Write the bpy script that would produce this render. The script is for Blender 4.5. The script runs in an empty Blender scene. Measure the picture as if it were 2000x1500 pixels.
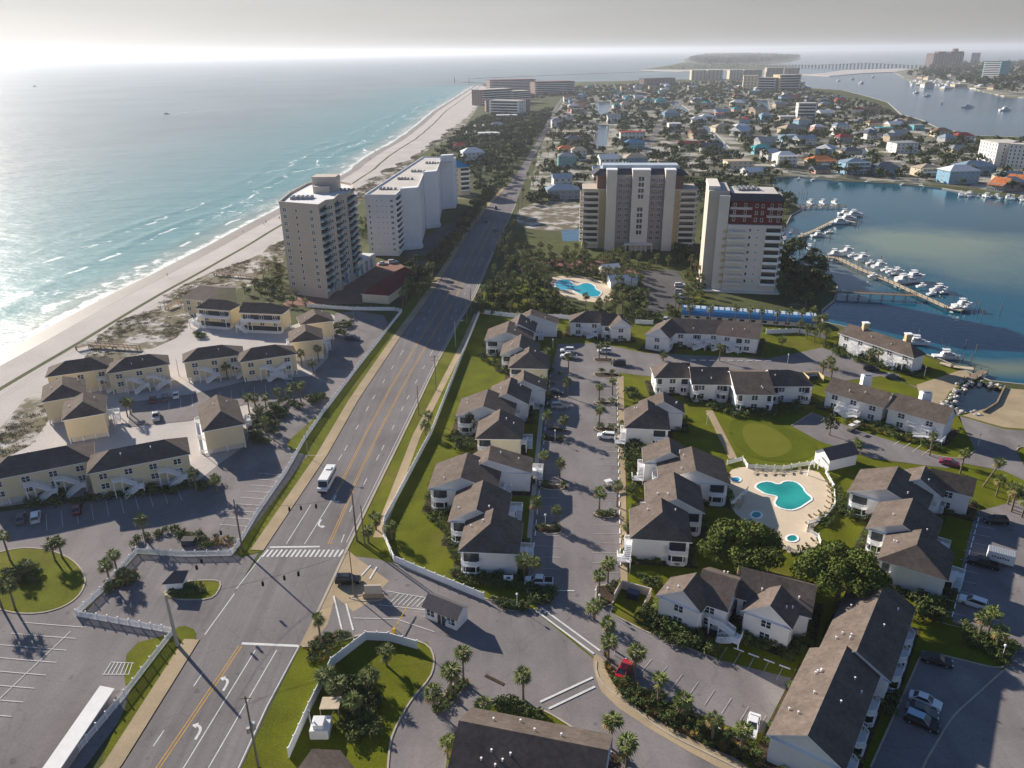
import bpy, math, random
import numpy as np
from mathutils import Vector, Matrix
from mathutils.geometry import tessellate_polygon
rnd = random.Random(11)
SC = bpy.context.scene
COL = SC.collection
# ------------------------------------------------------------------ camera
F, CX, CY, HOR, ROLL, H = 1510., 1000., 750., 100., .0105, 95.
PITCH = math.atan((CY - HOR) / F)
FWD = Vector((0, math.cos(PITCH), -math.sin(PITCH)))
_r = Vector((1, 0, 0)); _d = Vector((0, -math.sin(PITCH), -math.cos(PITCH)))
CR = _r * math.cos(ROLL) + _d * math.sin(ROLL)
CD = _d * math.cos(ROLL) - _r * math.sin(ROLL)
cam_d = bpy.data.cameras.new('camera'); cam = bpy.data.objects.new('camera', cam_d); COL.objects.link(cam)
cam_d.sensor_width = 36; cam_d.lens = F / 2000 * 36; cam_d.clip_start = 1; cam_d.clip_end = 120000
m = Matrix((CR, -CD, -FWD)).transposed().to_4x4(); m.translation = (0, 0, H)
cam.matrix_world = m
SC.camera = cam
# ------------------------------------------------------------------ world, sun, exposure
SUN_AZ, SUN_EL = math.radians(-44), math.radians(22)
SV = Vector((math.sin(SUN_AZ) * math.cos(SUN_EL), math.cos(SUN_AZ) * math.cos(SUN_EL), math.sin(SUN_EL)))
W = bpy.data.worlds.new('World'); SC.world = W; W.use_nodes = True
wt = W.node_tree; wt.nodes.clear()
sky = wt.nodes.new('ShaderNodeTexSky'); sky.sky_type = 'NISHITA'; sky.sun_disc = False
sky.sun_elevation = SUN_EL; sky.sun_rotation = SUN_AZ; sky.altitude = 0
sky.air_density = 1.0; sky.dust_density = .35; sky.ozone_density = 6.0
bg = wt.nodes.new('ShaderNodeBackground'); bg.inputs['Strength'].default_value = .064
wo = wt.nodes.new('ShaderNodeOutputWorld')
# milky horizon: the thin high cloud of the day takes the colour out of the lowest sky
tc = wt.nodes.new('ShaderNodeTexCoord'); sx = wt.nodes.new('ShaderNodeSeparateXYZ'); wt.links.new(tc.outputs['Generated'], sx.inputs[0])
mr = wt.nodes.new('ShaderNodeMapRange'); wt.links.new(sx.outputs[2], mr.inputs[0]); mr.interpolation_type = 'SMOOTHSTEP'
for i_, q_ in enumerate((.0, .46, .95, .0)): mr.inputs[i_ + 1].default_value = q_
bw = wt.nodes.new('ShaderNodeRGBToBW'); wt.links.new(sky.outputs[0], bw.inputs[0])
pw = wt.nodes.new('ShaderNodeMath'); pw.operation = 'POWER'; wt.links.new(bw.outputs[0], pw.inputs[0]); pw.inputs[1].default_value = .68
vs = wt.nodes.new('ShaderNodeVectorMath'); vs.operation = 'SCALE'; vs.inputs[0].default_value = (1.26, 1.21, 1.15); mpw = wt.nodes.new('ShaderNodeMapping'); wt.links.new(tc.outputs['Generated'], mpw.inputs[0]); mpw.inputs['Scale'].default_value = (1.6, 1.6, 14)
nz = wt.nodes.new('ShaderNodeTexNoise'); wt.links.new(mpw.outputs[0], nz.inputs['Vector']); nz.inputs['Scale'].default_value = 2.2; nz.inputs['Detail'].default_value = 5
mrz = wt.nodes.new('ShaderNodeMapRange'); wt.links.new(nz.outputs['Fac'], mrz.inputs[0])
for i_, q_ in enumerate((.3, .7, .94, 1.06)): mrz.inputs[i_ + 1].default_value = q_
pm_ = wt.nodes.new('ShaderNodeMath'); pm_.operation = 'MULTIPLY'; wt.links.new(pw.outputs[0], pm_.inputs[0]); wt.links.new(mrz.outputs[0], pm_.inputs[1])
wt.links.new(pm_.outputs[0], vs.inputs['Scale'])
mxs = wt.nodes.new('ShaderNodeMix'); mxs.data_type = 'RGBA'; wt.links.new(mr.outputs[0], mxs.inputs[0]); wt.links.new(sky.outputs[0], mxs.inputs[6]); wt.links.new(vs.outputs[0], mxs.inputs[7])
wt.links.new(mxs.outputs[2], bg.inputs[0]); wt.links.new(bg.outputs[0], wo.inputs[0])
sl = bpy.data.lights.new('sun', 'SUN'); sl.energy = 5.0; sl.angle = math.radians(.6); sl.color = (1, .91, .79)
so = bpy.data.objects.new('sun', sl); COL.objects.link(so)
so.rotation_euler = (-SV).to_track_quat('-Z', 'Y').to_euler(); so.location = SV * 500
SC.view_settings.view_transform = 'Standard'; SC.view_settings.look = 'None'
SC.view_settings.exposure = 0.86; SC.view_settings.gamma = 1
SC.cycles.use_denoising = True
SC.cycles.max_bounces = 5; SC.cycles.diffuse_bounces = 3; SC.cycles.glossy_bounces = 2
SC.cycles.transmission_bounces = 2; SC.cycles.transparent_max_bounces = 4; SC.cycles.volume_bounces = 0
SC.cycles.caustics_reflective = False; SC.cycles.caustics_refractive = False

def G(x, y, z=0.):
    v = FWD * F + CR * (x - CX) + CD * (y - CY)
    t = (H - z) / -v.z
    return Vector((v.x * t, v.y * t, z))
def GL(pts, z=0.): return [G(x, y, z) for x, y in pts]
# ------------------------------------------------------------------ materials
def nd(t, k, **kw):
    n = t.nodes.new(k)
    for a, b in kw.items(): setattr(n, a, b)
    return n
MATS = {}
def mat(name, col, rough=.85, var=.12, scale=.25, fine=6., fvar=.08, bump=0., bscale=4., metal=0., spec=.08, orand=0., zband=0., col2=None, c2scale=.03, c2lo=.5, c2hi=.6, space='pos'):
    mt = bpy.data.materials.new(name); mt.use_nodes = True; t = mt.node_tree
    b = t.nodes['Principled BSDF']; L = t.links.new
    b.inputs['Roughness'].default_value = rough; b.inputs['Metallic'].default_value = metal
    b.inputs['Specular IOR Level'].default_value = spec
    if space == 'pos': g = nd(t, 'ShaderNodeNewGeometry').outputs['Position']
    else: g = nd(t, 'ShaderNodeTexCoord').outputs['Object']
    def noise(s, d=4):
        n = nd(t, 'ShaderNodeTexNoise'); n.inputs['Scale'].default_value = s; n.inputs['Detail'].default_value = d
        n.inputs['Roughness'].default_value = .6; L(g, n.inputs['Vector']); return n.outputs['Fac']
    def rng(src, lo, hi, a=.3, c=.7):
        r = nd(t, 'ShaderNodeMapRange'); L(src, r.inputs[0])
        r.inputs[1].default_value = a; r.inputs[2].default_value = c; r.inputs[3].default_value = lo; r.inputs[4].default_value = hi
        return r.outputs[0]
    def mul(a, bb):
        q = nd(t, 'ShaderNodeMath', operation='MULTIPLY'); L(a, q.inputs[0]); L(bb, q.inputs[1]); return q.outputs[0]
    f = rng(noise(scale), 1 - var, 1 + var)
    if fvar: f = mul(f, rng(noise(fine, 3), 1 - fvar, 1 + fvar))
    if orand:
        oi = nd(t, 'ShaderNodeObjectInfo'); f = mul(f, rng(oi.outputs['Random'], 1 - orand, 1 + orand, 0, 1))
    src = None
    if col2 is not None:
        mx = nd(t, 'ShaderNodeMix', data_type='RGBA'); L(rng(noise(c2scale, 6), 0, 1, c2lo, c2hi), mx.inputs[0])
        mx.inputs[6].default_value = (*col, 1); mx.inputs[7].default_value = (*col2, 1); src = mx.outputs[2]
    vm = nd(t, 'ShaderNodeVectorMath', operation='SCALE'); L(f, vm.inputs['Scale'])
    if src: L(src, vm.inputs[0])
    else: vm.inputs[0].default_value = col
    L(vm.outputs[0], b.inputs['Base Color'])
    h = None
    if bump: h = noise(bscale, 3)
    if zband:
        sx = nd(t, 'ShaderNodeSeparateXYZ'); L(g, sx.inputs[0])
        q = nd(t, 'ShaderNodeMath', operation='MULTIPLY'); L(sx.outputs[2], q.inputs[0]); q.inputs[1].default_value = 1 / zband
        fr = nd(t, 'ShaderNodeMath', operation='FRACT'); L(q.outputs[0], fr.inputs[0]); h = fr.outputs[0]
    if h is not None:
        bp = nd(t, 'ShaderNodeBump'); bp.inputs['Strength'].default_value = bump or .3; bp.inputs['Distance'].default_value = .06
        L(h, bp.inputs['Height']); L(bp.outputs[0], b.inputs['Normal'])
    MATS[name] = mt
    return mt
mat('sand', (.47, .43, .40), .95, .10, .05, 1.5, .10, bump=.5, bscale=.8)
mat('wet_sand', (.27, .24, .215), .55, .10, .03, .6, .05)
mat('dune', (.44, .41, .38), .95, .12, .06, 2, .12, bump=.8, bscale=1.2, col2=(.15, .13, .085), c2scale=.10, c2lo=.42, c2hi=.52)
mat('earth', (.072, .080, .030), .95, .25, .03, 2, .2, bump=.6, bscale=1.5, col2=(.26, .235, .17), c2scale=.012, c2lo=.60, c2hi=.70)
mat('town_ground', (.13, .125, .08), .95, .25, .03, 1, .2, col2=(.38, .36, .32), c2scale=.035, c2lo=.48, c2hi=.56)
mat('lawn', (.105, .118, .005), .95, .25, .12, 3, .25, bump=.5, bscale=6, col2=(.15, .125, .025), c2scale=.05, c2lo=.52, c2hi=.75)
mat('green_fringe', (.088, .105, .005), .95, .15, .10, 3, .15)
mat('putting_green', (.135, .140, .015), .95, .05, .2, 3, .05)
mat('garden_bed', (.075, .085, .026), .95, .3, .2, 3, .3, bump=.6, bscale=4)
mat('mulch', (.06, .042, .03), .95, .25, .3, 4, .3, bump=.6, bscale=5)
def asphalt(name, col, lanes=False):
    mt = mat(name, col, .88, .13, .05, 2.5, .10, bump=.15, bscale=12, col2=tuple(c * .86 for c in col), c2scale=.09, c2lo=.5, c2hi=.66)
    t = mt.node_tree; L = t.links.new; b = t.nodes['Principled BSDF']; src = b.inputs['Base Color'].links[0].from_socket
    g = nd(t, 'ShaderNodeNewGeometry').outputs['Position']
    mp = nd(t, 'ShaderNodeMapping'); L(g, mp.inputs[0]); mp.inputs['Rotation'].default_value = (0, 0, math.radians(6.5)); mp.inputs['Scale'].default_value = (.8, .015, 1) if lanes else (.25, .06, 1)
    def rr(s, a, c, lo, hi):
        r = nd(t, 'ShaderNodeMapRange'); L(s, r.inputs[0])
        for i, x in enumerate((a, c, lo, hi)): r.inputs[i + 1].default_value = x
        return r.outputs[0]
    n1 = nd(t, 'ShaderNodeTexNoise'); L(mp.outputs[0], n1.inputs['Vector']); n1.inputs['Scale'].default_value = 1.; n1.inputs['Detail'].default_value = 3
    n2 = nd(t, 'ShaderNodeTexNoise'); L(g, n2.inputs['Vector']); n2.inputs['Scale'].default_value = .35; n2.inputs['Detail'].default_value = 2
    wv = nd(t, 'ShaderNodeVectorMath', operation='ADD'); L(g, wv.inputs[0]); L(n2.outputs['Color'], wv.inputs[1])
    vo = nd(t, 'ShaderNodeTexVoronoi', feature='DISTANCE_TO_EDGE'); L(wv.outputs[0], vo.inputs['Vector']); vo.inputs['Scale'].default_value = .11
    n3 = nd(t, 'ShaderNodeTexNoise'); L(g, n3.inputs['Vector']); n3.inputs['Scale'].default_value = .55; n3.inputs['Detail'].default_value = 1
    f1 = rr(n1.outputs['Fac'], .3, .7, .86, 1.10); f2 = rr(vo.outputs['Distance'], .0, .012, .86, 1.); f3 = rr(n3.outputs['Fac'], .70, .76, 1., .72)
    q = nd(t, 'ShaderNodeMath', operation='MULTIPLY'); L(f1, q.inputs[0]); L(f2, q.inputs[1]); q2 = nd(t, 'ShaderNodeMath', operation='MULTIPLY'); L(q.outputs[0], q2.inputs[0]); L(f3, q2.inputs[1])
    sc = nd(t, 'ShaderNodeVectorMath', operation='SCALE'); L(src, sc.inputs[0]); L(q2.outputs[0], sc.inputs['Scale']); L(sc.outputs[0], b.inputs['Base Color'])
    return mt
asphalt('asphalt', (.190, .172, .172), True); asphalt('lot_asphalt', (.205, .186, .182)); asphalt('new_asphalt', (.10, .096, .098))
mat('concrete', (.42, .38, .33), .9, .12, .15, 3, .08)
mat('walk', (.36, .28, .18), .9, .15, .15, 3, .1)
mat('kerb', (.40, .35, .28), .9, .12, .3, 3, .1)
mat('paver', (.24, .13, .10), .9, .15, .2, 3, .15)
mat('deck_stone', (.62, .51, .37), .85, .08, .15, 3, .06)
mat('white_line', (.60, .60, .58), .7, .12, .5, 5, .18)
mat('faded_line', (.36, .35, .34), .8, .25, .5, 5, .25)
mat('yellow_line', (.52, .30, .05), .7, .12, .5, 5, .18)
mat('shingle', (.128, .102, .086), .92, .20, .3, 1.4, .20, zband=.16, orand=.06)
mat('shingle_dark', (.11, .10, .105), .92, .10, .12, 1.4, .16, zband=.16)
mat('siding_white', (.84, .81, .79), .75, .05, .1, 1, .03, zband=.2)
mat('siding_yellow', (.74, .63, .42), .75, .05, .1, 1, .03, zband=.2)
mat('siding_cream', (.74, .66, .48), .75, .05, .1, 1, .03, zband=.2)
mat('trim', (.88, .88, .88), .6, .04, .2, 2, .02)
mat('stucco_beige', (.55, .475, .40), .85, .05, .08, 1, .03)
mat('stucco_pale', (.72, .655, .58), .85, .05, .08, 1, .03)
mat('stucco_yellow', (.57, .44, .25), .85, .05, .08, 1, .03)
mat('stucco_white', (.78, .78, .79), .85, .05, .08, 1, .03)
mat('stucco_grey', (.37, .33, .32), .85, .06, .08, 1, .03)
mat('stucco_red', (.15, .030, .03), .85, .06, .08, 1, .03)
mat('far_brown', (.14, .095, .09), .85)
mat('stucco_brown', (.21, .13, .11), .85, .08, .05, 1, .03)
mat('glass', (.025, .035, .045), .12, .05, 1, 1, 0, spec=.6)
mat('glass_blue', (.16, .30, .36), .15, .05, 1, 1, 0, spec=.6)
mat('dark', (.025, .025, .028), .6)
mat('grey_metal', (.32, .33, .34), .45, .05, .5, metal=.3)
mat('blue_metal', (.03, .16, .36), .4, .05, .5, spec=.5)
mat('blue_roof', (.03, .25, .42), .5, .08, .2)
mat('pale_metal', (.48, .54, .60), .45, .06, .2)
mat('red_tile', (.30, .075, .045), .8, .12, .3, 3, .15)
mat('orange_tile', (.52, .17, .06), .8, .12, .3, 3, .15)
mat('roof_white', (.72, .71, .69), .8, .06, .1, 1, .05)
mat('roof_gravel', (.55, .51, .46), .9, .1, .1, 1, .05)
mat('roof_slate', (.075, .075, .09), .85, .1, .1, 1, .1)
mat('sand_track', (.40, .365, .33), .95)
mat('wood', (.28, .21, .15), .9, .2, .5, 5, .15)
mat('wood_pale', (.52, .43, .30), .9, .15, .5, 5, .15)
mat('pole_wood', (.20, .165, .13), .9, .15, .5, 5, .1)
mat('rail_pale', (.55, .50, .48), .7)
mat('rock', (.42, .40, .37), .9, .2, .5, 2, .2, orand=.3)
mat('bark', (.19, .15, .11), .95, .2, 1, 6, .2)
mat('palm_leaf', (.155, .185, .045), .7, .15, .8, 5, .15, orand=.25, spec=.25)
mat('palm_dry', (.30, .22, .10), .9, .15, .8, 5, .15)
mat('oak_leaf', (.085, .112, .016), .8, .35, .35, 2, .25, orand=.1, spec=.2)
mat('shrub_leaf', (.068, .092, .024), .85, .3, .6, 3, .25, orand=.35, spec=.2)
mat('grass_clump', (.28, .20, .06), .9, .3, .6, 3, .25, orand=.3, spec=.1)
mat('far_leaf', (.076, .094, .032), .9, .45, .05, .6, .3, orand=.35, spec=.1)
mat('scrub_leaf', (.20, .175, .095), .9, .3, .15, 2, .25, spec=.1)
mat('hull_white', (.75, .75, .74), .35, .03, .3, spec=.5)
mat('hull_navy', (.03, .05, .10), .35, .03, .3, spec=.5)
mat('canvas_blue', (.04, .12, .28), .8)
mat('canvas_tan', (.45, .36, .24), .8)
mat('rubber', (.02, .02, .02), .9)
mat('signal_black', (.015, .015, .015), .6)
mat('signal_yellow', (.55, .36, .03), .6)
mat('pool_teal', (.03, .36, .31), .06, .10, .4, 3, .05, bump=.25, bscale=1.6, spec=.5, col2=(.012, .23, .21), c2scale=.10, c2lo=.42, c2hi=.62)
mat('pool_blue', (.03, .38, .50), .08, .06, .4, 3, .03, bump=.12, bscale=1.2, spec=.5)
mat('cove_water', (.012, .022, .028), .08, .1, .1, bump=.1, bscale=.8, spec=.5)
for nm, c in dict(white=(.75, .75, .75), black=(.012, .012, .014), grey=(.10, .105, .11), silver=(.42, .43, .44), red=(.45, .012, .02), maroon=(.12, .015, .02), magenta=(.32, .03, .10), navy=(.02, .03, .06), skyblue=(.35, .48, .58)).items():
    mat('paint_' + nm, c, .28, .02, .5, 1, 0, spec=.6, metal=.1)
for nm, c in dict(teal=(.05, .30, .32), grey=(.25, .27, .29), brown=(.20, .13, .09), tan=(.42, .34, .25), slate=(.10, .115, .14), white=(.62, .63, .64), bluegrey=(.22, .29, .36), red=(.32, .05, .05), blue=(.07, .19, .33)).items():
    mat('hroof_' + nm, c, .75, .08, .2, 1, .08)
for nm, c in dict(white=(.70, .69, .66), cream=(.62, .53, .38), blue=(.22, .38, .50), turquoise=(.16, .42, .45), pink=(.55, .33, .27), grey=(.38, .38, .38), tan=(.48, .38, .27), yellow=(.62, .47, .22)).items():
    mat('hwall_' + nm, c, .85, .06, .2, 1, .03)
# ------------------------------------------------------------------ mesh helpers
def me_from(name, v, f, mats, mi=None, smooth=False, uv=None):
    me = bpy.data.meshes.new(name); me.from_pydata([tuple(p) for p in v], [], f)
    for q in (mats if isinstance(mats, (list, tuple)) else [mats]): me.materials.append(MATS[q] if isinstance(q, str) else q)
    if mi: me.polygons.foreach_set('material_index', mi)
    if smooth: me.polygons.foreach_set('use_smooth', [True] * len(me.polygons))
    return me
def tag(o, label=None, cat=None, group=None, kind=None):
    if label: o['label'] = label
    if cat: o['category'] = cat
    if group: o['group'] = group
    if kind: o['kind'] = kind
    return o
def put(name, me, loc=(0, 0, 0), rz=0., parent=None, scale=None):
    o = bpy.data.objects.new(name, me); COL.objects.link(o)
    o.location = loc
    if rz: o.rotation_euler = (0, 0, rz)
    if scale is not None: o.scale = scale
    if parent: o.parent = parent
    return o
def thing(name, label, cat, loc=(0, 0, 0), rz=0., group=None):
    o = put(name, None, loc, rz); o.empty_display_size = .5
    return tag(o, label, cat, group)
class MB:
    def __init__(s): s.v = []; s.f = []; s.mi = []
    def add(s, v, f, m=0):
        n = len(s.v); s.v += [Vector(p) for p in v]; s.f += [[i + n for i in q] for q in f]; s.mi += [m] * len(f); return s
    def frame(s, o, x, y, z, m=0):   # box from a corner and three edge vectors
        o, x, y, z = map(Vector, (o, x, y, z))
        v = [o, o + x, o + x + y, o + y, o + z, o + x + z, o + x + y + z, o + y + z]
        f = [(0, 3, 2, 1), (4, 5, 6, 7), (0, 1, 5, 4), (1, 2, 6, 5), (2, 3, 7, 6), (3, 0, 4, 7)]
        if x.cross(y).dot(z) < 0: f = [q[::-1] for q in f]
        return s.add(v, f, m)
    def box(s, x0, x1, y0, y1, z0, z1, m=0): return s.frame((x0, y0, z0), (x1 - x0, 0, 0), (0, y1 - y0, 0), (0, 0, z1 - z0), m)
    def prism(s, poly, z0, z1, m=0, bottom=False):
        n = len(poly); a = sum(poly[i][0] * poly[(i + 1) % n][1] - poly[(i + 1) % n][0] * poly[i][1] for i in range(n))
        if a < 0: poly = poly[::-1]
        v = [(p[0], p[1], z0) for p in poly] + [(p[0], p[1], z1) for p in poly]
        f = [(i, (i + 1) % n, n + (i + 1) % n, n + i) for i in range(n)] + [tuple(range(n, 2 * n))]
        if bottom: f.append(tuple(range(n - 1, -1, -1)))
        return s.add(v, f, m)
    def tube(s, a, b, r0, r1=None, n=6, m=0, cap=True):
        a, b = Vector(a), Vector(b); r1 = r0 if r1 is None else r1
        d = (b - a).normalized(); u = d.cross(Vector((0, 0, 1)))
        if u.length < .01: u = Vector((1, 0, 0))
        u.normalize(); w = d.cross(u)
        v = [a + (u * math.cos(2 * math.pi * i / n) + w * math.sin(2 * math.pi * i / n)) * r0 for i in range(n)] + \
            [b + (u * math.cos(2 * math.pi * i / n) + w * math.sin(2 * math.pi * i / n)) * r1 for i in range(n)]
        f = [(i, (i + 1) % n, n + (i + 1) % n, n + i) for i in range(n)]
        if cap: f += [tuple(range(n, 2 * n)), tuple(range(n - 1, -1, -1))]
        return s.add(v, f, m)
    def ellip(s, c, r, nu=10, nv=6, m=0, zmin=-1.):
        c = Vector(c); v = []; f = []
        for j in range(nv + 1):
            th = math.acos(zmin) * (1 - j / nv) if zmin > -1 else math.pi * (1 - j / nv)
            for i in range(nu):
                ph = 2 * math.pi * i / nu
                v.append(c + Vector((r[0] * math.sin(th) * math.cos(ph), r[1] * math.sin(th) * math.sin(ph), r[2] * math.cos(th))))
        for j in range(nv):
            for i in range(nu): f.append((j * nu + i, j * nu + (i + 1) % nu, (j + 1) * nu + (i + 1) % nu, (j + 1) * nu + i))
        return s.add(v, f, m)
    def mesh(s, name, mats, smooth=False): return me_from(name, s.v, s.f, mats, s.mi, smooth)
    def build(s, name, mats, parent=None, smooth=False, loc=(0, 0, 0), rz=0., local=False):
        if parent is not None and not local:        # vertices given in world space, parent has no rotation
            o = parent.location.copy(); p = parent.parent
            while p: o += p.location; p = p.parent
            s.v = [q - o for q in s.v]
        return put(name, s.mesh(name, mats, smooth), loc, rz, parent)
CACHE = {}
def cached(key, fn):
    if key not in CACHE: CACHE[key] = fn()
    return CACHE[key]
# ------------------------------------------------------------------ ground sheets
LV = [0]
def tess(polys):
    pts = [p for q in polys for p in q]
    tri = tessellate_polygon([[Vector((p[0], p[1], 0)) for p in q] for q in polys]); out = []
    for a, b, c in tri:
        pa, pb, pc = pts[a], pts[b], pts[c]
        if (pb[0] - pa[0]) * (pc[1] - pa[1]) - (pb[1] - pa[1]) * (pc[0] - pa[0]) < 0: a, c = c, a
        out.append((a, b, c))
    return pts, out
def sheet(name, poly, mt, z=None, holes=(), px=True, parent=None, kind='structure'):
    if z is None: LV[0] += 1; z = .064 + .002 * LV[0]
    P = [GL(poly) if px else [Vector((p[0], p[1], 0)) for p in poly]] + [GL(h) if px else [Vector((p[0], p[1], 0)) for p in h] for h in holes]
    pts, tri = tess(P)
    o = put(name, me_from(name, [(p[0], p[1], z) for p in pts], tri, mt), parent=parent)
    if kind and not parent: o['kind'] = kind
    return o
def smooth_poly(pts, it=2):
    for _ in range(it):
        q = []
        for i in range(len(pts)):
            a, b = pts[i], pts[(i + 1) % len(pts)]
            q += [(a[0] * .75 + b[0] * .25, a[1] * .75 + b[1] * .25), (a[0] * .25 + b[0] * .75, a[1] * .25 + b[1] * .75)]
        pts = q
    return pts
def offset_line(pts, d):   # world points, to the left of travel for d>0
    out = []
    for i, p in enumerate(pts):
        a = pts[max(i - 1, 0)]; b = pts[min(i + 1, len(pts) - 1)]
        t = Vector((b[0] - a[0], b[1] - a[1], 0)).normalized(); out.append(Vector((p[0] - t.y * d, p[1] + t.x * d, 0)))
    return out
def ribbon(name, pts, w, mt, z0, z1=None, kind='structure', side=0.):
    a = offset_line(pts, w / 2 + side); b = offset_line(pts, -w / 2 + side); v = []; f = []
    z1 = z0 if z1 is None else z1
    for p, q in zip(a, b): v += [(p.x, p.y, z1), (q.x, q.y, z1), (p.x, p.y, z0 - .02), (q.x, q.y, z0 - .02)]
    for i in range(len(pts) - 1):
        k = 4 * i; f += [(k, k + 1, k + 5, k + 4)]
        if z1 > z0: f += [(k + 2, k, k + 4, k + 6), (k + 1, k + 3, k + 7, k + 5)]
    f = [q if (Vector(v[q[1]]) - Vector(v[q[0]])).cross(Vector(v[q[2]]) - Vector(v[q[1]])).z >= 0 else q[::-1] for q in f]
    o = put(name, me_from(name, v, f, mt))
    if kind: o['kind'] = kind
    return o
# ------------------------------------------------------------------ water
def water_mat(name, deep, rough, bscale, bstr, shore=False, shoal=None, stretch=(1, 1), swell=2.5):
    mt = bpy.data.materials.new(name); mt.use_nodes = True; t = mt.node_tree; L = t.links.new
    b = t.nodes['Principled BSDF']; b.inputs['Roughness'].default_value = rough; b.inputs['IOR'].default_value = 1.33
    g = nd(t, 'ShaderNodeNewGeometry').outputs['Position']
    mp = nd(t, 'ShaderNodeMapping'); L(g, mp.inputs[0]); mp.inputs['Scale'].default_value = (stretch[0], stretch[1], 1)
    mp.inputs['Rotation'].default_value = (0, 0, math.radians(-35))
    def noise(s, d=3, vec=None, r=.55):
        n = nd(t, 'ShaderNodeTexNoise'); n.inputs['Scale'].default_value = s; n.inputs['Detail'].default_value = d; n.inputs['Roughness'].default_value = r
        L(vec or mp.outputs[0], n.inputs['Vector']); return n.outputs['Fac']
    def mth(op, a, c, clamp=False):
        q = nd(t, 'ShaderNodeMath', operation=op, use_clamp=clamp)
        for i, s in enumerate((a, c)):
            if isinstance(s, (int, float)): q.inputs[i].default_value = s
            else: L(s, q.inputs[i])
        return q.outputs[0]
    def rng(src, a, c, lo=0., hi=1.):
        r = nd(t, 'ShaderNodeMapRange'); L(src, r.inputs[0])
        for i, x in enumerate((a, c, lo, hi)): r.inputs[i + 1].default_value = x
        return r.outputs[0]
    def mix(f, a, c):
        q = nd(t, 'ShaderNodeMix', data_type='RGBA'); L(f, q.inputs[0])
        for i, s in ((6, a), (7, c)):
            if isinstance(s, tuple): q.inputs[i].default_value = (*s, 1)
            else: L(s, q.inputs[i])
        return q.outputs[2]
    h = mth('ADD', noise(bscale, 4), mth('MULTIPLY', noise(bscale * .17, 2), swell))
    bp = nd(t, 'ShaderNodeBump'); bp.inputs['Strength'].default_value = bstr; bp.inputs['Distance'].default_value = .5; L(h, bp.inputs['Height'])
    L(bp.outputs[0], b.inputs['Normal'])
    c = mix(rng(noise(.004, 3, g), .35, .65), tuple(x * .8 for x in deep), tuple(x * 1.2 for x in deep))
    if shoal:
        for (sx, sy, rx, ry, rot, col, amt) in shoal:
            m2 = nd(t, 'ShaderNodeMapping', vector_type='TEXTURE'); L(g, m2.inputs[0]); m2.inputs['Location'].default_value = (sx, sy, 0)
            m2.inputs['Rotation'].default_value = (0, 0, rot); m2.inputs['Scale'].default_value = (rx, ry, 1000)
            ln = nd(t, 'ShaderNodeVectorMath', operation='LENGTH'); L(m2.outputs[0], ln.inputs[0])
            d = mth('ADD', ln.outputs['Value'], mth('MULTIPLY', mth('SUBTRACT', noise(.02, 4, g), .5), 1.2))
            c = mix(rng(d, .35, 1.0, amt, 0.), c, col)
    if shore:
        uv = nd(t, 'ShaderNodeUVMap', uv_map='shore'); sp = nd(t, 'ShaderNodeSeparateXYZ'); L(uv.outputs[0], sp.inputs[0]); v = sp.outputs[1]
        c = mix(rng(v, 40, 330), (.095, .25, .245), c)
        c = mix(rng(v, 2, 26), (.30, .33, .27), c)
        lo = noise(.012, 3, g)
        n1 = noise(.06, 4, g, .65); n2 = noise(.35, 4, g, .7)
        wob = mth('ADD', v, mth('MULTIPLY', mth('SUBTRACT', lo, .5), 60))
        ph = mth('FRACT', mth('DIVIDE', wob, 26.), 0)
        crest = rng(mth('ABSOLUTE', mth('SUBTRACT', ph, .5), 0), .07, .015)
        crest = mth('MULTIPLY', crest, rng(n1, .50, .58))
        crest = mth('MULTIPLY', crest, rng(v, 95, 45))
        trail = mth('MULTIPLY', rng(ph, .5, .95, 1., 0.), mth('MULTIPLY', rng(n2, .50, .60), mth('MULTIPLY', rng(lo, .50, .60), rng(v, 50, 15))))
        swash = mth('MULTIPLY', rng(mth('ADD', v, mth('MULTIPLY', mth('SUBTRACT', n1, .5), 14)), 5, 2), rng(n2, .36, .5))
        foam = mth('MAXIMUM', mth('MAXIMUM', crest, trail), swash, True)
        c = mix(foam, c, (.75, .77, .76))
        L(mth('ADD', mth('MULTIPLY', foam, .6), rough), b.inputs['Roughness'])
    L(c, b.inputs['Base Color']); MATS[name] = mt
water_mat('sea', (.160, .200, .190), .30, .22, 1.1, shore=True, stretch=(.45, 1.))
SL = [(-150, 772), (0, 692), (140, 615), (245, 560), (371, 502), (430, 465), (530, 415), (600, 378), (670, 340), (725, 300), (780, 270), (820, 240), (845, 218), (890, 190), (925, 168)]
sl_w = GL(SL, -.8)
sl_w = [sl_w[0] + (sl_w[0] - sl_w[1]).normalized() * 450] + sl_w
def resample(p, step):
    out = [p[0].copy()]; acc = 0
    for a, b in zip(p, p[1:]):
        n = max(1, int((b - a).length / step))
        for i in range(1, n + 1): out.append(a.lerp(b, i / n))
    return out
def smooth_line(p, k=6):
    p = [q.copy() for q in p]
    for _ in range(k): p = [p[0]] + [(p[i - 1] + p[i] * 2 + p[i + 1]) / 4 for i in range(1, len(p) - 1)] + [p[-1]]
    return p
sh = smooth_line(resample(sl_w, 12.), 8)
off = [0] * len(sh)
sh = [p + Vector((rnd.uniform(-1, 1), rnd.uniform(-1, 1), 0)) for p in sh]; sh = smooth_line(sh, 2)
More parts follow.
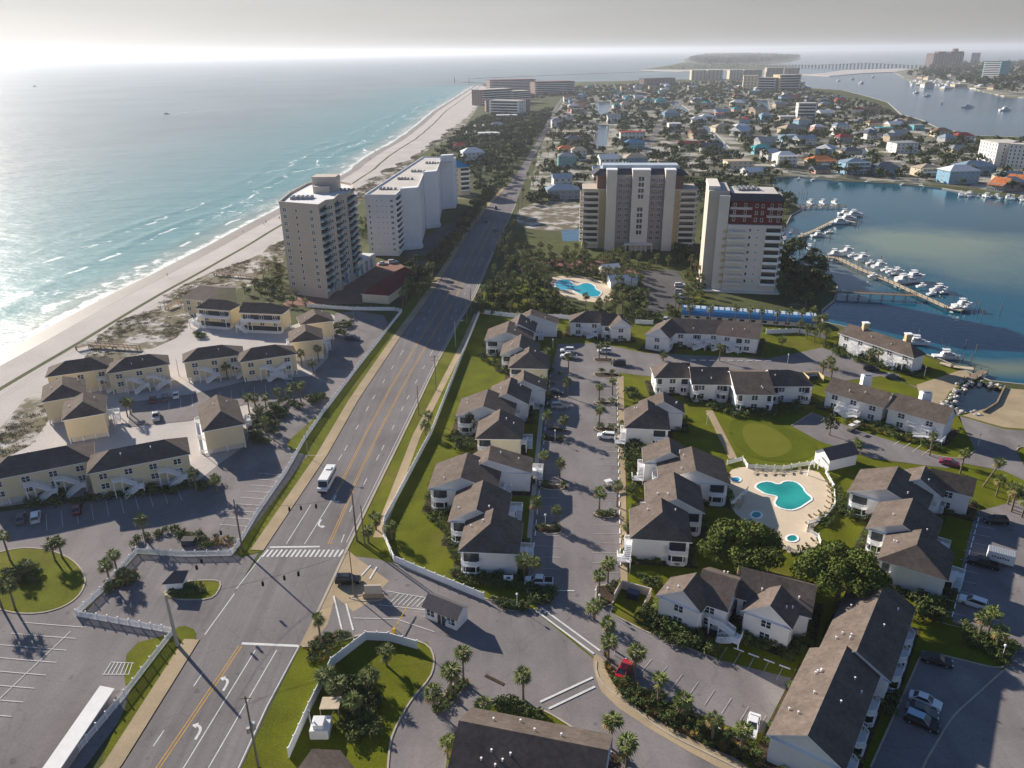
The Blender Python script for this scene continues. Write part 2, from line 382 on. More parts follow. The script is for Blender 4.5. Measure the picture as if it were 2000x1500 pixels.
# beach profile, distances inland of the water line (land lies to the right of travel)
prof = [(-45, -4.), (-6, -1.25), (0, -.8), (8, -.45), (16, -.1), (24, .0), (30, .008)]
def strip(name, rows, mt, zf=None, uv=False):
    v = []; f = []; n = len(rows)
    L = [offset_line(sh, -d) for d, z in rows]
    for i in range(len(sh)):
        for j, (d, z) in enumerate(rows): v.append((L[j][i].x, L[j][i].y, z if zf is None else zf(i, j, d, z)))
    for i in range(len(sh) - 1):
        for j in range(n - 1): k = i * n + j; f.append((k, k + 1, k + n + 1, k + n))
    if (Vector(v[f[0][1]]) - Vector(v[f[0][0]])).cross(Vector(v[f[0][2]]) - Vector(v[f[0][1]])).z < 0: f = [q[::-1] for q in f]
    me = me_from(name, v, f, mt, smooth=True)
    if uv:
        u = me.uv_layers.new(name='shore')
        ds = [-d for d, z in rows]; acc = [i * 12. for i in range(len(sh))]
        for l in me.loops: u.data[l.index].uv = (acc[l.vertex_index // n], ds[l.vertex_index % n])
    o = put(name, me); o['kind'] = 'structure'; return o
strip('beach', prof, 'sand')
strip('wet_sand', [(-3, -1.0), (0, -.79), (4, -.615), (9, -.38)], 'wet_sand')
def wz(i, j, d, z):
    dd = -d; a = .55 * math.exp(-((dd - 45) / 40) ** 2)
    x = dd + 9 * math.sin(i * .21) + 6 * math.sin(i * .083 + 1)
    return -.79 + a * (max(0, math.sin(x * 2 * math.pi / 26)) ** 3) * (.6 + .4 * math.sin(i * .37)) - (0.02 if dd < 1 else 0)
strip('surf', [(-d, 0) for d in [-5, 0, 3] + [6 + 3 * k for k in range(45)] + [150, 170, 200, 250, 300, 400]], 'sea', wz, True)
# open sea
v = []; f = []; R = [40 * (1000 ** (k / 90)) for k in range(91)]; NS = 256
for r in R:
    for k in range(NS): v.append((r * math.cos(2 * math.pi * k / NS), r * math.sin(2 * math.pi * k / NS), -.86))
for j in range(len(R) - 1):
    for k in range(NS): f.append((j * NS + k, (j + 1) * NS + k, (j + 1) * NS + (k + 1) % NS, j * NS + (k + 1) % NS))
me = me_from('sea', v, f, 'sea', smooth=True); u = me.uv_layers.new(name='shore')
me.uv_layers['shore'].data.foreach_set('uv', [0., 399.] * len(me.loops))
put('sea', me)['kind'] = 'structure'
# ------------------------------------------------------------------ land
inl = offset_line(sh, -22)
HARB = [(1505, 346), (1560, 344), (1640, 353), (1750, 358), (1840, 367), (1900, 377), (2000, 387), (2250, 399), (2250, 772), (1990, 750), (1935, 744), (1885, 724), (1838, 702), (1750, 672), (1660, 640), (1606, 628), (1606, 605), (1630, 585), (1636, 555), (1600, 525), (1552, 512), (1532, 490), (1528, 455), (1545, 420), (1566, 408), (1534, 388), (1512, 366)]
CANALS = [[(1160, 200), (1192, 200), (1188, 222), (1165, 225)], [(1162, 243), (1191, 245), (1186, 283), (1160, 290)], [(1307, 200), (1325, 200), (1347, 215), (1342, 224), (1320, 211)], [(1367, 245), (1386, 247), (1427, 290), (1397, 292)], [(1465, 196), (1500, 196), (1505, 216), (1477, 208)], [(1672, 290), (1690, 288), (1705, 306), (1685, 308)]]
COVE = [(1862, 770), (1880, 750), (1910, 745), (1962, 757), (1946, 790), (1920, 806), (1880, 806), (1846, 790)]
far_edge = [(945, 164), (1000, 161), (1060, 161), (1120, 160), (1200, 158.5), (1270, 156), (1340, 155), (1420, 154), (1500, 152), (1558, 151), (1568, 160), (1582, 172), (1645, 176), (1697, 189), (1734, 200), (1759, 223), (1799, 234), (1827, 248), (1899, 264), (2000, 268), (2400, 274)]
outer = inl + GL(far_edge) + [Vector((1400, 500, 0)), Vector((1400, -300, 0)), Vector((inl[0].x, -300, 0))]
pts, tri = tess([outer, GL(HARB)] + [GL(c) for c in CANALS] + [GL(COVE)])
put('ground', me_from('ground', [(p[0], p[1], 0) for p in pts], tri, 'earth'))['kind'] = 'structure'
def skirt(name, loop, z0, z1, mt, w=.5, closed=True):
    b = MB(); n = len(loop)
    for i in range(n if closed else n - 1):
        p, q = loop[i], loop[(i + 1) % n]; t = (q - p); t.z = 0
        if t.length < .01: continue
        t.normalize(); nn = Vector((-t.y, t.x, 0)) * w
        b.frame(Vector((p.x, p.y, z0)) - nn / 2, q - p, nn, (0, 0, z1 - z0))
    o = b.build(name, mt); o['kind'] = 'structure'; return o
skirt('seawall', GL(HARB), -3, .12, 'concrete')
for c in CANALS: skirt('canal_wall', GL(c), -3, .1, 'concrete')
skirt('shore_bank', GL(far_edge), -3, .05, 'rock', 3., False)
hc = G(1800, 460); 
water_mat('harbour', (.004, .075, .120), .09, .5, .12, swell=.0, shoal=[(G(1830, 480).x, G(1830, 480).y, 75, 60, .2, (.19, .24, .17), .95), (G(1990, 520).x, G(1990, 520).y, 60, 45, .4, (.10, .16, .15), .6), (G(1960, 715).x, G(1960, 715).y, 40, 12, -.1, (.17, .19, .11), .8), (G(1640, 520).x, G(1640, 520).y, 30, 60, -.5, (.22, .21, .18), .5)])
water_mat('bay', (.035, .10, .165), .16, .25, .4, swell=.3)
hw = [(p[0], p[1]) for p in GL(HARB, -.7)]
sheet('harbour_water', hw, 'harbour', -.7, px=False)
for c in CANALS: sheet('canal_water', c, 'bay', -.68)
sheet('cove_water', COVE, 'cove_water', -.7)
BAY = [(1430, 151), (1558, 146), (1568, 160), (1582, 175), (1645, 179), (1697, 193), (1734, 205), (1759, 227), (1799, 238), (1827, 252), (1899, 268), (2000, 272), (2400, 278), (2400, 90), (1700, 96.5), (1500, 99), (1440, 110), (1440, 140)]
sheet('bay_water', [(p.x, p.y) for p in GL(BAY)], 'bay', -.80, px=False)
# ------------------------------------------------------------------ far land
def far_land(name, poly, mt, h):
    o = MB().prism([(p.x, p.y) for p in GL(poly)], -3, h).build(name, mt); o['kind'] = 'structure'; return o
far_land('island', [(1255, 136), (1300, 129), (1340, 121), (1335, 116), (1365, 104), (1400, 101), (1470, 104), (1540, 109), (1567, 114), (1540, 121), (1480, 127), (1560, 131), (1470, 136), (1400, 135), (1330, 136)], 'earth', .6)
far_land('island_beach', [(1250, 137), (1290, 131), (1300, 132), (1330, 136.2), (1400, 135.2), (1470, 136.2), (1470, 138.5), (1400, 138), (1330, 140)], 'sand', .5)
far_land('far_shore', [(1370, 101.5), (1500, 98.5), (1700, 96), (2000, 93), (2400, 89), (2400, 88), (2000, 92), (1700, 95), (1500, 97.6), (1400, 99.6)], 'earth', 1.)
far_land('sand_spit', [(1565, 146), (1610, 143), (1650, 137), (1760, 134), (1795, 136), (1770, 140), (1690, 143), (1620, 149)], 'sand', 1.)
far_land('far_bank', [(1745, 141), (1790, 133), (1830, 125), (1880, 121), (2000, 121), (2400, 119), (2400, 200), (2000, 191), (1960, 188), (1930, 181), (1900, 174), (1880, 166), (1790, 166), (1770, 155)], 'town_ground', 1.2)
def jetty(label, a, b, n, w):
    t = thing('rock_jetty', label, 'jetty', G(*a)); d = G(*b) - G(*a); mb = MB()
    for i in range(n):
        p = G(*a) + d * ((i + rnd.random()) / n) + Vector((rnd.uniform(-w, w), rnd.uniform(-w, w), -.6))
        s = rnd.uniform(2, 4.5); mb.ellip(p, (s, s, rnd.uniform(1.2, 2.8)), 6, 3)
    mb.build('rock_pile', 'rock', t)['kind'] = 'stuff'
jetty('long dark rock jetty running from the island across the pass', (918, 153.5), (1275, 139.5), 500, 5)
jetty('short dark rock jetty off the tip of the beach', (904, 160.5), (952, 162.5), 160, 4)
# ------------------------------------------------------------------ sand, dunes, lawns (sheets)
dune = [(-150, 925), (0, 838), (85, 745), (140, 692), (200, 655), (290, 602), (360, 560), (430, 530), (482, 505), (550, 468), (620, 430), (690, 385), (715, 352), (760, 330), (800, 312), (850, 275), (878, 252), (905, 236), (925, 214), (938, 192), (950, 170)]
dl = GL(dune); dl = [dl[0] + (dl[0] - dl[1]).normalized() * 350] + dl
dl = smooth_line(resample(dl, 14), 3); dl = [p + Vector((rnd.uniform(-4, 4), rnd.uniform(-4, 4), 0)) for p in dl]
sheet('beach_sand', [(p.x, p.y) for p in offset_line(sh, -24)] + [(p.x, p.y) for p in dl[::-1]], 'sand', .006, px=False)
db = GL([(60, 870), (110, 800), (215, 715), (300, 680), (350, 655), (400, 600), (440, 570), (545, 545), (560, 480), (700, 400), (760, 350), (840, 290), (880, 270), (905, 250), (930, 215), (945, 190), (958, 170)])
db = [Vector((dl[0].x + 60, dl[0].y, 0)), G(-150, 990)] + db
sheet('dune_field', [(p.x, p.y) for p in dl] + [(p.x, p.y) for p in db[::-1]], 'dune', .012, px=False)
sheet('resort_sand', [(60, 870), (110, 800), (215, 715), (300, 680), (345, 660), (385, 610), (560, 640), (640, 610), (700, 640), (560, 890), (380, 940), (-150, 1010), (-150, 930), (0, 900)], 'sand', .018)
sheet('sand_court', [(330, 700), (350, 655), (400, 628), (590, 650), (560, 690), (450, 680), (370, 690)], 'sand', .03)
sheet('beach_bare_patch', smooth_poly([(902, 268), (915, 250), (935, 240), (950, 245), (940, 262), (915, 270)]), 'sand', .03)
sheet('vacant_lot', smooth_poly([(1015, 400), (1138, 385), (1140, 450), (1060, 452), (1005, 440)], 1), 'dune', .03)
sheet('peninsula_ground', [(1035, 370), (1050, 300), (1085, 220), (1120, 168), (1400, 158), (1556, 155), (1580, 178), (1700, 200), (1760, 230), (1890, 270), (2200, 285), (2200, 388), (2000, 380), (1840, 362), (1640, 349), (1500, 341), (1320, 345), (1140, 380)], 'town_ground', .012, holes=CANALS)
LAWN = [(935, 612), (1100, 612), (1600, 640), (1655, 645), (1840, 708), (1930, 748), (1965, 765), (2150, 770), (2300, 1700), (300, 1700), (472, 1500), (588, 1260), (676, 1072), (793, 833), (853, 707), (897, 627)]
sheet('lawn', LAWN, 'lawn', .022, holes=[COVE])
# ------------------------------------------------------------------ main road
RL = [(60, 1700), (240, 1496), (392, 1250), (516, 1076), (640, 890), (700, 783), (777, 667), (843, 575), (881, 514), (920, 449), (950, 409), (990, 366), (1016, 331), (1045, 283), (1065, 245), (1086, 205), (1100, 188)]
RR = [(335, 1700), (472, 1496), (524, 1380), (588, 1260), (612, 1208), (676, 1072), (793, 833), (853, 707), (897, 627), (927, 577), (959, 502), (992, 430), (1008, 396), (1026, 350), (1036, 320), (1054, 285), (1073, 245), (1092, 205), (1105, 188)]
sheet('road', RL + RR[::-1], 'asphalt', .05)
rl = GL(RL); rr = GL(RR)
ribbon('sidewalk', rl[:3], 2.8, 'walk', .05, .13, side=1.6)
ribbon('sidewalk', rl[3:12], 2.8, 'walk', .05, .13, side=1.6)
ribbon('kerb', rr[4:13], .5, 'kerb', .05, .12, side=-.25)
sheet('sidewalk_path', [(728, 1050), (748, 1050), (822, 850), (908, 675), (934, 612), (927, 612), (898, 675), (806, 850)], 'walk', .06)
sheet('beach_side_verge', [(785, 610), (800, 585), (850, 540), (870, 520), (845, 570), (775, 667), (698, 783), (638, 890), (512, 1078), (472, 1085), (466, 1068), (504, 1007), (560, 926), (595, 864), (630, 813), (696, 726)], 'lawn', .045)
def wline(p, q, w, b, z):
    p, q = Vector((p[0], p[1], 0)), Vector((q[0], q[1], 0)); t = (q - p).normalized(); n = Vector((-t.y, t.x, 0)) * w / 2; zz = Vector((0, 0, z))
    b.add([p - n + zz, q - n + zz, q + n + zz, p + n + zz], [(0, 1, 2, 3)])
def dashes(p, q, w, b, z, on=3., gap=9.):
    d = q - p; L_ = d.length; t = d / L_; s = 0
    while s < L_: wline(p + t * s, p + t * min(s + on, L_), w, b, z); s += on + gap
def across(y, f):   # point at fraction f of the carriageway for the photograph row y
    def xa(E):
        for (x0, y0), (x1, y1) in zip(E, E[1:]):
            if y1 <= y <= y0: return x0 + (x1 - x0) * (y0 - y) / (y0 - y1)
    return G(xa(RL) + (xa(RR) - xa(RL)) * f, y)
Y = MB(); Wh = MB(); ZM = .062
for f in (.37, .40): wline(across(1640, f), across(1262, f + .035), .16, Y, ZM)
for f0, f1 in ((.745, .60), (.775, .63)):
    wline(across(1063, f0), across(960, .68 if f0 < .76 else .705), .16, Y, ZM)
for ys in ([960, 850, 760, 680, 600, 540, 480, 430],):
    for f in (.40, .425, .60, .625):
        for a, b_ in zip(ys, ys[1:]): wline(across(a, f if a < 960 else f + .06), across(b_, f), .14, Y, ZM)
for f in (.22, .80):
    for a, b_ in zip([1000, 880, 780, 690, 610], [880, 780, 690, 610, 500]): dashes(across(a, f), across(b_, f), .16, Wh, ZM)
wline(across(1000, .22), across(1063, .22), .16, Wh, ZM); wline(across(940, .48), across(1063, .45), .16, Wh, ZM)
dashes(across(1060, .90), across(1000, .85), .16, Wh, ZM)
for f, a in ((.588, 1270), (.792, 1270)): wline(across(1600, f), across(a, f), .16, Wh, ZM)
dashes(across(1600, .22), across(1290, .22), .16, Wh, ZM)
for a, b_ in zip([1690, 1500, 1380, 1262], [1500, 1380, 1262, 1262]):
    if a != b_: wline(across(a, .985), across(b_, .985), .16, Wh, ZM)
wline(G(400, 1240), G(458, 1160), .18, Wh, ZM); wline(G(462, 1150), G(512, 1085), .18, Wh, ZM)
wline(across(1069, .04), across(1068, .66), .5, Wh, ZM)          # stop line
wline(across(1257, .42), across(1262, .98), .55, Wh, ZM)
for k in range(17):                                              # crosswalk bars
    f = .03 + k * .058; a = across(1088, f); c = across(1074, f + .012); wline(a, c, .42, Wh, ZM)
for ys in ([1060, 960, 830, 700, 570, 470],):
    for a, b_ in zip(ys, ys[1:]): wline(across(a, .965), across(b_, .965), .12, Wh, ZM)
def arrow(px, ang, s, flip=1):
    c = G(*px); ca, sa = math.cos(ang), math.sin(ang)
    def T(p): return (c.x + (p[0] * flip * ca - p[1] * sa) * s, c.y + (p[0] * flip * sa + p[1] * ca) * s, ZM)
    arc = [(0, -1.4), (0, -.3), (.1, .2), (.4, .55), (.8, .7)]; w = .16
    for p, q in zip(arc, arc[1:]):
        t = Vector((q[0] - p[0], q[1] - p[1], 0)).normalized(); n = (-t.y * w, t.x * w)
        Wh.add([T((p[0] - n[0], p[1] - n[1])), T((q[0] - n[0], q[1] - n[1])), T((q[0] + n[0], q[1] + n[1])), T((p[0] + n[0], p[1] + n[1]))], [(0, 1, 2, 3)] if flip > 0 else [(3, 2, 1, 0)])
    Wh.add([T((.75, 1.15)), T((.75, .25)), T((1.45, .7))], [(0, 1, 2)])
RA = math.atan2(-(rr[10].x - rr[5].x), rr[10].y - rr[5].y)
arrow((445, 1334), RA, 1.25, -1); arrow((392, 1427), RA, 1.25, -1); arrow((622, 1024), RA + math.pi, 1.3, -1); arrow((652, 976), RA + math.pi, 1.3, -1)
road = bpy.data.objects['road']
Y.build('yellow_marking', 'yellow_line', road); Wh.build('white_marking', 'white_line', road)
# ------------------------------------------------------------------ car parks and lanes (right-hand resort)
def lot(name, poly, mt='lot_asphalt', z=None): return sheet(name, poly, mt, z)
lot('parking_aisle', [(1090, 672), (1165, 670), (1262, 690), (1330, 694), (1500, 700), (1505, 716), (1420, 712), (1275, 736), (1205, 728), (1204, 800), (1208, 960), (1212, 1125), (1200, 1150), (1195, 1200), (1262, 1235), (1400, 1288), (1545, 1325), (1490, 1432), (1440, 1425), (1300, 1370), (1180, 1300), (1052, 1195), (1030, 1140), (1043, 1000), (1060, 850), (1076, 725)])
lot('entrance_drive', [(676, 1085), (735, 1092), (765, 1100), (940, 1168), (1042, 1192), (1165, 1292), (1178, 1340), (1300, 1432), (1500, 1530), (1560, 1600), (1250, 1600), (1195, 1470), (1060, 1385), (975, 1365), (930, 1385), (880, 1440), (855, 1600), (755, 1600), (762, 1440), (800, 1370), (845, 1320), (850, 1280), (835, 1255), (712, 1236), (640, 1262), (590, 1262)], z=.056)
lot('north_lane', [(1265, 690), (1500, 700), (1560, 689), (1606, 679), (1660, 697), (1722, 735), (1640, 745), (1592, 727), (1520, 727), (1420, 737), (1275, 745)])
lot('harbour_lot', [(1545, 832), (1587, 806), (1680, 842), (1800, 880), (1838, 892), (1880, 898), (1905, 880), (1880, 830), (1870, 800), (1790, 755), (1720, 735), (1640, 728), (1560, 690), (1605, 680), (1660, 697), (1760, 745), (1790, 758), (1870, 812), (1960, 838), (2100, 850), (2100, 905), (1990, 870), (1985, 880), (2000, 910), (2100, 960), (2100, 985), (1960, 920), (1880, 905), (1850, 915), (1700, 895), (1600, 862)])
lot('east_lot', [(1905, 1000), (2000, 975), (2150, 1010), (2150, 1700), (1650, 1700), (1700, 1500), (1790, 1300), (1800, 1270), (1960, 1310), (1990, 1265), (1860, 1215), (1880, 1100)], 'lot_asphalt')
lot('ramp', [(1790, 752), (1880, 722), (1900, 735), (1855, 765), (1838, 792), (1860, 810), (1800, 790)], 'walk')
sheet('sand_yard', [(1960, 758), (2150, 775), (2150, 850), (1960, 835), (1880, 812), (1946, 792)], 'walk')
sheet('aisle_walk', [(1061, 735), (1069, 735), (1033, 1110), (1023, 1110)], 'concrete')
sheet('garden_walk', [(1205, 735), (1218, 735), (1226, 1140), (1212, 1140)], 'walk')
sheet('garden_path', [(1378, 802), (1392, 802), (1440, 895), (1424, 897)], 'walk')
sheet('front_apron', [(676, 1072), (700, 1092), (760, 1135), (715, 1180), (690, 1195), (655, 1165), (640, 1220), (605, 1262), (585, 1262), (612, 1208)], 'walk', .062)
sheet('drive_island', smooth_poly([(682, 1165), (700, 1160), (755, 1166), (752, 1172), (700, 1176)]), 'walk')
sheet('wedge_verge', smooth_poly([(1160, 1275), (1175, 1285), (1240, 1360), (1420, 1470), (1520, 1540), (1480, 1540), (1300, 1445), (1180, 1365), (1158, 1310)], 1), 'walk')
sheet('wedge_bed', smooth_poly([(1182, 1280), (1205, 1318), (1330, 1385), (1470, 1450), (1480, 1500), (1340, 1440), (1230, 1375), (1185, 1320)], 1), 'mulch')
GREEN = smooth_poly([(1418, 822), (1470, 812), (1545, 838), (1600, 868), (1590, 892), (1545, 905), (1470, 897), (1430, 870)])
sheet('green_fringe', GREEN, 'green_fringe')
sheet('putting_green', smooth_poly([(1448, 832), (1475, 825), (1510, 835), (1546, 862), (1546, 882), (1510, 896), (1478, 890), (1452, 860)]), 'putting_green')
# beach-side resort lots
lot('west_lot', [(655, 612), (700, 608), (750, 616), (758, 632), (700, 720), (640, 800), (595, 850), (560, 876), (600, 890), (530, 985), (470, 1062), (452, 1082), (265, 1072), (210, 1150), (150, 1200), (330, 1235), (240, 1400), (60, 1640), (-400, 1700), (-400, 1020), (0, 1000), (200, 975), (380, 945), (430, 905), (480, 870), (500, 800), (600, 740), (640, 700)], 'lot_asphalt', .056)
lot('west_inner_lot', [(255, 785), (375, 770), (480, 745), (600, 735), (640, 745), (500, 800), (480, 790), (370, 822), (250, 835)], 'lot_asphalt')
sheet('lawn_wedge', smooth_poly([(556, 868), (590, 838), (645, 790), (628, 812), (594, 862), (585, 876), (572, 880)], 1), 'lawn')
sheet('gate_drive', [(452, 1082), (474, 1090), (505, 1080), (470, 1140), (420, 1215), (392, 1250), (330, 1235), (160, 1205), (225, 1130), (268, 1085)], 'asphalt', .060)
sheet('turning_circle_lawn', [(55 + 112 * math.cos(a), 1135 + 65 * math.sin(a)) for a in np.linspace(0, 2 * math.pi, 40)[:-1]], 'lawn')
sheet('lot_verge', smooth_poly([(330, 1240), (355, 1220), (385, 1232), (380, 1255), (330, 1330), (210, 1500), (190, 1500), (260, 1350), (240, 1335), (250, 1260)], 1), 'lawn')
sheet('gate_island', smooth_poly([(320, 1158), (330, 1145), (360, 1135), (437, 1133), (418, 1172), (330, 1172)], 1), 'lawn')
sheet('pond_water', [(1096, 450), (1136, 447), (1136, 470), (1099, 472)], 'bay', .06)
# towers' grounds
sheet('tower_garden_bed', [(920, 625), (950, 555), (1000, 470), (1015, 455), (1140, 470), (1180, 500), (1370, 500), (1385, 545), (1400, 600), (1375, 640), (1300, 632), (1100, 612), (935, 612)], 'garden_bed', .034)
sheet('tower_lawn', smooth_poly([(925, 590), (950, 560), (1010, 550), (1070, 560), (1090, 600), (1160, 612), (1120, 618), (960, 612)], 1), 'lawn')
sheet('tower_drive', [(1245, 530), (1320, 528), (1345, 560), (1330, 600), (1270, 615), (1255, 570)], 'new_asphalt')
sheet('tower_lawn_strip', [(1355, 565), (1375, 560), (1378, 595), (1352, 598)], 'lawn')
sheet('tower_forecourt', [(1000, 520), (1030, 505), (1140, 505), (1240, 522), (1250, 540), (1180, 528), (1080, 520), (1010, 530)], 'paver')
sheet('red_court', [(520, 585), (560, 570), (720, 520), (770, 505), (800, 530), (790, 575), (760, 592), (560, 598)], 'paver')
sheet('condo_lot', [(790, 490), (860, 445), (915, 420), (900, 450), (865, 500), (840, 520), (800, 520)], 'new_asphalt')
sheet('beach_tower_garden', smooth_poly([(500, 560), (540, 500), (560, 560), (700, 400), (720, 500), (560, 600), (480, 590)], 1), 'earth')
# ------------------------------------------------------------------ low-rise building kit
def win_mesh(kind):
    def mk():
        b = MB(); w, h = (.9, .75) if kind == 'pair' else (.5, .75)
        if kind == 'small': w, h = .4, .35
        if kind == 'tall': w, h = .9, 1.0
        t = .09
        b.box(-w, w, -.07, .02, h - t, h); b.box(-w - .08, w + .08, -.10, .02, -h - .02, -h + t)
        b.box(-w, -w + t, -.068, .02, -h + t, h - t); b.box(w - t, w, -.068, .02, -h + t, h - t)
        if kind in ('pair', 'tall'): b.box(-t * .7, t * .7, -.066, .02, -h + t, h - t)
        if kind == 'pair': b.box(-w + t, w - t, -.05, .0, -.03, .03)
        f = b.mesh('window', 'trim')
        c = MB(); c.box(-w + .05, w - .05, -.03, .015, -h + .05, h - .05)
        return f, c.mesh('pane', 'glass')
    return cached('win' + kind, mk)
def window(root, pos, n, kind='pair', sc=(1, 1, 1)):
    f, p = win_mesh(kind); o = root.location
    w = put('window', f, pos - o, math.atan2(n.x, -n.y), root, sc); put('pane', p, parent=w); return w
def face_windows(root, p, q, zs, ts, kind='pair', sc=(1, 1, 1)):
    t = (q - p); t.z = 0; n = Vector((t.y, -t.x, 0)).normalized()
    for z in zs:
        for k in ts:
            c = p + t * k; window(root, Vector((c.x, c.y, z)), n, kind, sc)
def rail(b, p, q, h=1.0, step=.22):
    d = q - p; L_ = d.length; t = d / L_; n = Vector((-t.y, t.x, 0)).normalized() * .03; up = Vector((0, 0, 1))
    b.frame(p - n * 1.6 + up * (h - .13), d, n * 3.2, up * .13); b.frame(p - n + up * .08, d, n * 2, up * .07)
    k = int(L_ / step)
    for i in range(k + 1):
        c = p + d * (i / max(k, 1)); b.frame(c - t * .05 - n * .8 + up * .15, t * .10, n * 1.6, up * (h - .24))
def balcony(root, p, q, z=2.55, depth=1.5, ground=True, roofz=None):
    t = (q - p).normalized(); n = Vector((t.y, -t.x, 0)); up = Vector((0, 0, 1))
    for zz in ([z, .05] if ground else [z]):
        b = MB(); s = MB()
        P, Q = p + up * zz, q + up * zz; c = min(.7, (q - p).length * .25)
        a0, a1, a2, a3 = P, P + n * depth + t * c, Q + n * depth - t * c, Q
        s.prism([(v.x, v.y) for v in (a0, P + n * (depth - c), a1, a2, Q + n * (depth - c), a3)], zz - .18, zz, bottom=True)
        pts = [a0, P + n * (depth - c), a1, a2, Q + n * (depth - c), a3]
        for i in range(len(pts) - 1): rail(b, pts[i] - n * .03, pts[i + 1] - n * .03)
        o = s.build('balcony' if zz > 1 else 'patio', 'trim', root); b.build('balcony_rail' if zz > 1 else 'patio_rail', 'trim', o)
        d = MB(); d.frame(p + t * .4 + n * .01 + up * (zz + .05), (q - p) - t * .8, n * .05, up * 2.05); d.build('recess_shade_door', 'glass', root)  # dark door panel, its colour also standing in for the balcony recess shade
    for k in (p + n * (depth - .15) + t * .9, q + n * (depth - .15) - t * .9): MB().frame(k - t * .07 - n * .07, t * .14, n * .14, up * (z - .2)).build('balcony_post', 'trim', root)
def stair(root, p, t, n, up1=2.55, run=4.4, land=2.0, mt='trim'):
    # top landing against the wall at p, one flight down along t to a mid landing, the second flight returns in front
    up = Vector((0, 0, 1)); s = MB(); r = MB(); wd = 1.3; p = p + n * .15; mid = up1 * .5; run = run * .62
    s.frame(p + up * (up1 - .16), t * land, n * wd, up * .16)
    def flight(a, d, z0, z1):
        k = 7
        for i in range(k): s.frame(a + d * (run * i / k) + up * (z0 - (i + 1) * (z0 - z1) / (k + 1) - .05), d * (run / k + .02), n * wd, up * .06)
        for q in (0, wd - .08): s.frame(a + n * q + up * (z0 - .4), d * run - up * (z0 - z1), n * .08, up * .36)
        for q in (0.03, wd): rail(r, a + n * q + up * z0, a + d * run + n * q + up * z1, 1.05)
    flight(p + t * land, t, up1, mid); m = p + t * (land + run)
    s.frame(m + up * (mid - .16), t * 1.3, n * (wd * 2 + .1), up * .16)
    rail(r, m + t * 1.3 + up * mid, m + t * 1.3 + n * (wd * 2 + .1) + up * mid, 1.05); rail(r, m + n * (wd * 2 + .1) + up * mid, m + t * 1.3 + n * (wd * 2 + .1) + up * mid, 1.05)
    flight(m + n * (wd + .1), -t, mid, .12)
    for a, z in ((p + t * .1 + n * (wd - .2), up1), (p + t * (land - .2) + n * (wd - .2), up1), (m + t * 1.1 + n * .1, mid), (m + t * 1.1 + n * (wd * 2 - .1), mid)): s.frame(a, t * .2, n * .2, up * (z - .1))
    rail(r, p + n * wd + up * up1, p + t * land + n * wd + up * up1, 1.05); rail(r, p + up * up1, p + n * wd + up * up1, 1.05)
    d = s.build('staircase', mt, root); r.build('stair_rail', mt, d)
BEDN = [0]; WALLSHRUBS = []
class Wing: pass
EW = [True]
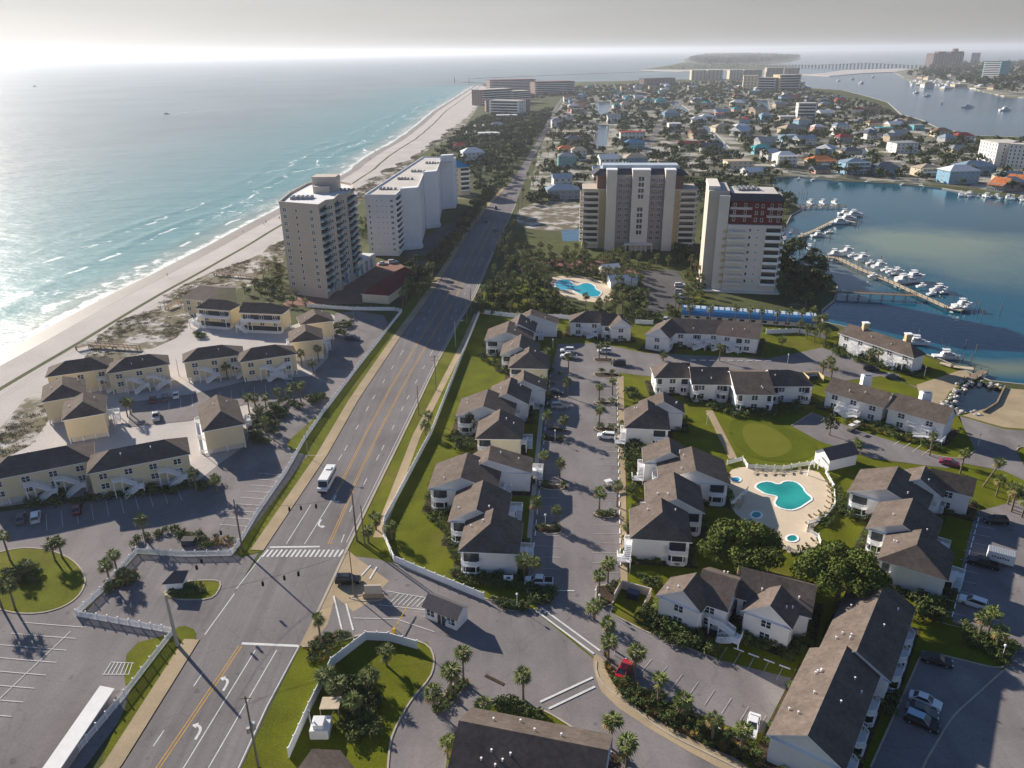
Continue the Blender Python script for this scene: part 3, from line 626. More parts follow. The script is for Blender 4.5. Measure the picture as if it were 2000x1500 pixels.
def wing(root, A, B, e=None, R=8.4, E=5.2, hipA=None, hipB=None, wl=None, wr=None, wall='siding_white', roof='shingle', z0=0., over=.55, vents=2, wins=True, ext=(0, 0), endwins=None):
    """ridge A->B and one or two eave corners are photograph points unprojected at ridge / eave height"""
    a = G(*A, R) if not isinstance(A, Vector) else A; b = G(*B, R) if not isinstance(B, Vector) else B
    a.z = b.z = 0; t = (b - a).normalized(); nl = Vector((-t.y, t.x, 0))
    for p in ([e] if isinstance(e, tuple) else (e or [])):
        d = (G(*p, E) - a).dot(nl)
        if d > 0: wl = d
        else: wr = -d
    if wl is None: wl = wr
    if wr is None: wr = wl
    ha = hipA if isinstance(hipA, (int, float)) else (max(.5, -(G(*hipA, E) - a).dot(t)) if hipA else 0)
    hb = hipB if isinstance(hipB, (int, float)) else (max(.5, (G(*hipB, E) - b).dot(t)) if hipB else 0)
    ga = .4 if not ha else 0; gb = .4 if not hb else 0
    a = a - t * (ext[0]); b = b + t * ext[1]
    up = Vector((0, 0, 1))
    a_, b_ = a - t * (ha + ga), b + t * (hb + gb)          # eave line ends
    ra, rb = (a if ha else a_) + up * R, (b if hb else b_) + up * R
    c = [a_ - nl * wr, b_ - nl * wr, b_ + nl * wl, a_ + nl * wl]; ce = [p + up * E for p in c]
    r = MB(); r.add([ce[0], ce[1], rb, ra], [(0, 1, 2, 3)]); r.add([ce[2], ce[3], ra, rb], [(0, 1, 2, 3)])
    if ha: r.add([ce[3], ce[0], ra], [(0, 1, 2)])
    if hb: r.add([ce[1], ce[2], rb], [(0, 1, 2)])
    th = up * .2
    for p, q in ((ce[0], ce[1]), (ce[2], ce[3])) + (((ce[3], ce[0]),) if ha else ()) + (((ce[1], ce[2]),) if hb else ()): pass
    ro = r.build('roof', roof, root)
    fa = MB()
    for i in range(4):
        p, q = ce[i], ce[(i + 1) % 4]; isA = i == 3; isB = i == 1
        if (isA and not ha) or (isB and not hb):
            apex = ra if isA else rb
            for u, v_ in ((p, apex), (apex, q)):
                fa.add([u - th, v_ - th, v_ - up * .01, u - up * .01], [(0, 1, 2, 3)]); fa.add([u - th - t * .1 * (-1 if isA else 1), v_ - th - t * .1 * (-1 if isA else 1), v_ - th, u - th], [(0, 1, 2, 3)])
        else: fa.add([p - th, q - th, q - up * .01, p - up * .01], [(0, 1, 2, 3)])
    fa.add([p - th for p in ce], [(3, 2, 1, 0)])
    fa.build('fascia', 'trim', ro)
    # walls
    ol, orr = min(over, wl * .3), min(over, wr * .3)
    wa = a_ + t * (over if ha else .45); wb = b_ - t * (over if hb else .45)
    k = [wa - nl * (wr - orr), wb - nl * (wr - orr), wb + nl * (wl - ol), wa + nl * (wl - ol)]
    w = MB(); w.prism([(p.x, p.y) for p in k], z0, E - .2 + .02)
    for end, on, s in ((wa, not ha, 1), (wb, not hb, -1)):
        if not on: continue
        sl, sr = (R - E) / wl, (R - E) / wr
        L0, R0 = end + nl * (wl - ol), end - nl * (wr - orr)
        pr = [L0 + up * (E - .25), L0 + up * (E + ol * sl - .16), end + up * (R - .16), R0 + up * (E + orr * sr - .16), R0 + up * (E - .25)]
        qq = [p + t * s * .15 for p in pr]; n5 = 5
        f = [(0, 1, 2, 3, 4), (9, 8, 7, 6, 5)] + [(i, (i + 1) % 5, 5 + (i + 1) % 5, 5 + i)[::-1] for i in range(5)]
        if s > 0: pass
        w.add(pr + qq, f)
    wo_ = w.build('wall', wall, root)
    if z0 == 0 and E > 5:
        c_ = (k[0] + k[2]) / 2; BEDN[0] += 1; g_ = 1.9
        kb = [k[0] - t * g_ - nl * g_, k[1] + t * g_ - nl * g_, k[2] + t * g_ + nl * g_, k[3] - t * g_ + nl * g_]
        sheet('planting_bed', [(p.x, p.y) for p in kb], 'mulch', .026 + .0008 * BEDN[0], px=False)
        for i in range(4):
            p, q = kb[i], kb[(i + 1) % 4]; n_ = int((q - p).length / 1.9); d_ = (c_ - (p + q) / 2).normalized() * .8
            for j_ in range(n_):
                if rnd.random() < .62: WALLSHRUBS.append(p.lerp(q, (j_ + rnd.random()) / n_) + d_)
    W_ = Wing(); W_.k = k; W_.t = t; W_.nl = nl; W_.E = E; W_.R = R; W_.root = root; W_.wl = wl; W_.wr = wr
    if wins:
        zs = (z0 + 1.45, z0 + 4.0)
        for i in range(4):
            p, q = k[i], k[(i + 1) % 4]; L_ = (q - p).length
            if L_ < 3 or (i in (1, 3) and not (EW[0] if endwins is None else endwins)): continue
            nn = max(1, int(L_ / 5.2)) if i in (0, 2) else max(1, int(L_ / 6.5))
            face_windows(root, p, q, zs, [(j + .5) / nn for j in range(nn)])
    for _ in range(vents):
        s = rnd.uniform(.15, .85); sd = rnd.choice((-1, 1)); y = rnd.uniform(.25, .75) * (wl if sd > 0 else wr)
        p = a.lerp(b, s) + nl * sd * y; z = R - (R - E) * y / (wl if sd > 0 else wr)
        vm = cached('vent', lambda: MB().tube((0, 0, -.15), (0, 0, .4), .09, n=6).tube((0, 0, .4), (0, 0, .5), .16, n=6).mesh('roof_vent', 'trim'))
        put('roof_vent', vm, Vector((p.x, p.y, z)) - root.location, parent=root)
    return W_
def seg(W_, i, a, b):   # stretch of wall i (0 right, 1 far end B, 2 left, 3 end A) between fractions
    p, q = W_.k[i], W_.k[(i + 1) % 4]; return p.lerp(q, a), p.lerp(q, b)
def bal(W_, i, a, b, z=2.55, depth=1.5): p, q = seg(W_, i, a, b); balcony(W_.root, p, q, z, depth)
def st(W_, i, a, flip=False, z=2.55, run=4.4):
    p, q = seg(W_, i, a, 1 if a < .99 else .0); full = (W_.k[(i + 1) % 4] - W_.k[i]).normalized(); n = Vector((full.y, -full.x, 0))
    stair(W_.root, p, -full if flip else full, n, z, run)
def bld(label, px, group=None, name='condo_building'): return thing(name, label, 'building', G(*px), 0, group)
# -- west row, by the road fence
EW[0] = False
r = bld('white condo block of four staggered grey gables beside the gatehouse fence', (940, 1060))
w = wing(r, (958, 871), (953, 897), [(1042, 890), (917, 878)]); st(w, 2, .5)
w = wing(r, (913, 885), (900, 931), [(833, 960), (978, 930)]); bal(w, 1, 0.02, 0.28); st(w, 2, .3)
w = wing(r, (943.6, 939), (931, 993), [(875, 1015), (994, 1000)]); bal(w, 1, 0.02, 0.30); st(w, 2, .6)
w = wing(r, (963.6, 994), (958, 1022), [(907, 1025), (1020, 1040)], hipB=(950, 1080)); bal(w, 1, 0.01, 0.36); st(w, 2, .15)
r = bld('white condo block of four staggered gables with a yellow end wall in mid row', (960, 830))
w = wing(r, (1023.6, 724), (1022.4, 741), [(1068, 740), (990, 733)])
w = wing(r, (998, 737), (990, 767), [(961, 752), (1036, 775)]); st(w, 2, .5)
w = wing(r, (953, 760.6), (944, 792), [(886, 821), (1007, 803)]); bal(w, 1, 0.02, 0.28); st(w, 2, .55)
w = wing(r, (977, 799.6), (974, 820), [(933.6, 827), (1023, 830)], hipB=(972, 858), wall='siding_cream'); bal(w, 1, 0.01, 0.34); st(w, 2, .2)
r = bld('white condo block of five staggered gables beside the tall tower gardens', (1010, 690))
w = wing(r, (1038, 604), (1036, 614), [(1092, 615), (1009, 612)])
w = wing(r, (1016.6, 613), (1011, 631), [(1048, 640), (995, 622)]); st(w, 2, .4)
w = wing(r, (995, 627), (989, 647.6), [(944, 669), (1043, 654)]); bal(w, 1, 0.02, 0.28)
w = wing(r, (1018.7, 653), (1014, 676), [(976.5, 692.5), (1055, 667)]); bal(w, 1, 0.02, 0.28); st(w, 2, .5)
w = wing(r, (1034, 677.5), (1032.6, 687), [(997, 695), (1074, 695)], hipB=(1030, 720), wall='siding_cream'); bal(w, 1, 0.01, 0.34)
# -- east row between the aisle and the pool
r = bld('white condo block of four staggered gables between parking aisle and kidney pool', (1290, 1060))
w = wing(r, (1307, 855), (1310.6, 882), [(1253, 870), (1348, 864)]); st(w, 0, .4)
w = wing(r, (1351, 873), (1359, 917), [(1427.6, 950), (1283, 915)]); bal(w, 1, 0.72, 0.98); st(w, 0, .3)
w = wing(r, (1316, 923), (1322, 972), [(1377, 999), (1259, 965)]); bal(w, 1, 0.70, 0.98); st(w, 0, .5)
w = wing(r, (1291.7, 974), (1294, 1000), [(1344, 999), (1229, 990)], hipB=(1293, 1056)); bal(w, 1, 0.62, 0.98); st(w, 0, .7)
r = bld('small white condo pair of two gables north of the long pool block', (1262, 835))
w = wing(r, (1295, 766), (1297, 783), [(1337, 800), (1247, 776)])
w = wing(r, (1264.5, 781), (1266, 800), [(1304.6, 802.5), (1219, 801.6)], hipB=(1265, 838)); bal(w, 1, 0.62, 0.98); st(w, 0, .6)
# -- north of the putting green
EW[0] = True
r = bld('long white condo row with dark roofs facing the putting green', (1430, 780))
w = wing(r, (1306, 708), (1345, 708), (1310, 738.5), hipA=(1273, 725)); bal(w, 0, .02, .22); bal(w, 0, .72, .98)
w = wing(r, (1349, 716), (1420.6, 717), (1390, 751.5)); bal(w, 0, .02, .20); bal(w, 0, .68, .98)
w = wing(r, (1427.6, 725.5), (1498.5, 726), (1470, 771)); bal(w, 0, .02, .2); bal(w, 0, .80, .98)
w = wing(r, (1502, 722), (1541, 722), (1540, 755), hipB=(1579, 740)); bal(w, 0, .02, .2); bal(w, 0, .75, .98)
r = bld('white condo with hipped left end and one front gable by the tower hedge', (1170, 670))
w = wing(r, (1145, 607), (1178, 608), (1150, 631), hipA=(1113, 618)); st(w, 0, .35)
w = wing(r, (1178, 612), (1216, 614), (1190, 637)); bal(w, 0, .1, .8)
w = wing(r, (1207, 611), (1214, 622.5), [(1190, 639), (1236.5, 640)])
r = bld('long white condo with three roof sections and high stilted stairs', (1390, 690))
w = wing(r, (1312, 621), (1290, 641), [(1274, 640), (1321, 650)])
w = wing(r, (1313, 621.5), (1408, 624.5), (1380, 653)); st(w, 0, .30); bal(w, 0, .4, .6); st(w, 0, .68)
w = wing(r, (1408, 624), (1486, 632), (1430, 658)); st(w, 0, .12); bal(w, 0, .45, .65)
# -- east block
EW[0] = False
r = bld('white condo block of staggered gables with hipped brown end by the east car park', (1780, 1080))
w = wing(r, (1821.5, 914), (1905, 934), (1880, 966), vents=1)
w = wing(r, (1807, 911), (1798, 934), [(1755, 905), (1850, 950)])
w = wing(r, (1754, 912), (1732.6, 954), [(1651, 966), (1820, 977)]); bal(w, 1, 0.02, 0.28); st(w, 2, .6)
w = wing(r, (1783, 974), (1763.6, 1022.6), [(1692, 1029), (1841, 1020)]); bal(w, 1, 0.02, 0.28); st(w, 2, .3)
w = wing(r, (1800, 1035), (1790.5, 1064), [(1731.6, 1043), (1865, 1085)], hipB=(1790, 1116)); bal(w, 1, 0.01, 0.20); st(w, 2, .4)
# -- white twin houses
EW[0] = True
r = bld('pale lilac-white twin gabled house with central outside stair by the oaks', (1440, 1230))
w = wing(r, (1360, 1120), (1335.5, 1151.6), [(1289, 1152.5), (1383, 1180)])
w = wing(r, (1376, 1112), (1438, 1131), (1411, 1193)); st(w, 0, .55, run=4.2)
w = wing(r, (1454.5, 1108), (1592, 1143), (1500, 1185)); bal(w, 0, .05, .3)
w = wing(r, (1525, 1145), (1505.5, 1180.5), [(1453.6, 1181), (1553, 1219.6)])
# -- long roofs in the foreground
EW[0] = False
r = bld('long white condo with tan and dark roof slopes and a row of rear patios', (1600, 1460))
w = wing(r, (1728, 1138), (1674, 1269.5), [(1628, 1206), (1766, 1258)], vents=9)
for a in (.25, .5, .75): bal(w, 2, a - .09, a + .09)
w = wing(r, (1653.5, 1264), (1579, 1433), [(1496.5, 1434), (1687, 1410)], vents=10)
for a in (.15, .45, .8): bal(w, 2, a - .09, a + .09)
r = bld('large dark-roofed building by the palm-lined drive below the speed hump', (1040, 1500))
w = wing(r, (901.6, 1408), (1183, 1464), (1060, 1408), vents=9)
r = bld('small grey-roofed building with a hipped roof behind the utility yard', (620, 1530))
w = wing(r, (612, 1466), (660, 1530), (690, 1497), vents=0)
# -- harbour side
r = bld('cream waterfront condo with two yellow chimneys and white zigzag stairs', (1720, 705))
w = wing(r, (1659, 632), (1778.5, 670), (1700, 671.5), hipB=(1823, 688), hipA=1.5); st(w, 0, .16, run=3.6); st(w, 0, .42, True, run=3.6); st(w, 0, .62, run=3.6); st(w, 0, .92, True, run=3.6)
for px in ((1690, 640), (1773, 662)):
    p = G(*px, 8.6); c = MB(); c.box(p.x - .9, p.x + .9, p.y - .8, p.y + .8, 6.2, 10.2); o = c.build('chimney', 'stucco_yellow', r); MB().box(p.x - 1.05, p.x + 1.05, p.y - .95, p.y + .95, 10.2, 10.5).build('chimney_cap', 'trim', o)
r = bld('long cream condo with brown roof stepping down to the boat ramp', (1720, 830))
w = wing(r, (1628, 736.6), (1739, 766.5), (1660, 778.5)); st(w, 0, .28, run=4.4); st(w, 0, .62, True, run=4)
w = wing(r, (1750.5, 767), (1860.6, 796), (1790, 814)); st(w, 0, .4, run=4.6); st(w, 0, .66, run=4)
for px in ((1696, 748), (1812, 782)):
    p = G(*px, 8.) + Vector((0, 1.5, 0)); c = MB(); c.box(p.x - 1.3, p.x + 1.3, p.y - .9, p.y + .9, 6., 9.8); o = c.build('chimney', 'trim', r); MB().box(p.x - .9, p.x + .9, p.y - .5, p.y + .5, 9.8, 10.1).build('chimney_cap', 'grey_metal', o)
# -- yellow beach-side resort on stilts
YK = dict(R=10., E=7.2, wall='siding_yellow', z0=1.6)
def under(w, r):   # stilts below a raised wing
    sm = cached('stilt', lambda: MB().box(-.15, .15, -.15, .15, 0, 1.7).mesh('stilt', 'trim'))
    for i in range(4):
        p, q = w.k[i], w.k[(i + 1) % 4]; n = max(2, int((q - p).length / 3.2))
        for j in range(n):
            c = p.lerp(q, (j + .02) / n); d = ((w.k[0] + w.k[2]) / 2 - c); d.z = 0; c = c + d.normalized() * .4
            put('stilt', sm, c - r.location, 0, r)
    p = [w.k[i].lerp((w.k[0] + w.k[2]) / 2, .12) for i in range(4)]
    MB().prism([(v.x, v.y) for v in p], 0, 1.65).build('ground_floor_wall', 'stucco_pale', r)
def yw(r, *a, **k):
    kk = dict(YK); kk.update(k); w = wing(r, *a, **kk); under(w, r); return w
r = bld('yellow two-wing stilted building with hipped roofs beside the long car row', (190, 960))
w = yw(r, (16, 891), (128, 870), (90, 917.5), hipA=6., hipB=(184, 885)); st(w, 0, .35, z=4.2, run=5); st(w, 0, .62, z=4.2, run=5)
w = yw(r, (214, 878), (320, 858), (270, 906.5), hipA=(169, 915), hipB=(370, 875)); st(w, 0, .2, z=4.2, run=5); st(w, 0, .66, z=4.2, run=5)
r = bld('yellow twin stilted building with crossing stairs nearest the dune walkway', (210, 750))
w = yw(r, (128, 704.5), (177, 698), (150, 728.5), hipA=(92, 725), hipB=(222, 708)); st(w, 0, .75, z=4.2, run=5)
w = yw(r, (244, 698), (291, 691), (270, 720.5), hipA=(207, 715), hipB=(330, 700)); st(w, 0, .25, z=4.2, run=5); st(w, 0, .6, z=4.2, run=5)
r = bld('yellow twin stilted building with two hipped roofs facing the dunes', (140, 830))
w = yw(r, (122, 734.5), (121, 751), [(79.5, 785), (168, 745)], hipB=(100, 783), hipA=2.)
w = yw(r, (163, 766), (161, 784), [(120, 815), (208, 790)], hipB=(160, 815), hipA=2.); st(w, 2, .5, z=4.2, run=4)
r = bld('yellow twin stilted building with a wide x-shaped stair above the inner lot', (470, 740))
w = yw(r, (386, 679), (433, 673), (410, 701), hipA=(356, 698), hipB=(475, 682)); st(w, 0, .2, z=4.2, run=5); st(w, 0, .72, z=4.2, run=5)
w = yw(r, (491, 679), (537, 672.5), (520, 700), hipA=(464, 697), hipB=(577, 683)); st(w, 0, .3, z=4.2, run=6); st(w, 0, .9, True, z=4.2, run=6)
r = bld('single yellow stilted building with pyramid-ended roof beside the palm bed', (440, 860))
w = yw(r, (423, 771), (431, 802.5), [(388, 810), (470, 800)], hipB=(436, 836)); bal(w, 0, .1, .9, 4.3, 1.8); st(w, 2, .5, z=4.2, run=4.5)
r = bld('yellow stilted building with white sea-facing decks above the sand court', (500, 640))
w = yw(r, (391, 557), (428, 561), (365, 584), hipA=2.)
w = yw(r, (408, 583.5), (443, 586), (410, 604), hipB=(474, 594), hipA=4.); bal(w, 0, .02, .98, 4.3, 2.); st(w, 0, .25, True, z=4.2)
w = yw(r, (476, 590), (527, 592), (500, 612), hipB=(570, 600)); bal(w, 0, .02, .98, 4.3, 2.); st(w, 0, .3, True, z=4.2)
r = bld('yellow twin stilted building with hipped roofs beside the curved lot end', (605, 690))
w = yw(r, (612, 603), (617, 613), [(580, 622), (651, 622)], hipB=(617, 631), hipA=2.)
w = yw(r, (595.5, 633), (597, 646), [(563, 650), (630, 650)], hipB=(600, 666), hipA=2.); bal(w, 0, .1, .9, 4.3, 1.5); st(w, 2, .5, z=4.2, run=4)
# -- small buildings
def hut(name, label, cat, px, w, d, h, rh, rz, wall, roof):
    r = thing(name, label, cat, G(*px), rz); ov = .4
    MB().box(-w / 2, w / 2, -d / 2, d / 2, 0, h).build('wall', wall, r, local=True)
    b = MB(); b.add([(-w / 2 - ov, -d / 2 - ov, h - .1), (w / 2 + ov, -d / 2 - ov, h - .1), (w / 2 + ov, 0, h + rh), (-w / 2 - ov, 0, h + rh), (-w / 2 - ov, d / 2 + ov, h - .1), (w / 2 + ov, d / 2 + ov, h - .1)], [(0, 1, 2, 3), (3, 2, 5, 4)])
    b.build('roof', roof, r, local=True)
    g = MB(); g.add([(-w / 2, -d / 2, h), (-w / 2, d / 2, h), (-w / 2, 0, h + rh - .12)], [(0, 2, 1)]); g.add([(w / 2, -d / 2, h), (w / 2, d / 2, h), (w / 2, 0, h + rh - .12)], [(0, 1, 2)])
    g.build('gable', wall, r, local=True)
    return r
gb = math.atan2((G(908, 1222) - G(842, 1195)).y, (G(908, 1222) - G(842, 1195)).x)
r = hut('gatehouse', 'small white guard booth with dark pitched roof and round blue emblem', 'booth', (872, 1208), 7.0, 3.6, 2.7, 1.5, gb, 'siding_white', 'shingle_dark')
for x in (-2.7, 2.9): f, p = win_mesh('pair'); w_ = put('window', f, (x * .8, -1.8, 1.6), 0, r); put('pane', p, parent=w_)
MB().box(-.6, .1, -1.86, -1.78, .05, 2.1).build('door', 'glass', r, local=True)
MB().box(.3, 1.0, -1.86, -1.78, .05, 2.1).build('door', 'glass', r, local=True)
e = MB(); e.add([(1.55 + .6 * math.cos(k), -1.84, 1.35 + .6 * math.sin(k)) for k in np.linspace(0, 2 * math.pi, 20)[:-1]], [tuple(range(19))]); e.build('emblem', 'blue_metal', r, local=True)
e = MB(); e.add([(1.25, -1.85, 1.2), (1.5, -1.85, 1.5), (1.7, -1.85, 1.35), (1.95, -1.85, 1.3), (1.85, -1.85, 1.1), (1.5, -1.85, 1.05)], [(0, 1, 2, 3, 4, 5)]); e.build('emblem_figure', 'trim', r, local=True)
r = hut('kiosk', 'little white gate kiosk with dark green pyramid roof on planted island', 'booth', (347, 1148), 3.0, 3.0, 2.5, .1, .1, 'trim', 'shingle_dark')
b = MB(); b.add([(-2, -2, 2.5), (2, -2, 2.5), (2, 2, 2.5), (-2, 2, 2.5), (0, 0, 4.)], [(0, 1, 4), (1, 2, 4), (2, 3, 4), (3, 0, 4), (3, 2, 1, 0)]); b.build('canopy', 'shingle_dark', r, local=True)
r = hut('pool_house', 'white open-sided pool entry with dark roof above the sun deck', 'building', (1630, 905), 8.5, 5., 3.2, 2., gb + .9, 'trim', 'shingle_dark')
r = thing('pergola', 'white slatted pergola over the pool entry steps', 'pergola', G(1600, 910))
for i in range(9):
    b = MB(); p = G(1578 + i * 4.6, 928 - i * 3.); b.frame(p + Vector((0, 0, 2.6)), Vector((1.6, 2.6, 0)), Vector((.12, -.08, 0)), (0, 0, .18)); b.build('rafter', 'trim', r)
for px in ((1578, 929), (1597, 917), (1615, 904), (1590, 914), (1606, 902), (1624, 890)): p = G(*px); MB().box(p.x - .1, p.x + .1, p.y - .1, p.y + .1, 0, 2.65).build('post', 'trim', r)
p0, p1, p2 = G(197, 1340, 1.8), G(222, 1345, 1.8), G(82, 1505, 1.8); 
r = thing('storage_shed', 'long low white flat-roofed storage row along the car park edge', 'building', G(150, 1450))
d = (p2 - p0).normalized() * 32; x = (p1 - p0); b = MB(); b.frame(Vector((p0.x, p0.y, 0)), x, d, (0, 0, 1.7)); b.build('wall', 'stucco_grey', r)
b = MB(); b.frame(Vector((p0.x, p0.y, 1.7)) - x * .06, x * 1.12, d, (0, 0, .18)); b.build('roof', 'roof_white', r)
for k in range(12): MB().frame(Vector((p0.x, p0.y, 0)) + x * 1.002 + d * (k + .15) / 12, x * .02, d * .7 / 12, (0, 0, 1.5)).build('door', 'stucco_grey', r)
r = thing('utility_unit', 'white pump unit with wooden canopy in the fenced utility yard', 'utility unit', G(628, 1430))
p = G(628, 1430); b = MB(); b.box(p.x - 1.4, p.x + 1.4, p.y - 1.4, p.y + 1.6, 0, 1.7); b.box(p.x - .9, p.x + .6, p.y - 1, p.y + .9, 1.7, 2.4); b.build('housing', 'roof_white', r)
b = MB(); b.box(p.x - .6, p.x + 2.4, p.y + 2.2, p.y + 4.6, 2.3, 2.45); b.build('canopy', 'wood_pale', r)
b = MB()
for x_, y_ in ((-.5, 2.3), (2.3, 2.3), (-.5, 4.5), (2.3, 4.5)): b.box(p.x + x_ - .06, p.x + x_ + .06, p.y + y_ - .06, p.y + y_ + .06, 0, 2.32)
b.build('canopy_posts', 'wood', r)
b = MB(); b.tube((p.x - 1.7, p.y + .6, 0), (p.x - 1.7, p.y + .6, 4), .12); b.build('vent_stack', 'grey_metal', r)
def enclosure(px, label, w, d, rz, mt):
    r = thing('dumpster_enclosure', label, 'enclosure', G(*px), rz); b = MB()
    b.box(-w / 2, w / 2, d / 2 - .2, d / 2, 0, 1.9); b.box(-w / 2, -w / 2 + .2, -d / 2, d / 2 - .2, 0, 1.9); b.box(w / 2 - .2, w / 2, -d / 2, d / 2 - .2, 0, 1.9)
    b.build('wall', mt, r, local=True); b = MB(); b.box(-1.1, 1.1, -.3, 1., 0, 1.4); b.box(-1.15, 1.15, -.35, 1.05, 1.4, 1.5); b.build('dumpster', 'paint_navy', r, local=True)
enclosure((1235, 1170), 'tan walled dumpster enclosure beside the twin gabled house', 6, 4.5, -.45, 'stucco_beige')
enclosure((1588, 742), 'yellow walled dumpster enclosure behind the putting green row', 5, 4, .1, 'stucco_yellow')
r = thing('dumpster', 'dark green dumpster beside the dry grass bed inside the gate fence', 'dumpster', G(370, 1063)); MB().box(-1.3, 1.3, -.9, .9, 0, 1.35).build('bin', 'paint_navy', r, local=True); MB().box(-1.35, 1.35, -.95, .95, 1.35, 1.45).build('lid', 'dark', r, local=True)
# ------------------------------------------------------------------ tall buildings
def ccw(P):
    a = sum(P[i].x * P[(i + 1) % len(P)].y - P[(i + 1) % len(P)].x * P[i].y for i in range(len(P)))
    return P if a > 0 else P[::-1]
def grid_windows(root, p, q, z0, z1, floors, ts, kind='pair', sc=(1, 1, 1), skip=0.):
    t = q - p; n = Vector((t.y, -t.x, 0)).normalized()
    for k in range(floors):
        z = z0 + (k + .5) * (z1 - z0) / floors
        for s in ts:
            if rnd.random() < skip: continue
            c = p + t * s; window(root, Vector((c.x, c.y, z)), n, kind, sc)
def tower_balconies(root, p, q, z0, z1, floors, depth=1.5, mt='trim', glass=True, railm='trim'):
    t = q - p; L_ = t.length; n = Vector((t.y, -t.x, 0)).normalized(); rz = math.atan2(n.x, -n.y)
    fl = (z1 - z0) / floors
    sm = cached('slab' + mt, lambda: MB().box(0, 1, -1, .02, -.1, .1).mesh('balcony', mt))
    rm = cached('rail' + railm, lambda: MB().box(0, 1, -1, -.955, .1, 1.05).box(0, .03, -.955, 0, .1, 1.05).box(.97, 1, -.955, 0, .1, 1.05).mesh('balcony_rail', railm))
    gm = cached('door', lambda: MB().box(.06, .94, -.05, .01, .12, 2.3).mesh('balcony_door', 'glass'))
    for k in range(floors):
        b = put('balcony', sm, Vector((p.x, p.y, z0 + k * fl)) - root.location, rz, root, (L_, depth, 1)); put('balcony_rail', rm, parent=b)
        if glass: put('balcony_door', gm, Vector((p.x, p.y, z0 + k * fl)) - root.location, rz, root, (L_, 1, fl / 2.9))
def roof_units(root, c, n, z, spread=4):
    um = cached('acunit', lambda: MB().box(-.6, .6, -.6, .6, 0, 1.0).tube((0, 0, 1.0), (0, 0, 1.12), .45, n=8).mesh('roof_unit', ['grey_metal']))
    for i in range(n):
        put('roof_unit', um, Vector((c.x + (i % 5 - 2) * 1.9 + rnd.uniform(-.2, .2), c.y + (i // 5 - 1) * 2.0, z)) - root.location, 0, root)
class Loc:   # local frame on the ground: x along the front, y into the building
    def __init__(s, a, b): s.o = a.copy(); s.x = (b - a).normalized(); s.y = Vector((-s.x.y, s.x.x, 0)); s.len = (b - a).length
    def p(s, x, y, z=0): return s.o + s.x * x + s.y * y + Vector((0, 0, z))
    def box(s, b, x0, x1, y0, y1, z0, z1, m=0): b.frame(s.p(x0, y0, z0), s.x * (x1 - x0), s.y * (y1 - y0), (0, 0, z1 - z0), m)
# beach tower
Z = 38.6
Pt = [G(545, 397, Z), G(622, 403, Z), G(636, 394, Z), G(652, 392, Z), G(660, 383, Z), G(676, 381, Z), G(691, 369, Z), G(688, 362, Z), G(640, 352, Z), G(600, 361, Z), G(566, 379, Z)]
for p in Pt: p.z = 0
r = thing('beach_tower', 'beige thirteen-storey beach tower with pale blue balconies and roof penthouse', 'tower', (Pt[0] + Pt[6]) / 2)
Pt = ccw(Pt); MB().prism([(p.x, p.y) for p in Pt], 0, Z).build('wall', 'stucco_beige', r)
b = MB(); c0 = sum(Pt, Vector()) / len(Pt); b.prism([tuple((p - c0) * .93 + c0)[:2] for p in Pt], Z - .2, Z + .02); b.build('roof', 'roof_white', r)
b = MB()
for i in range(len(Pt)):
    p, q = Pt[i], Pt[(i + 1) % len(Pt)]; t = (q - p).normalized(); n = Vector((t.y, -t.x, 0))
    b.frame(Vector((p.x, p.y, Z - .3)) - n * .3, q - p, n * .45, (0, 0, 1.1))
b.build('parapet', 'stucco_beige', r)
i0 = min(range(len(Pt)), key=lambda i: (Pt[i] - G(545, 397, Z)).xy.length); PP = Pt[i0:] + Pt[:i0]
grid_windows(r, PP[0], PP[1], 3.5, 37.5, 12, (.12,), 'pair', (1, 1, 1.05)); grid_windows(r, PP[0], PP[1], 3.5, 37.5, 12, (.42,), 'single', (1, 1, 1)); grid_windows(r, PP[0], PP[1], 3.5, 37.5, 12, (.80,), 'pair', (.9, 1, 1.1))
tower_balconies(r, PP[1], PP[2], 3.4, 38, 12, 1.2, 'stucco_pale', True, 'glass_blue')
tower_balconies(r, PP[3], PP[4], 3.4, 38, 12, 1.3, 'stucco_pale', True, 'glass_blue')
tower_balconies(r, PP[5], PP[6], 3.4, 38, 12, 1.3, 'stucco_pale', True, 'glass_blue')
grid_windows(r, PP[2], PP[3], 3.5, 37.5, 12, (.5,)); grid_windows(r, PP[4], PP[5], 3.5, 37.5, 12, (.5,)); grid_windows(r, PP[10], PP[0], 3.5, 37.5, 12, (.5,))
pc = G(642, 372, Z); b = MB(); b.box(pc.x - 6, pc.x + 4.5, pc.y - 4, pc.y + 5, Z, Z + 6.5); b.box(pc.x - 5, pc.x + 2, pc.y - 8, pc.y - 4.1, Z, Z + 3); b.build('penthouse', 'stucco_beige', r)
roof_units(r, G(590, 388, Z), 15, Z + .03); roof_units(r, G(676, 371, Z), 5, Z + .03)
a, b_ = G(640, 580), G(735, 520); LF = Loc(a, b_); b = MB(); LF.box(b, 0, LF.len, 0, 11, 0, 6.2); b.build('podium', 'stucco_pale', r)
b = MB(); LF.box(b, .3, LF.len - .3, .3, 10.7, 6.2, 6.35); b.build('podium_roof', 'roof_white', r)
for k in range(9):
    b = MB(); LF.box(b, 2 + k * LF.len / 9.6, 2 + k * LF.len / 9.6 + 2.6, -.06, .05, .5, 5.2); b.build('arch_window', 'glass_blue', r)
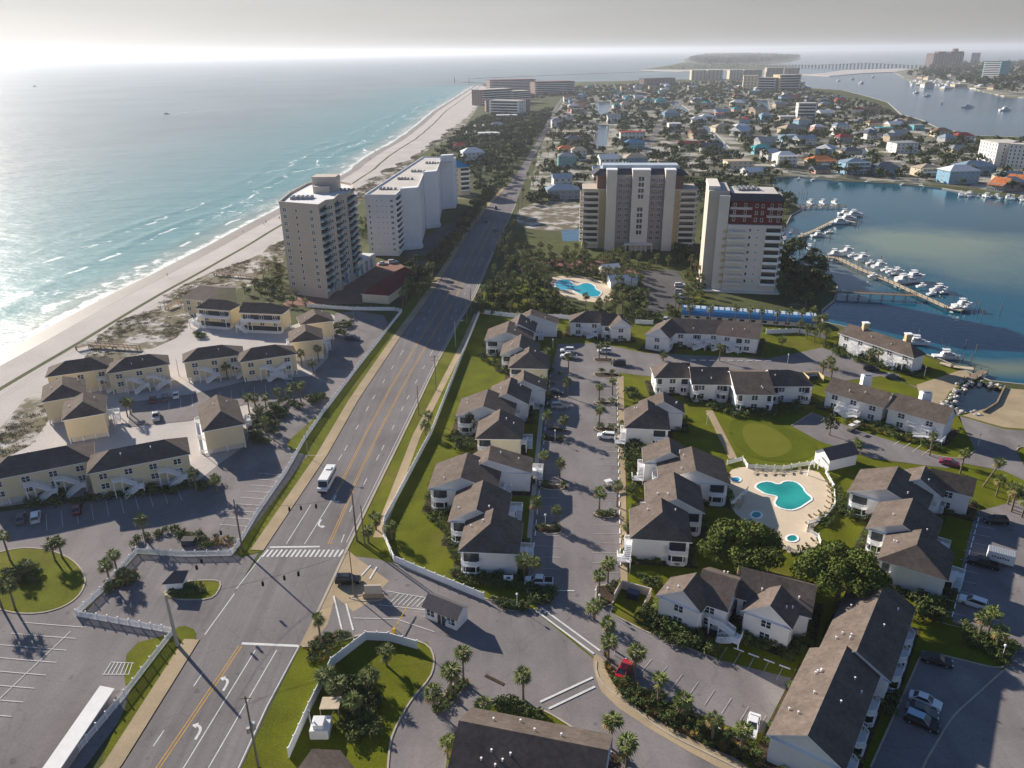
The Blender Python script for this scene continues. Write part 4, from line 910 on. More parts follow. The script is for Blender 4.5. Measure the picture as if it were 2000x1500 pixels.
# white slab condominium
Z = 30.
st_px = [(722, 499), (780, 500), (789, 488), (821, 485), (832, 446), (856, 443), (864, 408), (887, 406)]
S = GL(st_px); ax = (S[6] - S[1]).normalized()
far = S[7] + ax * 16; back0 = S[0] + ax * 8; bk = S[0] + ax * ((far - S[0]).dot(ax))
poly = S + [far, bk]
r = thing('slab_condominium', 'long stepped white condominium slab with gallery windows along the road', 'tower', (S[0] + far) / 2)
PS = ccw(poly); MB().prism([(p.x, p.y) for p in PS], 0, Z).build('wall', 'stucco_white', r)
c0 = sum(PS, Vector()) / len(PS); b = MB(); b.prism([tuple((p - c0) * .94 + c0)[:2] for p in PS], Z - .2, Z + .03); b.build('roof', 'roof_gravel', r)
b = MB()
for i in range(len(PS)):
    p, q = PS[i], PS[(i + 1) % len(PS)]; t = (q - p).normalized(); n = Vector((t.y, -t.x, 0)); b.frame(Vector((p.x, p.y, Z - .3)) - n * .3, q - p, n * .4, (0, 0, 1.))
b.build('parapet', 'stucco_white', r)
for t0, kd, sk in ((.12, 'single', .15), (.38, 'small', .2), (.55, 'small', .1), (.68, 'small', .1), (.86, 'pair', 0)): grid_windows(r, S[0], S[1], 2, 29, 10, (t0,), kd, (.8, 1, .8), sk)
tower_balconies(r, S[1], S[2], 2.5, 29.5, 10, 1.0, 'stucco_white')
for (p, q) in ((S[3], S[4]), (S[5], S[6])): grid_windows(r, p, q, 2, 29, 10, [(k + .5) / 9 for k in range(9)], 'pair', (1.1, 1, 1.1))
grid_windows(r, S[7], far, 2, 29, 10, (.3, .7))
for (p, q, h) in ((S[2], S[3], Z + 1.6), (S[4], S[5], Z + 2.2), (S[6], S[7], Z + 4.)):
    t = (q - p); n = Vector((t.y, -t.x, 0)).normalized(); b = MB(); b.frame(p + n * .5, t, ax * 5.5, (0, 0, h)); b.build('stair_tower', 'stucco_white', r)
    b = MB(); b.frame(p + n * 1.5 - t.normalized() * .4, t + t.normalized() * .8, ax * 4, (0, 0, 2.)); b.build('plinth', 'stucco_white', r)
for k in (.12, .35, .55, .8): roof_units(r, S[1].lerp(far, k) + Vector((-9, 4, 0)), 8, Z + .04)
# blue-roofed block behind it
a, b_ = G(886, 383), G(918, 380); LF = Loc(a, b_); r = thing('balcony_block', 'six-storey cream apartment block with blue hipped roof behind the white slab', 'building', a)
b = MB(); LF.box(b, 0, LF.len, 0, 22, 0, 19.5); b.build('wall', 'hwall_cream', r)
b = MB(); e = [LF.p(-1, -1, 19.5), LF.p(LF.len + 1, -1, 19.5), LF.p(LF.len + 1, 23, 19.5), LF.p(-1, 23, 19.5), LF.p(LF.len / 2, 8, 24), LF.p(LF.len / 2, 14, 24)]
b.add(e, [(0, 1, 4), (1, 2, 5, 4), (2, 3, 5), (3, 0, 4, 5)]); b.build('roof', 'blue_roof', r)
tower_balconies(r, LF.p(LF.len * .45, 0), LF.p(LF.len, 0), 3, 19.5, 5, 1.6, 'stucco_grey'); grid_windows(r, LF.p(0, 0), LF.p(LF.len * .45, 0), 2.5, 19.5, 5, (.5,)); tower_balconies(r, LF.p(LF.len, 1), LF.p(LF.len, 20), 3, 19.5, 5, 1.4, 'stucco_grey')
# harbour towers: the wide slab
a, b_ = G(1180, 489), G(1310, 490); LF = Loc(a, b_); Wd = LF.len; s = Wd / 31.
r = thing('harbour_slab_tower', 'wide beige harbour tower with three tall piers and grey recessed bays', 'tower', a)
b = MB(); LF.box(b, .5, Wd - .5, 3, 22, 0, 37.5); b.build('wall', 'stucco_grey', r)
for x0, x1 in ((0, 4.6), (11.6, 19.6), (26.4, 31)):
    b = MB(); LF.box(b, x0 * s, x1 * s, 0, 6, 0, 40); o = b.build('pier', 'stucco_pale', r); b = MB(); LF.box(b, x0 * s - .15, x1 * s + .15, -.15, 6.1, 40, 40.6); b.build('pier_cap', 'trim', o)
for x0, x1 in ((4.6, 11.6), (19.6, 26.4)):
    tower_balconies(r, LF.p(x0 * s, 3), LF.p(x1 * s, 3), 4, 36.5, 11, 1.3, 'stucco_grey', False, 'stucco_grey'); grid_windows(r, LF.p(x0 * s, 3), LF.p(x1 * s, 3), 4.4, 36.9, 11, (.28, .72))
for z0, nn in ((26, 4), (8, 5)): grid_windows(r, LF.p(11.6 * s, 0), LF.p(19.6 * s, 0), z0, z0 + nn * 2.9, nn, (.5,), 'tall', (1.7, 1, 1.15))
b = MB(); LF.box(b, -4.5, Wd + 4.5, 5, 22, 30, 37.2); b.build('upper_wall', 'stucco_brown', r)
b = MB(); e = [LF.p(-7, 4, 37.2), LF.p(Wd + 7, 4, 37.2), LF.p(Wd + 7, 23, 37.2), LF.p(-7, 23, 37.2), LF.p(-3, 8, 40), LF.p(Wd + 3, 8, 40), LF.p(Wd + 3, 19, 40), LF.p(-3, 19, 40)]
b.add(e, [(0, 1, 5, 4), (1, 2, 6, 5), (2, 3, 7, 6), (3, 0, 4, 7)]); b.build('mansard_roof', 'roof_slate', r)
b = MB(); LF.box(b, -2, Wd + 2, 9, 18, 40, 41.6); LF.box(b, -3, Wd + 3, 8, 19, 39.6, 40.); b.build('roof_vault', 'pale_metal', r)
for x0, x1, m_ in ((-11.5, 0, -1), (Wd, Wd + 11.5, 1)):
    b = MB(); LF.box(b, x0, x1, 4.5, 21, 0, 29.8); b.build('wing_wall', 'stucco_pale', r); b = MB(); LF.box(b, *((x1 - 3.2, x1 - .02) if m_ < 0 else (x0 + .02, x0 + 3.2)), 4.3, 4.55, 0, 29.6); b.build('wing_stripe', 'stucco_yellow', r); b = MB(); LF.box(b, x0 - .4, x1 + .4, 4, 21.4, 29.8, 30.5); b.build('wing_roof', 'stucco_beige', r)
    q0, q1 = (LF.p(x0, 4.5), LF.p(x0 + 8.2, 4.5)) if m_ < 0 else (LF.p(x1 - 8.2, 4.5), LF.p(x1, 4.5))
    tower_balconies(r, q0, q1, 2.8, 29.4, 9, 1.8, 'stucco_pale', True, 'stucco_pale')
    grid_windows(r, *((LF.p(x0 + 8.2, 4.5), LF.p(x1, 4.5)) if m_ < 0 else (LF.p(x0, 4.5), LF.p(x1 - 8.2, 4.5))), 2.8, 29.4, 9, (.5,), 'single')
    for yy in (6, 13): tower_balconies(r, *((LF.p(x0, yy + 6), LF.p(x0, yy)) if m_ < 0 else (LF.p(x1, yy), LF.p(x1, yy + 6))), 2.8, 29.4, 9, 1.4, 'stucco_pale', True, 'stucco_pale')
b = MB(); LF.box(b, 9 * s, 22 * s, -3.2, -.1, 3.4, 4.2); b.build('entrance_canopy', 'stucco_pale', r)
for k in range(6): b = MB(); LF.box(b, (9.5 + k * 2.4) * s, (9.5 + k * 2.4) * s + .5, -3, -2.5, 0, 3.4); b.build('column', 'stucco_pale', r)
# harbour towers: the red-topped one
a, b_ = G(1409, 569), G(1511, 573); LF = Loc(a, b_); Wd = LF.len
r = thing('red_topped_tower', 'cream harbour tower with dark red upper storeys and white flat roof', 'tower', a)
b = MB(); LF.box(b, 0, Wd, 0, 24, 0, 28.5); b.build('wall', 'stucco_pale', r)
b = MB(); LF.box(b, .6, Wd - .3, 1.4, 24.4, 28.5, 38.); b.build('upper_wall', 'stucco_red', r)
b = MB(); e = [LF.p(0, .8, 38), LF.p(Wd + .4, .8, 38), LF.p(Wd + .4, 25, 38), LF.p(0, 25, 38), LF.p(.5, 3, 40.8), LF.p(Wd - 2, 3, 40.8), LF.p(Wd - 2, 23, 40.8), LF.p(.5, 23, 40.8)]
b.add(e, [(0, 1, 5, 4), (1, 2, 6, 5), (2, 3, 7, 6), (3, 0, 4, 7)]); b.build('mansard_roof', 'roof_slate', r)
b = MB(); LF.box(b, .6, Wd - 2.1, 3.1, 22.9, 39.6, 40.5); b.build('roof', 'roof_gravel', r)
roof_units(r, LF.p(Wd * .35, 14), 20, 40.55)
b = MB(); LF.box(b, -8.5, -.1, 4, 26, 0, 41.5); o = b.build('lift_tower', 'stucco_beige', r); b = MB(); LF.box(b, -8.7, -4, 6, 27, 41.5, 43); b.build('lift_tower_cap', 'stucco_pale', o)
b = MB(); LF.box(b, -4.2, -.05, 1.2, 4, 0, 40.); b.build('pilaster', 'stucco_pale', r)
tower_balconies(r, LF.p(0, 0), LF.p(Wd * .34, 0), 3.4, 28, 8, 1.5, 'stucco_pale', False, 'stucco_pale'); tower_balconies(r, LF.p(Wd * .70, 0), LF.p(Wd, 0), 3.4, 28, 8, 1.5, 'stucco_pale', True, 'trim')
grid_windows(r, LF.p(Wd * .34, 0), LF.p(Wd * .7, 0), 3.4, 28, 8, (.22,), 'single'); grid_windows(r, LF.p(Wd * .34, 0), LF.p(Wd * .7, 0), 3.4, 28, 8, (.62,), 'small')
tower_balconies(r, LF.p(.3, 1.4), LF.p(Wd * .42, 1.4), 31.4, 37.6, 2, .7, 'stucco_red', False, 'rail_pale'); tower_balconies(r, LF.p(Wd * .70, 1.4), LF.p(Wd - .3, 1.4), 31.4, 37.6, 2, .7, 'stucco_red', False, 'rail_pale')
for s0 in (.1, .3, .78, .92): grid_windows(r, LF.p(0, 1.4), LF.p(Wd, 1.4), 29., 37.8, 3, (s0,), 'single')
grid_windows(r, LF.p(Wd * .42, 1.4), LF.p(Wd * .7, 1.4), 29, 37.5, 3, (.3, .7), 'single')
tower_balconies(r, LF.p(0, 9), LF.p(0, 1), 3.4, 28, 8, 1.6, 'stucco_yellow', True, 'stucco_yellow')
for yy in (1, 9, 17): tower_balconies(r, LF.p(Wd, yy), LF.p(Wd, yy + 6.5), 3.4, 28, 8, 1.4, 'stucco_pale', True, 'trim')
b = MB(); LF.box(b, -10, Wd + 2, -2, 25, 0, .6); b.build('plinth', 'stucco_pale', r)
# red roofed clubhouse, blue barrel roof, pool pavilion
r = bld('low pavilion with dark red hipped roof between tower and road', (745, 575), name='clubhouse')
w = wing(r, (738, 556), (790, 521), [(708, 571)], hipA=4., R=7., E=3.8, wall='siding_cream', roof='stucco_red', vents=0, wins=False)
r = thing('barrel_roof_hall', 'long low hall with blue and white barrel roof behind the condos', 'building', G(1330, 622))
LF = Loc(G(1330, 622), G(1594, 640)); b = MB(); LF.box(b, 0, LF.len, 0, 9, 0, 1.7); b.build('wall', 'stucco_pale', r)
for k in range(22):
    x0 = LF.len * k / 22; x1 = LF.len * (k + 1) / 22; b = MB(); nS = 8
    for j in range(nS):
        a0, a1 = math.pi * j / nS, math.pi * (j + 1) / nS
        c = lambda x, a_: LF.p(x, 4.5 - 4.9 * math.cos(a_), 1.6 + 2.2 * math.sin(a_))
        b.add([c(x0, a0), c(x1, a0), c(x1, a1), c(x0, a1)], [(0, 1, 2, 3)], 0 if j < 3 else 1)
        if j >= 3: b.add([c(x0, a0) + Vector((0, 0, .05)), c(x0 + .5, a0) + Vector((0, 0, .05)), c(x0 + .5, a1) + Vector((0, 0, .05)), c(x0, a1) + Vector((0, 0, .05))], [(0, 1, 2, 3)], 0)
    b.build('roof_panel', ['blue_metal', 'pale_metal'], r)
for k in range(12):
    b = MB(); LF.box(b, LF.len * (k + .3) / 12, LF.len * (k + .7) / 12, -.06, .02, .5, 1.3); b.build('opening', 'dark', r)
r = hut('pool_pavilion', 'white pavilion with pale pyramid roofs beside the tower pool', 'pavilion', (1215, 558), 12, 7, 3.2, 1.8, .1, 'trim', 'pale_metal')
r = hut('pool_cabana', 'small white cabana at the end of the tower pool terrace', 'pavilion', (1190, 535), 8, 6, 3.4, 1.4, .3, 'stucco_pale', 'roof_white')
# ------------------------------------------------------------------ far apartment blocks
def block(name, label, a, b_, h, depth, floors, cols, wall, roof='roof_gravel', cat='building', bal_=False, side=True, group=None):
    A, B = G(*a), G(*b_); L_ = Loc(A, B); r = thing(name, label, cat, A, 0, group); b = MB(); L_.box(b, 0, L_.len, 0, depth, 0, h); b.build('wall', wall, r)
    b = MB(); L_.box(b, -.4, L_.len + .4, -.4, depth + .4, h, h + .8); b.build('roof', roof, r)
    kx = max(1.3, L_.len / cols * .28)
    if bal_: tower_balconies(r, L_.p(0, 0), L_.p(L_.len, 0), h / floors * .8, h, floors, 1.6, 'trim', True, 'trim')
    else: grid_windows(r, L_.p(0, 0), L_.p(L_.len, 0), 1., h, floors, [(k + .5) / cols for k in range(cols)], 'single', (kx, 1, h / floors / 2.4))
    if side: 
        grid_windows(r, L_.p(L_.len, 0), L_.p(L_.len, depth), 1., h, floors, (.25, .5, .75), 'single', (kx, 1, h / floors / 2.4))
        grid_windows(r, L_.p(0, depth), L_.p(0, 0), 1., h, floors, (.25, .5, .75), 'single', (kx, 1, h / floors / 2.4))
    return r
block('hotel', 'white five-storey hotel with a red block behind it near the beach', (956, 228), (1014, 230), 24, 22, 5, 8, 'hwall_white', bal_=True)
block('hotel', 'low reddish hotel wing just behind the white five-storey hotel', (950, 219), (1035, 217), 18, 18, 4, 10, 'stucco_brown', 'stucco_red')
block('hotel', 'brown hotel block with a white penthouse next to the sand', (942, 207), (1000, 203), 28, 30, 6, 10, 'stucco_brown', bal_=True)
block('hotel', 'very long brown condominium wall at the tip of the peninsula', (1045, 186), (1122, 184), 28, 40, 6, 10, 'stucco_brown', 'stucco_red', bal_=True)
block('hotel', 'reddish brown condominium with tiled roofs right at the beach tip', (957, 178), (1046, 176), 26, 40, 6, 10, 'stucco_brown', 'stucco_red', bal_=True)
block('hotel', 'dark brown condominium wing beside the brown hotel with white penthouse', (1000, 202), (1036, 200), 22, 26, 5, 6, 'stucco_brown', bal_=True)
for i, (x0, x1, y, h, wl) in enumerate([(1350, 1379, 156.5, 30, 'hwall_cream'), (1381, 1411, 156, 30, 'hwall_cream'), (1424, 1450, 155, 29, 'hwall_cream'), (1452, 1487, 154.5, 29, 'hwall_tan'), (1496, 1529, 154, 34, 'hwall_tan'), (1530, 1560, 152, 31, 'hwall_tan')]):
    block('far_apartment_tower', 'pale apartment tower in the row by the far channel', (x0, y), (x1, y - .3), h, 30, 7, 4, wl, group='apartment towers by the far channel')
block('apartment_block', 'six-storey yellow apartment block at the bay edge before the channel', (1520, 181), (1561, 180), 38, 30, 6, 5, 'hwall_yellow', bal_=True)
block('apartment_block', 'grey-blue glazed apartment block beside the yellow one', (1478, 180), (1512, 181), 32, 30, 5, 5, 'hwall_grey', bal_=True)
block('apartment_block', 'cream apartment block left of the grey-blue glazed one', (1450, 177), (1478, 177), 34, 25, 5, 4, 'hwall_cream')
block('apartment_block', 'dark brown flat apartment pair among the trees by the pass', (1258, 169), (1318, 167), 20, 26, 4, 8, 'stucco_brown', 'roof_slate')
block('apartment_block', 'white six-storey block with dotted windows at the bay', (1906, 318), (1940, 326), 19, 24, 6, 6, 'hwall_white')
block('apartment_block', 'plain white six-storey block beside the dotted-window one', (1962, 328), (2040, 334), 19, 24, 6, 9, 'hwall_white')
block('apartment_block', 'white four-storey block with balconies amid the canal houses', (1556, 234), (1592, 234), 22, 16, 4, 4, 'hwall_white', bal_=True)
r = block('brown_resort_tower', 'huge brown resort tower across the bay', (1820, 134), (1878, 133), 66, 50, 14, 10, 'far_brown', 'far_brown', 'tower')
A = G(1820, 134); b = MB(); q = G(1866, 133.5); b.box(q.x - 30, q.x + 30, q.y + 10, q.y + 60, 66, 74); b.box(q.x - 10, q.x + 8, q.y + 20, q.y + 40, 74, 86); q = G(1838, 133.5); b.box(q.x - 20, q.x + 15, q.y + 10, q.y + 50, 66, 74); b.build('roof_tower', 'far_brown', r)
block('teal_tower', 'teal glass apartment tower with white balcony stack across the bay', (1915, 160), (1948, 161), 56, 40, 11, 5, 'hwall_turquoise', 'hwall_grey', 'tower', bal_=True)
block('far_apartment_tower', 'small dark block beside the huge brown resort tower', (1894, 126), (1910, 126), 60, 50, 8, 4, 'hroof_slate', 'hroof_slate')
# ------------------------------------------------------------------ houses
HOUSES = []
WD = dict(white='white', cream='cream', blue='blue', turquoise='turquoise', pink='pink', grey='grey', tan='tan', yellow='yellow')
def house(px, w, d, fl, roof, wall, rz=0., kind='hip', porch=False, loc=None):
    p = G(*px) if loc is None else loc; h = fl * 3.1; n_ = {1: 'one', 2: 'two', 3: 'three', 4: 'four'}[fl]
    rn = {'teal': 'teal', 'bluegrey': 'blue-grey', 'orange': 'orange tile'}.get(roof, roof)
    lab = f"{wall} {n_}-storey house with {rn} {'pyramid' if kind == 'pyr' else 'hipped' if kind == 'hip' else 'flat' if kind == 'flat' else 'gabled'} roof" + (' and white porches' if porch else '') + ' among trees on the peninsula'
    HOUSES.append((p, max(w, d)))
    r = thing('house', lab, 'house', p, rz, 'houses on the peninsula'); rm = 'orange_tile' if roof == 'orange' else 'hroof_' + roof
    wm = cached(('hw', wall), lambda: MB().box(-.5, .5, -.5, .5, 0, 1).mesh('wall', 'hwall_' + wall)); put('wall', wm, (0, 0, 0), 0, r, (w, d, h))
    def rmk():
        b = MB(); e = .54
        if kind == 'flat': return b.box(-.52, .52, -.52, .52, -.01, .12).mesh('roof', rm)
        q = [(-e, -e, 0), (e, -e, 0), (e, e, 0), (-e, e, 0)]
        if kind == 'pyr': b.add(q + [(0, 0, 1)], [(0, 1, 4), (1, 2, 4), (2, 3, 4), (3, 0, 4)])
        elif kind == 'hip': b.add(q + [(-.2, 0, 1), (.2, 0, 1)], [(0, 1, 5, 4), (1, 2, 5), (2, 3, 4, 5), (3, 0, 4)])
        else: b.add(q + [(-e, 0, 1), (e, 0, 1)], [(0, 1, 5, 4), (1, 2, 5), (2, 3, 4, 5), (3, 0, 4)])
        b.add(q, [(3, 2, 1, 0)]); return b.mesh('roof', rm)
    put('roof', cached(('hr', roof, kind), rmk), (0, 0, h), 0, r, (w, d, min(w, d) * .24 if kind != 'flat' else 4))
    n = max(2, int(w / 4)); f, pn = win_mesh('pair')
    for k in range(fl):
        for i in range(n):
            o = put('window', f, ((i + .5) / n * w - w / 2, -d / 2, k * 3.1 + 1.7), 0, r); put('pane', pn, parent=o)
        for sx in (-1, 1): o = put('window', f, (sx * w / 2, 0, k * 3.1 + 1.7), sx * math.pi / 2, r); put('pane', pn, parent=o)
    if porch:
        b = MB()
        for k in range(1, fl): b.box(-w / 2 + .3, w / 2 - .3, -d / 2 - 2.2, -d / 2 - .02, k * 3.1 - .15, k * 3.1); b.box(-w / 2 + .3, w / 2 - .3, -d / 2 - 2.2, -d / 2 - 2.12, k * 3.1, k * 3.1 + .9)
        for i in range(5): x = -w / 2 + .4 + (w - .8) * i / 4; b.box(x - .12, x + .12, -d / 2 - 2.18, -d / 2 - 1.94, 0, h - .1)
        b.build('porch', 'trim', r, local=True)
        b = MB(); b.add([(-w / 2, -d / 2 - 2.5, h - .12), (w / 2, -d / 2 - 2.5, h - .12), (w / 2, -d / 2, h + .5), (-w / 2, -d / 2, h + .5)], [(0, 1, 2, 3)]); b.build('porch_roof', rm, r, local=True)
    return r
for a in [((1098, 386), 22, 14, 2, 'bluegrey', 'grey', .05, 'hip'), ((1097, 362), 14, 12, 2, 'bluegrey', 'white', .1, 'gable'), ((1107, 325), 16, 12, 3, 'grey', 'turquoise', 0, 'hip'), ((1105, 302), 15, 12, 2, 'orange', 'cream', 0, 'hip'), ((1130, 312), 14, 12, 3, 'tan', 'white', 0, 'hip'), ((1187, 330), 16, 14, 3, 'white', 'white', .1, 'gable'),
          ((1172, 345), 12, 12, 2, 'bluegrey', 'white', 0, 'gable'), ((1240, 320), 20, 14, 2, 'tan', 'blue', .1, 'hip'), ((1238, 290), 20, 14, 2, 'blue', 'turquoise', 0, 'hip'), ((1232, 274), 26, 14, 3, 'red', 'white', 0, 'flat'), ((1198, 240), 18, 14, 3, 'grey', 'white', 0, 'gable'), ((1120, 282), 18, 14, 2, 'slate', 'tan', 0, 'hip'), ((1118, 262), 22, 14, 1, 'tan', 'tan', 0, 'flat'),
          ((1132, 215), 22, 16, 4, 'brown', 'pink', 0, 'pyr'), ((923, 316), 20, 16, 3, 'white', 'white', .2, 'hip'), ((955, 270), 24, 16, 2, 'white', 'white', .1, 'flat'), ((990, 233), 30, 16, 2, 'white', 'white', .1, 'flat'), ((972, 252), 16, 12, 2, 'bluegrey', 'grey', 0, 'hip'), ((900, 296), 14, 12, 2, 'red', 'tan', 0, 'hip'),
          ((1316, 256), 16, 14, 3, 'white', 'white', 0, 'flat'), ((1362, 270), 18, 16, 2, 'brown', 'tan', .2, 'gable'), ((1350, 287), 26, 14, 1, 'red', 'white', -.1, 'gable'), ((1412, 258), 26, 18, 2, 'tan', 'cream', .1, 'hip'), ((1447, 265), 20, 18, 2, 'white', 'white', .5, 'gable'), ((1492, 293), 16, 16, 3, 'grey', 'grey', .1, 'gable'),
          ((1485, 300), 16, 12, 2, 'teal', 'turquoise', 0, 'hip'), ((1530, 324), 17, 14, 3, 'white', 'white', .05, 'hip', True), ((1502, 310), 13, 12, 2, 'white', 'white', .4, 'gable'), ((1600, 326), 22, 14, 2, 'orange', 'tan', 0, 'hip', True), ((1665, 338), 20, 14, 3, 'bluegrey', 'blue', .05, 'pyr', True), ((1440, 328), 22, 14, 2, 'tan', 'cream', .05, 'flat'),
          ((1472, 341), 18, 12, 1, 'white', 'white', .2, 'gable'), ((1380, 236), 20, 14, 2, 'white', 'white', .1, 'hip'), ((1545, 260), 28, 18, 2, 'tan', 'cream', .3, 'hip'), ((1610, 228), 20, 16, 2, 'white', 'white', .1, 'gable'), ((1535, 236), 22, 14, 2, 'white', 'cream', 0, 'flat'), ((1640, 255), 18, 14, 2, 'bluegrey', 'white', .1, 'hip'), ((1700, 222), 44, 18, 2, 'brown', 'pink', .05, 'hip'),
          ((1640, 202), 20, 16, 2, 'red', 'pink', 0, 'hip'), ((1440, 207), 24, 18, 2, 'white', 'cream', 0, 'hip'), ((1480, 226), 22, 18, 3, 'tan', 'tan', .3, 'gable'), ((1493, 238), 14, 14, 3, 'bluegrey', 'blue', 0, 'hip'), ((1410, 226), 22, 16, 2, 'bluegrey', 'grey', .1, 'gable'), ((1290, 206), 20, 16, 3, 'teal', 'turquoise', 0, 'hip'), ((1310, 228), 24, 16, 2, 'bluegrey', 'blue', .1, 'hip'),
          ((1697, 270), 18, 18, 2, 'slate', 'white', .2, 'pyr'), ((1760, 297), 22, 18, 3, 'grey', 'white', .1, 'flat'), ((1877, 276), 20, 14, 2, 'pink' if 0 else 'red', 'white', .1, 'hip'), ((1836, 266), 18, 14, 2, 'brown', 'cream', .1, 'hip'), ((1806, 342), 18, 13, 2, 'tan', 'cream', .15, 'pyr', True), ((1868, 356), 24, 16, 3, 'white', 'blue', .1, 'hip'), ((1900, 338), 28, 16, 2, 'bluegrey', 'blue', .1, 'hip'),
          ((1725, 340), 18, 14, 2, 'slate', 'blue', 0, 'hip'), ((1870, 296), 20, 14, 1, 'grey', 'cream', .1, 'hip'), ((1788, 254), 14, 14, 2, 'grey', 'turquoise', .1, 'flat'), ((1775, 245), 16, 14, 2, 'brown', 'white', .1, 'hip'), ((1570, 282), 20, 14, 2, 'bluegrey', 'white', .2, 'gable'), ((1660, 300), 18, 14, 1, 'slate', 'tan', .1, 'hip')]:
    house(*a)
for k, (a, c) in enumerate([((1925, 372), (1958, 376)), ((1958, 366), (2020, 372))]):   # orange-roofed terrace
    A, B = G(*a), G(*c); n = 4; r = thing('terrace', ['nearer orange-roofed terrace of stepped townhouses at the seawall', 'further orange-roofed terrace of townhouses beside the white blocks'][k], 'terrace', A); L_ = Loc(A, B)
    for i in range(n):
        x0, x1 = L_.len * i / n, L_.len * (i + .94) / n; b = MB(); L_.box(b, x0, x1, 0, 11, 0, 5.5); b.build('wall', 'hwall_grey', r)
        b = MB(); b.add([L_.p(x0, -1.2, 4.6), L_.p(x1, -1.2, 4.6), L_.p(x1, 11, 8.8), L_.p(x0, 11, 8.8), L_.p(x0, -1.2, 4.3), L_.p(x1, -1.2, 4.3)], [(0, 1, 2, 3), (4, 5, 1, 0)]); b.build('roof', 'orange_tile', r)
        grid_windows(r, L_.p(x0, 0), L_.p(x1, 0), .3, 5.2, 2, (.5,), 'pair', (1.4, 1, 1))
# fill the rest of the peninsula
def inside(p, poly):
    c = False; n = len(poly)
    for i in range(n):
        a, b_ = poly[i], poly[(i + 1) % n]
        if (a.y > p.y) != (b_.y > p.y) and p.x < (b_.x - a.x) * (p.y - a.y) / (b_.y - a.y) + a.x: c = not c
    return c
PEN = GL([(1050, 370), (1062, 300), (1095, 215), (1125, 172), (1400, 162), (1556, 158), (1580, 182), (1700, 205), (1755, 232), (1890, 275), (2150, 290), (2150, 385), (2000, 378), (1840, 360), (1640, 347), (1500, 338), (1320, 340), (1140, 365)])
WAT = [GL(c) for c in CANALS] + [GL(HARB)]
def dist_line(p, A, B):
    d = B - A; t = max(0, min(1, (p - A).dot(d) / d.dot(d))); return (p - A - d * t).length
STREETS = [((1258, 300), (1290, 245)), ((1290, 245), (1340, 190)), ((1255, 345), (1258, 300)), ((1440, 262), (1590, 305)), ((1590, 305), (1720, 310)), ((1720, 310), (1830, 300)), ((1350, 240), (1440, 200)), ((1720, 310), (1780, 335))]
for a, c in STREETS: ribbon('side_street', [G(*a), G(*c)], 7., 'lot_asphalt', .03)
SW = [(G(*a), G(*c)) for a, c in STREETS]
xs = [p.x for p in PEN]; ys = [p.y for p in PEN]
cnt = 0; tries = 0
while cnt < 125 and tries < 6000:
    tries += 1; p = Vector((rnd.uniform(min(xs), max(xs)), rnd.uniform(min(ys), max(ys)), 0))
    if not inside(p, PEN) or any(inside(p, w_) for w_ in WAT) or any((p - q).length < s * .6 + 14 for q, s in HOUSES) or any(dist_line(p, a, c) < 14 for a, c in SW): continue
    if any(min(dist_line(p, w_[i], w_[(i + 1) % len(w_)]) for i in range(len(w_))) < 12 for w_ in WAT): continue
    if p.y > 2300 and rnd.random() < .5: continue
    house(None, rnd.uniform(13, 22), rnd.uniform(11, 15), rnd.choice((1, 2, 2, 2, 3)), rnd.choice(['grey', 'brown', 'tan', 'slate', 'white', 'bluegrey', 'white', 'teal', 'red']), rnd.choice(['white', 'white', 'cream', 'tan', 'grey', 'blue', 'pink']), rnd.choice((.1, .1, .15, 1.0)) , rnd.choice(['hip', 'hip', 'gable', 'flat']), False, p); cnt += 1
# far bank clutter
for k in range(26):
    p = G(rnd.uniform(1800, 2010), rnd.uniform(126, 176)); q = house(None, rnd.uniform(22, 45), rnd.uniform(18, 30), rnd.choice((1, 2, 3)), rnd.choice(['grey', 'white', 'brown', 'tan']), rnd.choice(['white', 'cream', 'tan']), .1, rnd.choice(['flat', 'hip']), False, p); q['label'] = 'small far building on the bank across the bay'; q['group'] = 'small far buildings across the bay'
# ------------------------------------------------------------------ vegetation
NR = np.random.default_rng(5)
def cloud(n, lumps, size, shell=.55, flat=.35):
    """leaf quads scattered through a set of ellipsoid lumps (cx,cy,cz,rx,ry,rz)"""
    L_ = np.array(lumps); wgt = (L_[:, 3] * L_[:, 4] * L_[:, 5]) ** .67; k = NR.choice(len(L_), n, p=wgt / wgt.sum())
    d = NR.normal(size=(n, 3)); d /= np.linalg.norm(d, axis=1)[:, None]; d[:, 2] = np.where(d[:, 2] < -flat, -d[:, 2], d[:, 2])
    rr = (shell + (1 - shell) * NR.random(n) ** .6)[:, None]
    c = L_[k, :3] + d * L_[k, 3:] * rr
    nn = d + NR.normal(scale=.55, size=(n, 3)); nn /= np.linalg.norm(nn, axis=1)[:, None]
    u = np.cross(nn, NR.normal(size=(n, 3))); u /= np.linalg.norm(u, axis=1)[:, None]; w = np.cross(nn, u)
    s = size * (.6 + .8 * NR.random(n))[:, None]
    v = np.stack([c - u * s, c - w * s * .6, c + u * s, c + w * s * .6], 1).reshape(-1, 3)
    return v
def quad_mesh(name, v, mt):
    me = bpy.data.meshes.new(name); n = len(v) // 4
    me.vertices.add(len(v)); me.vertices.foreach_set('co', v.astype(np.float32).ravel())
    me.loops.add(4 * n); me.loops.foreach_set('vertex_index', np.arange(4 * n, dtype=np.int32))
    me.polygons.add(n); me.polygons.foreach_set('loop_start', np.arange(0, 4 * n, 4, dtype=np.int32))
    me.update(calc_edges=True); me.materials.append(MATS[mt]); return me
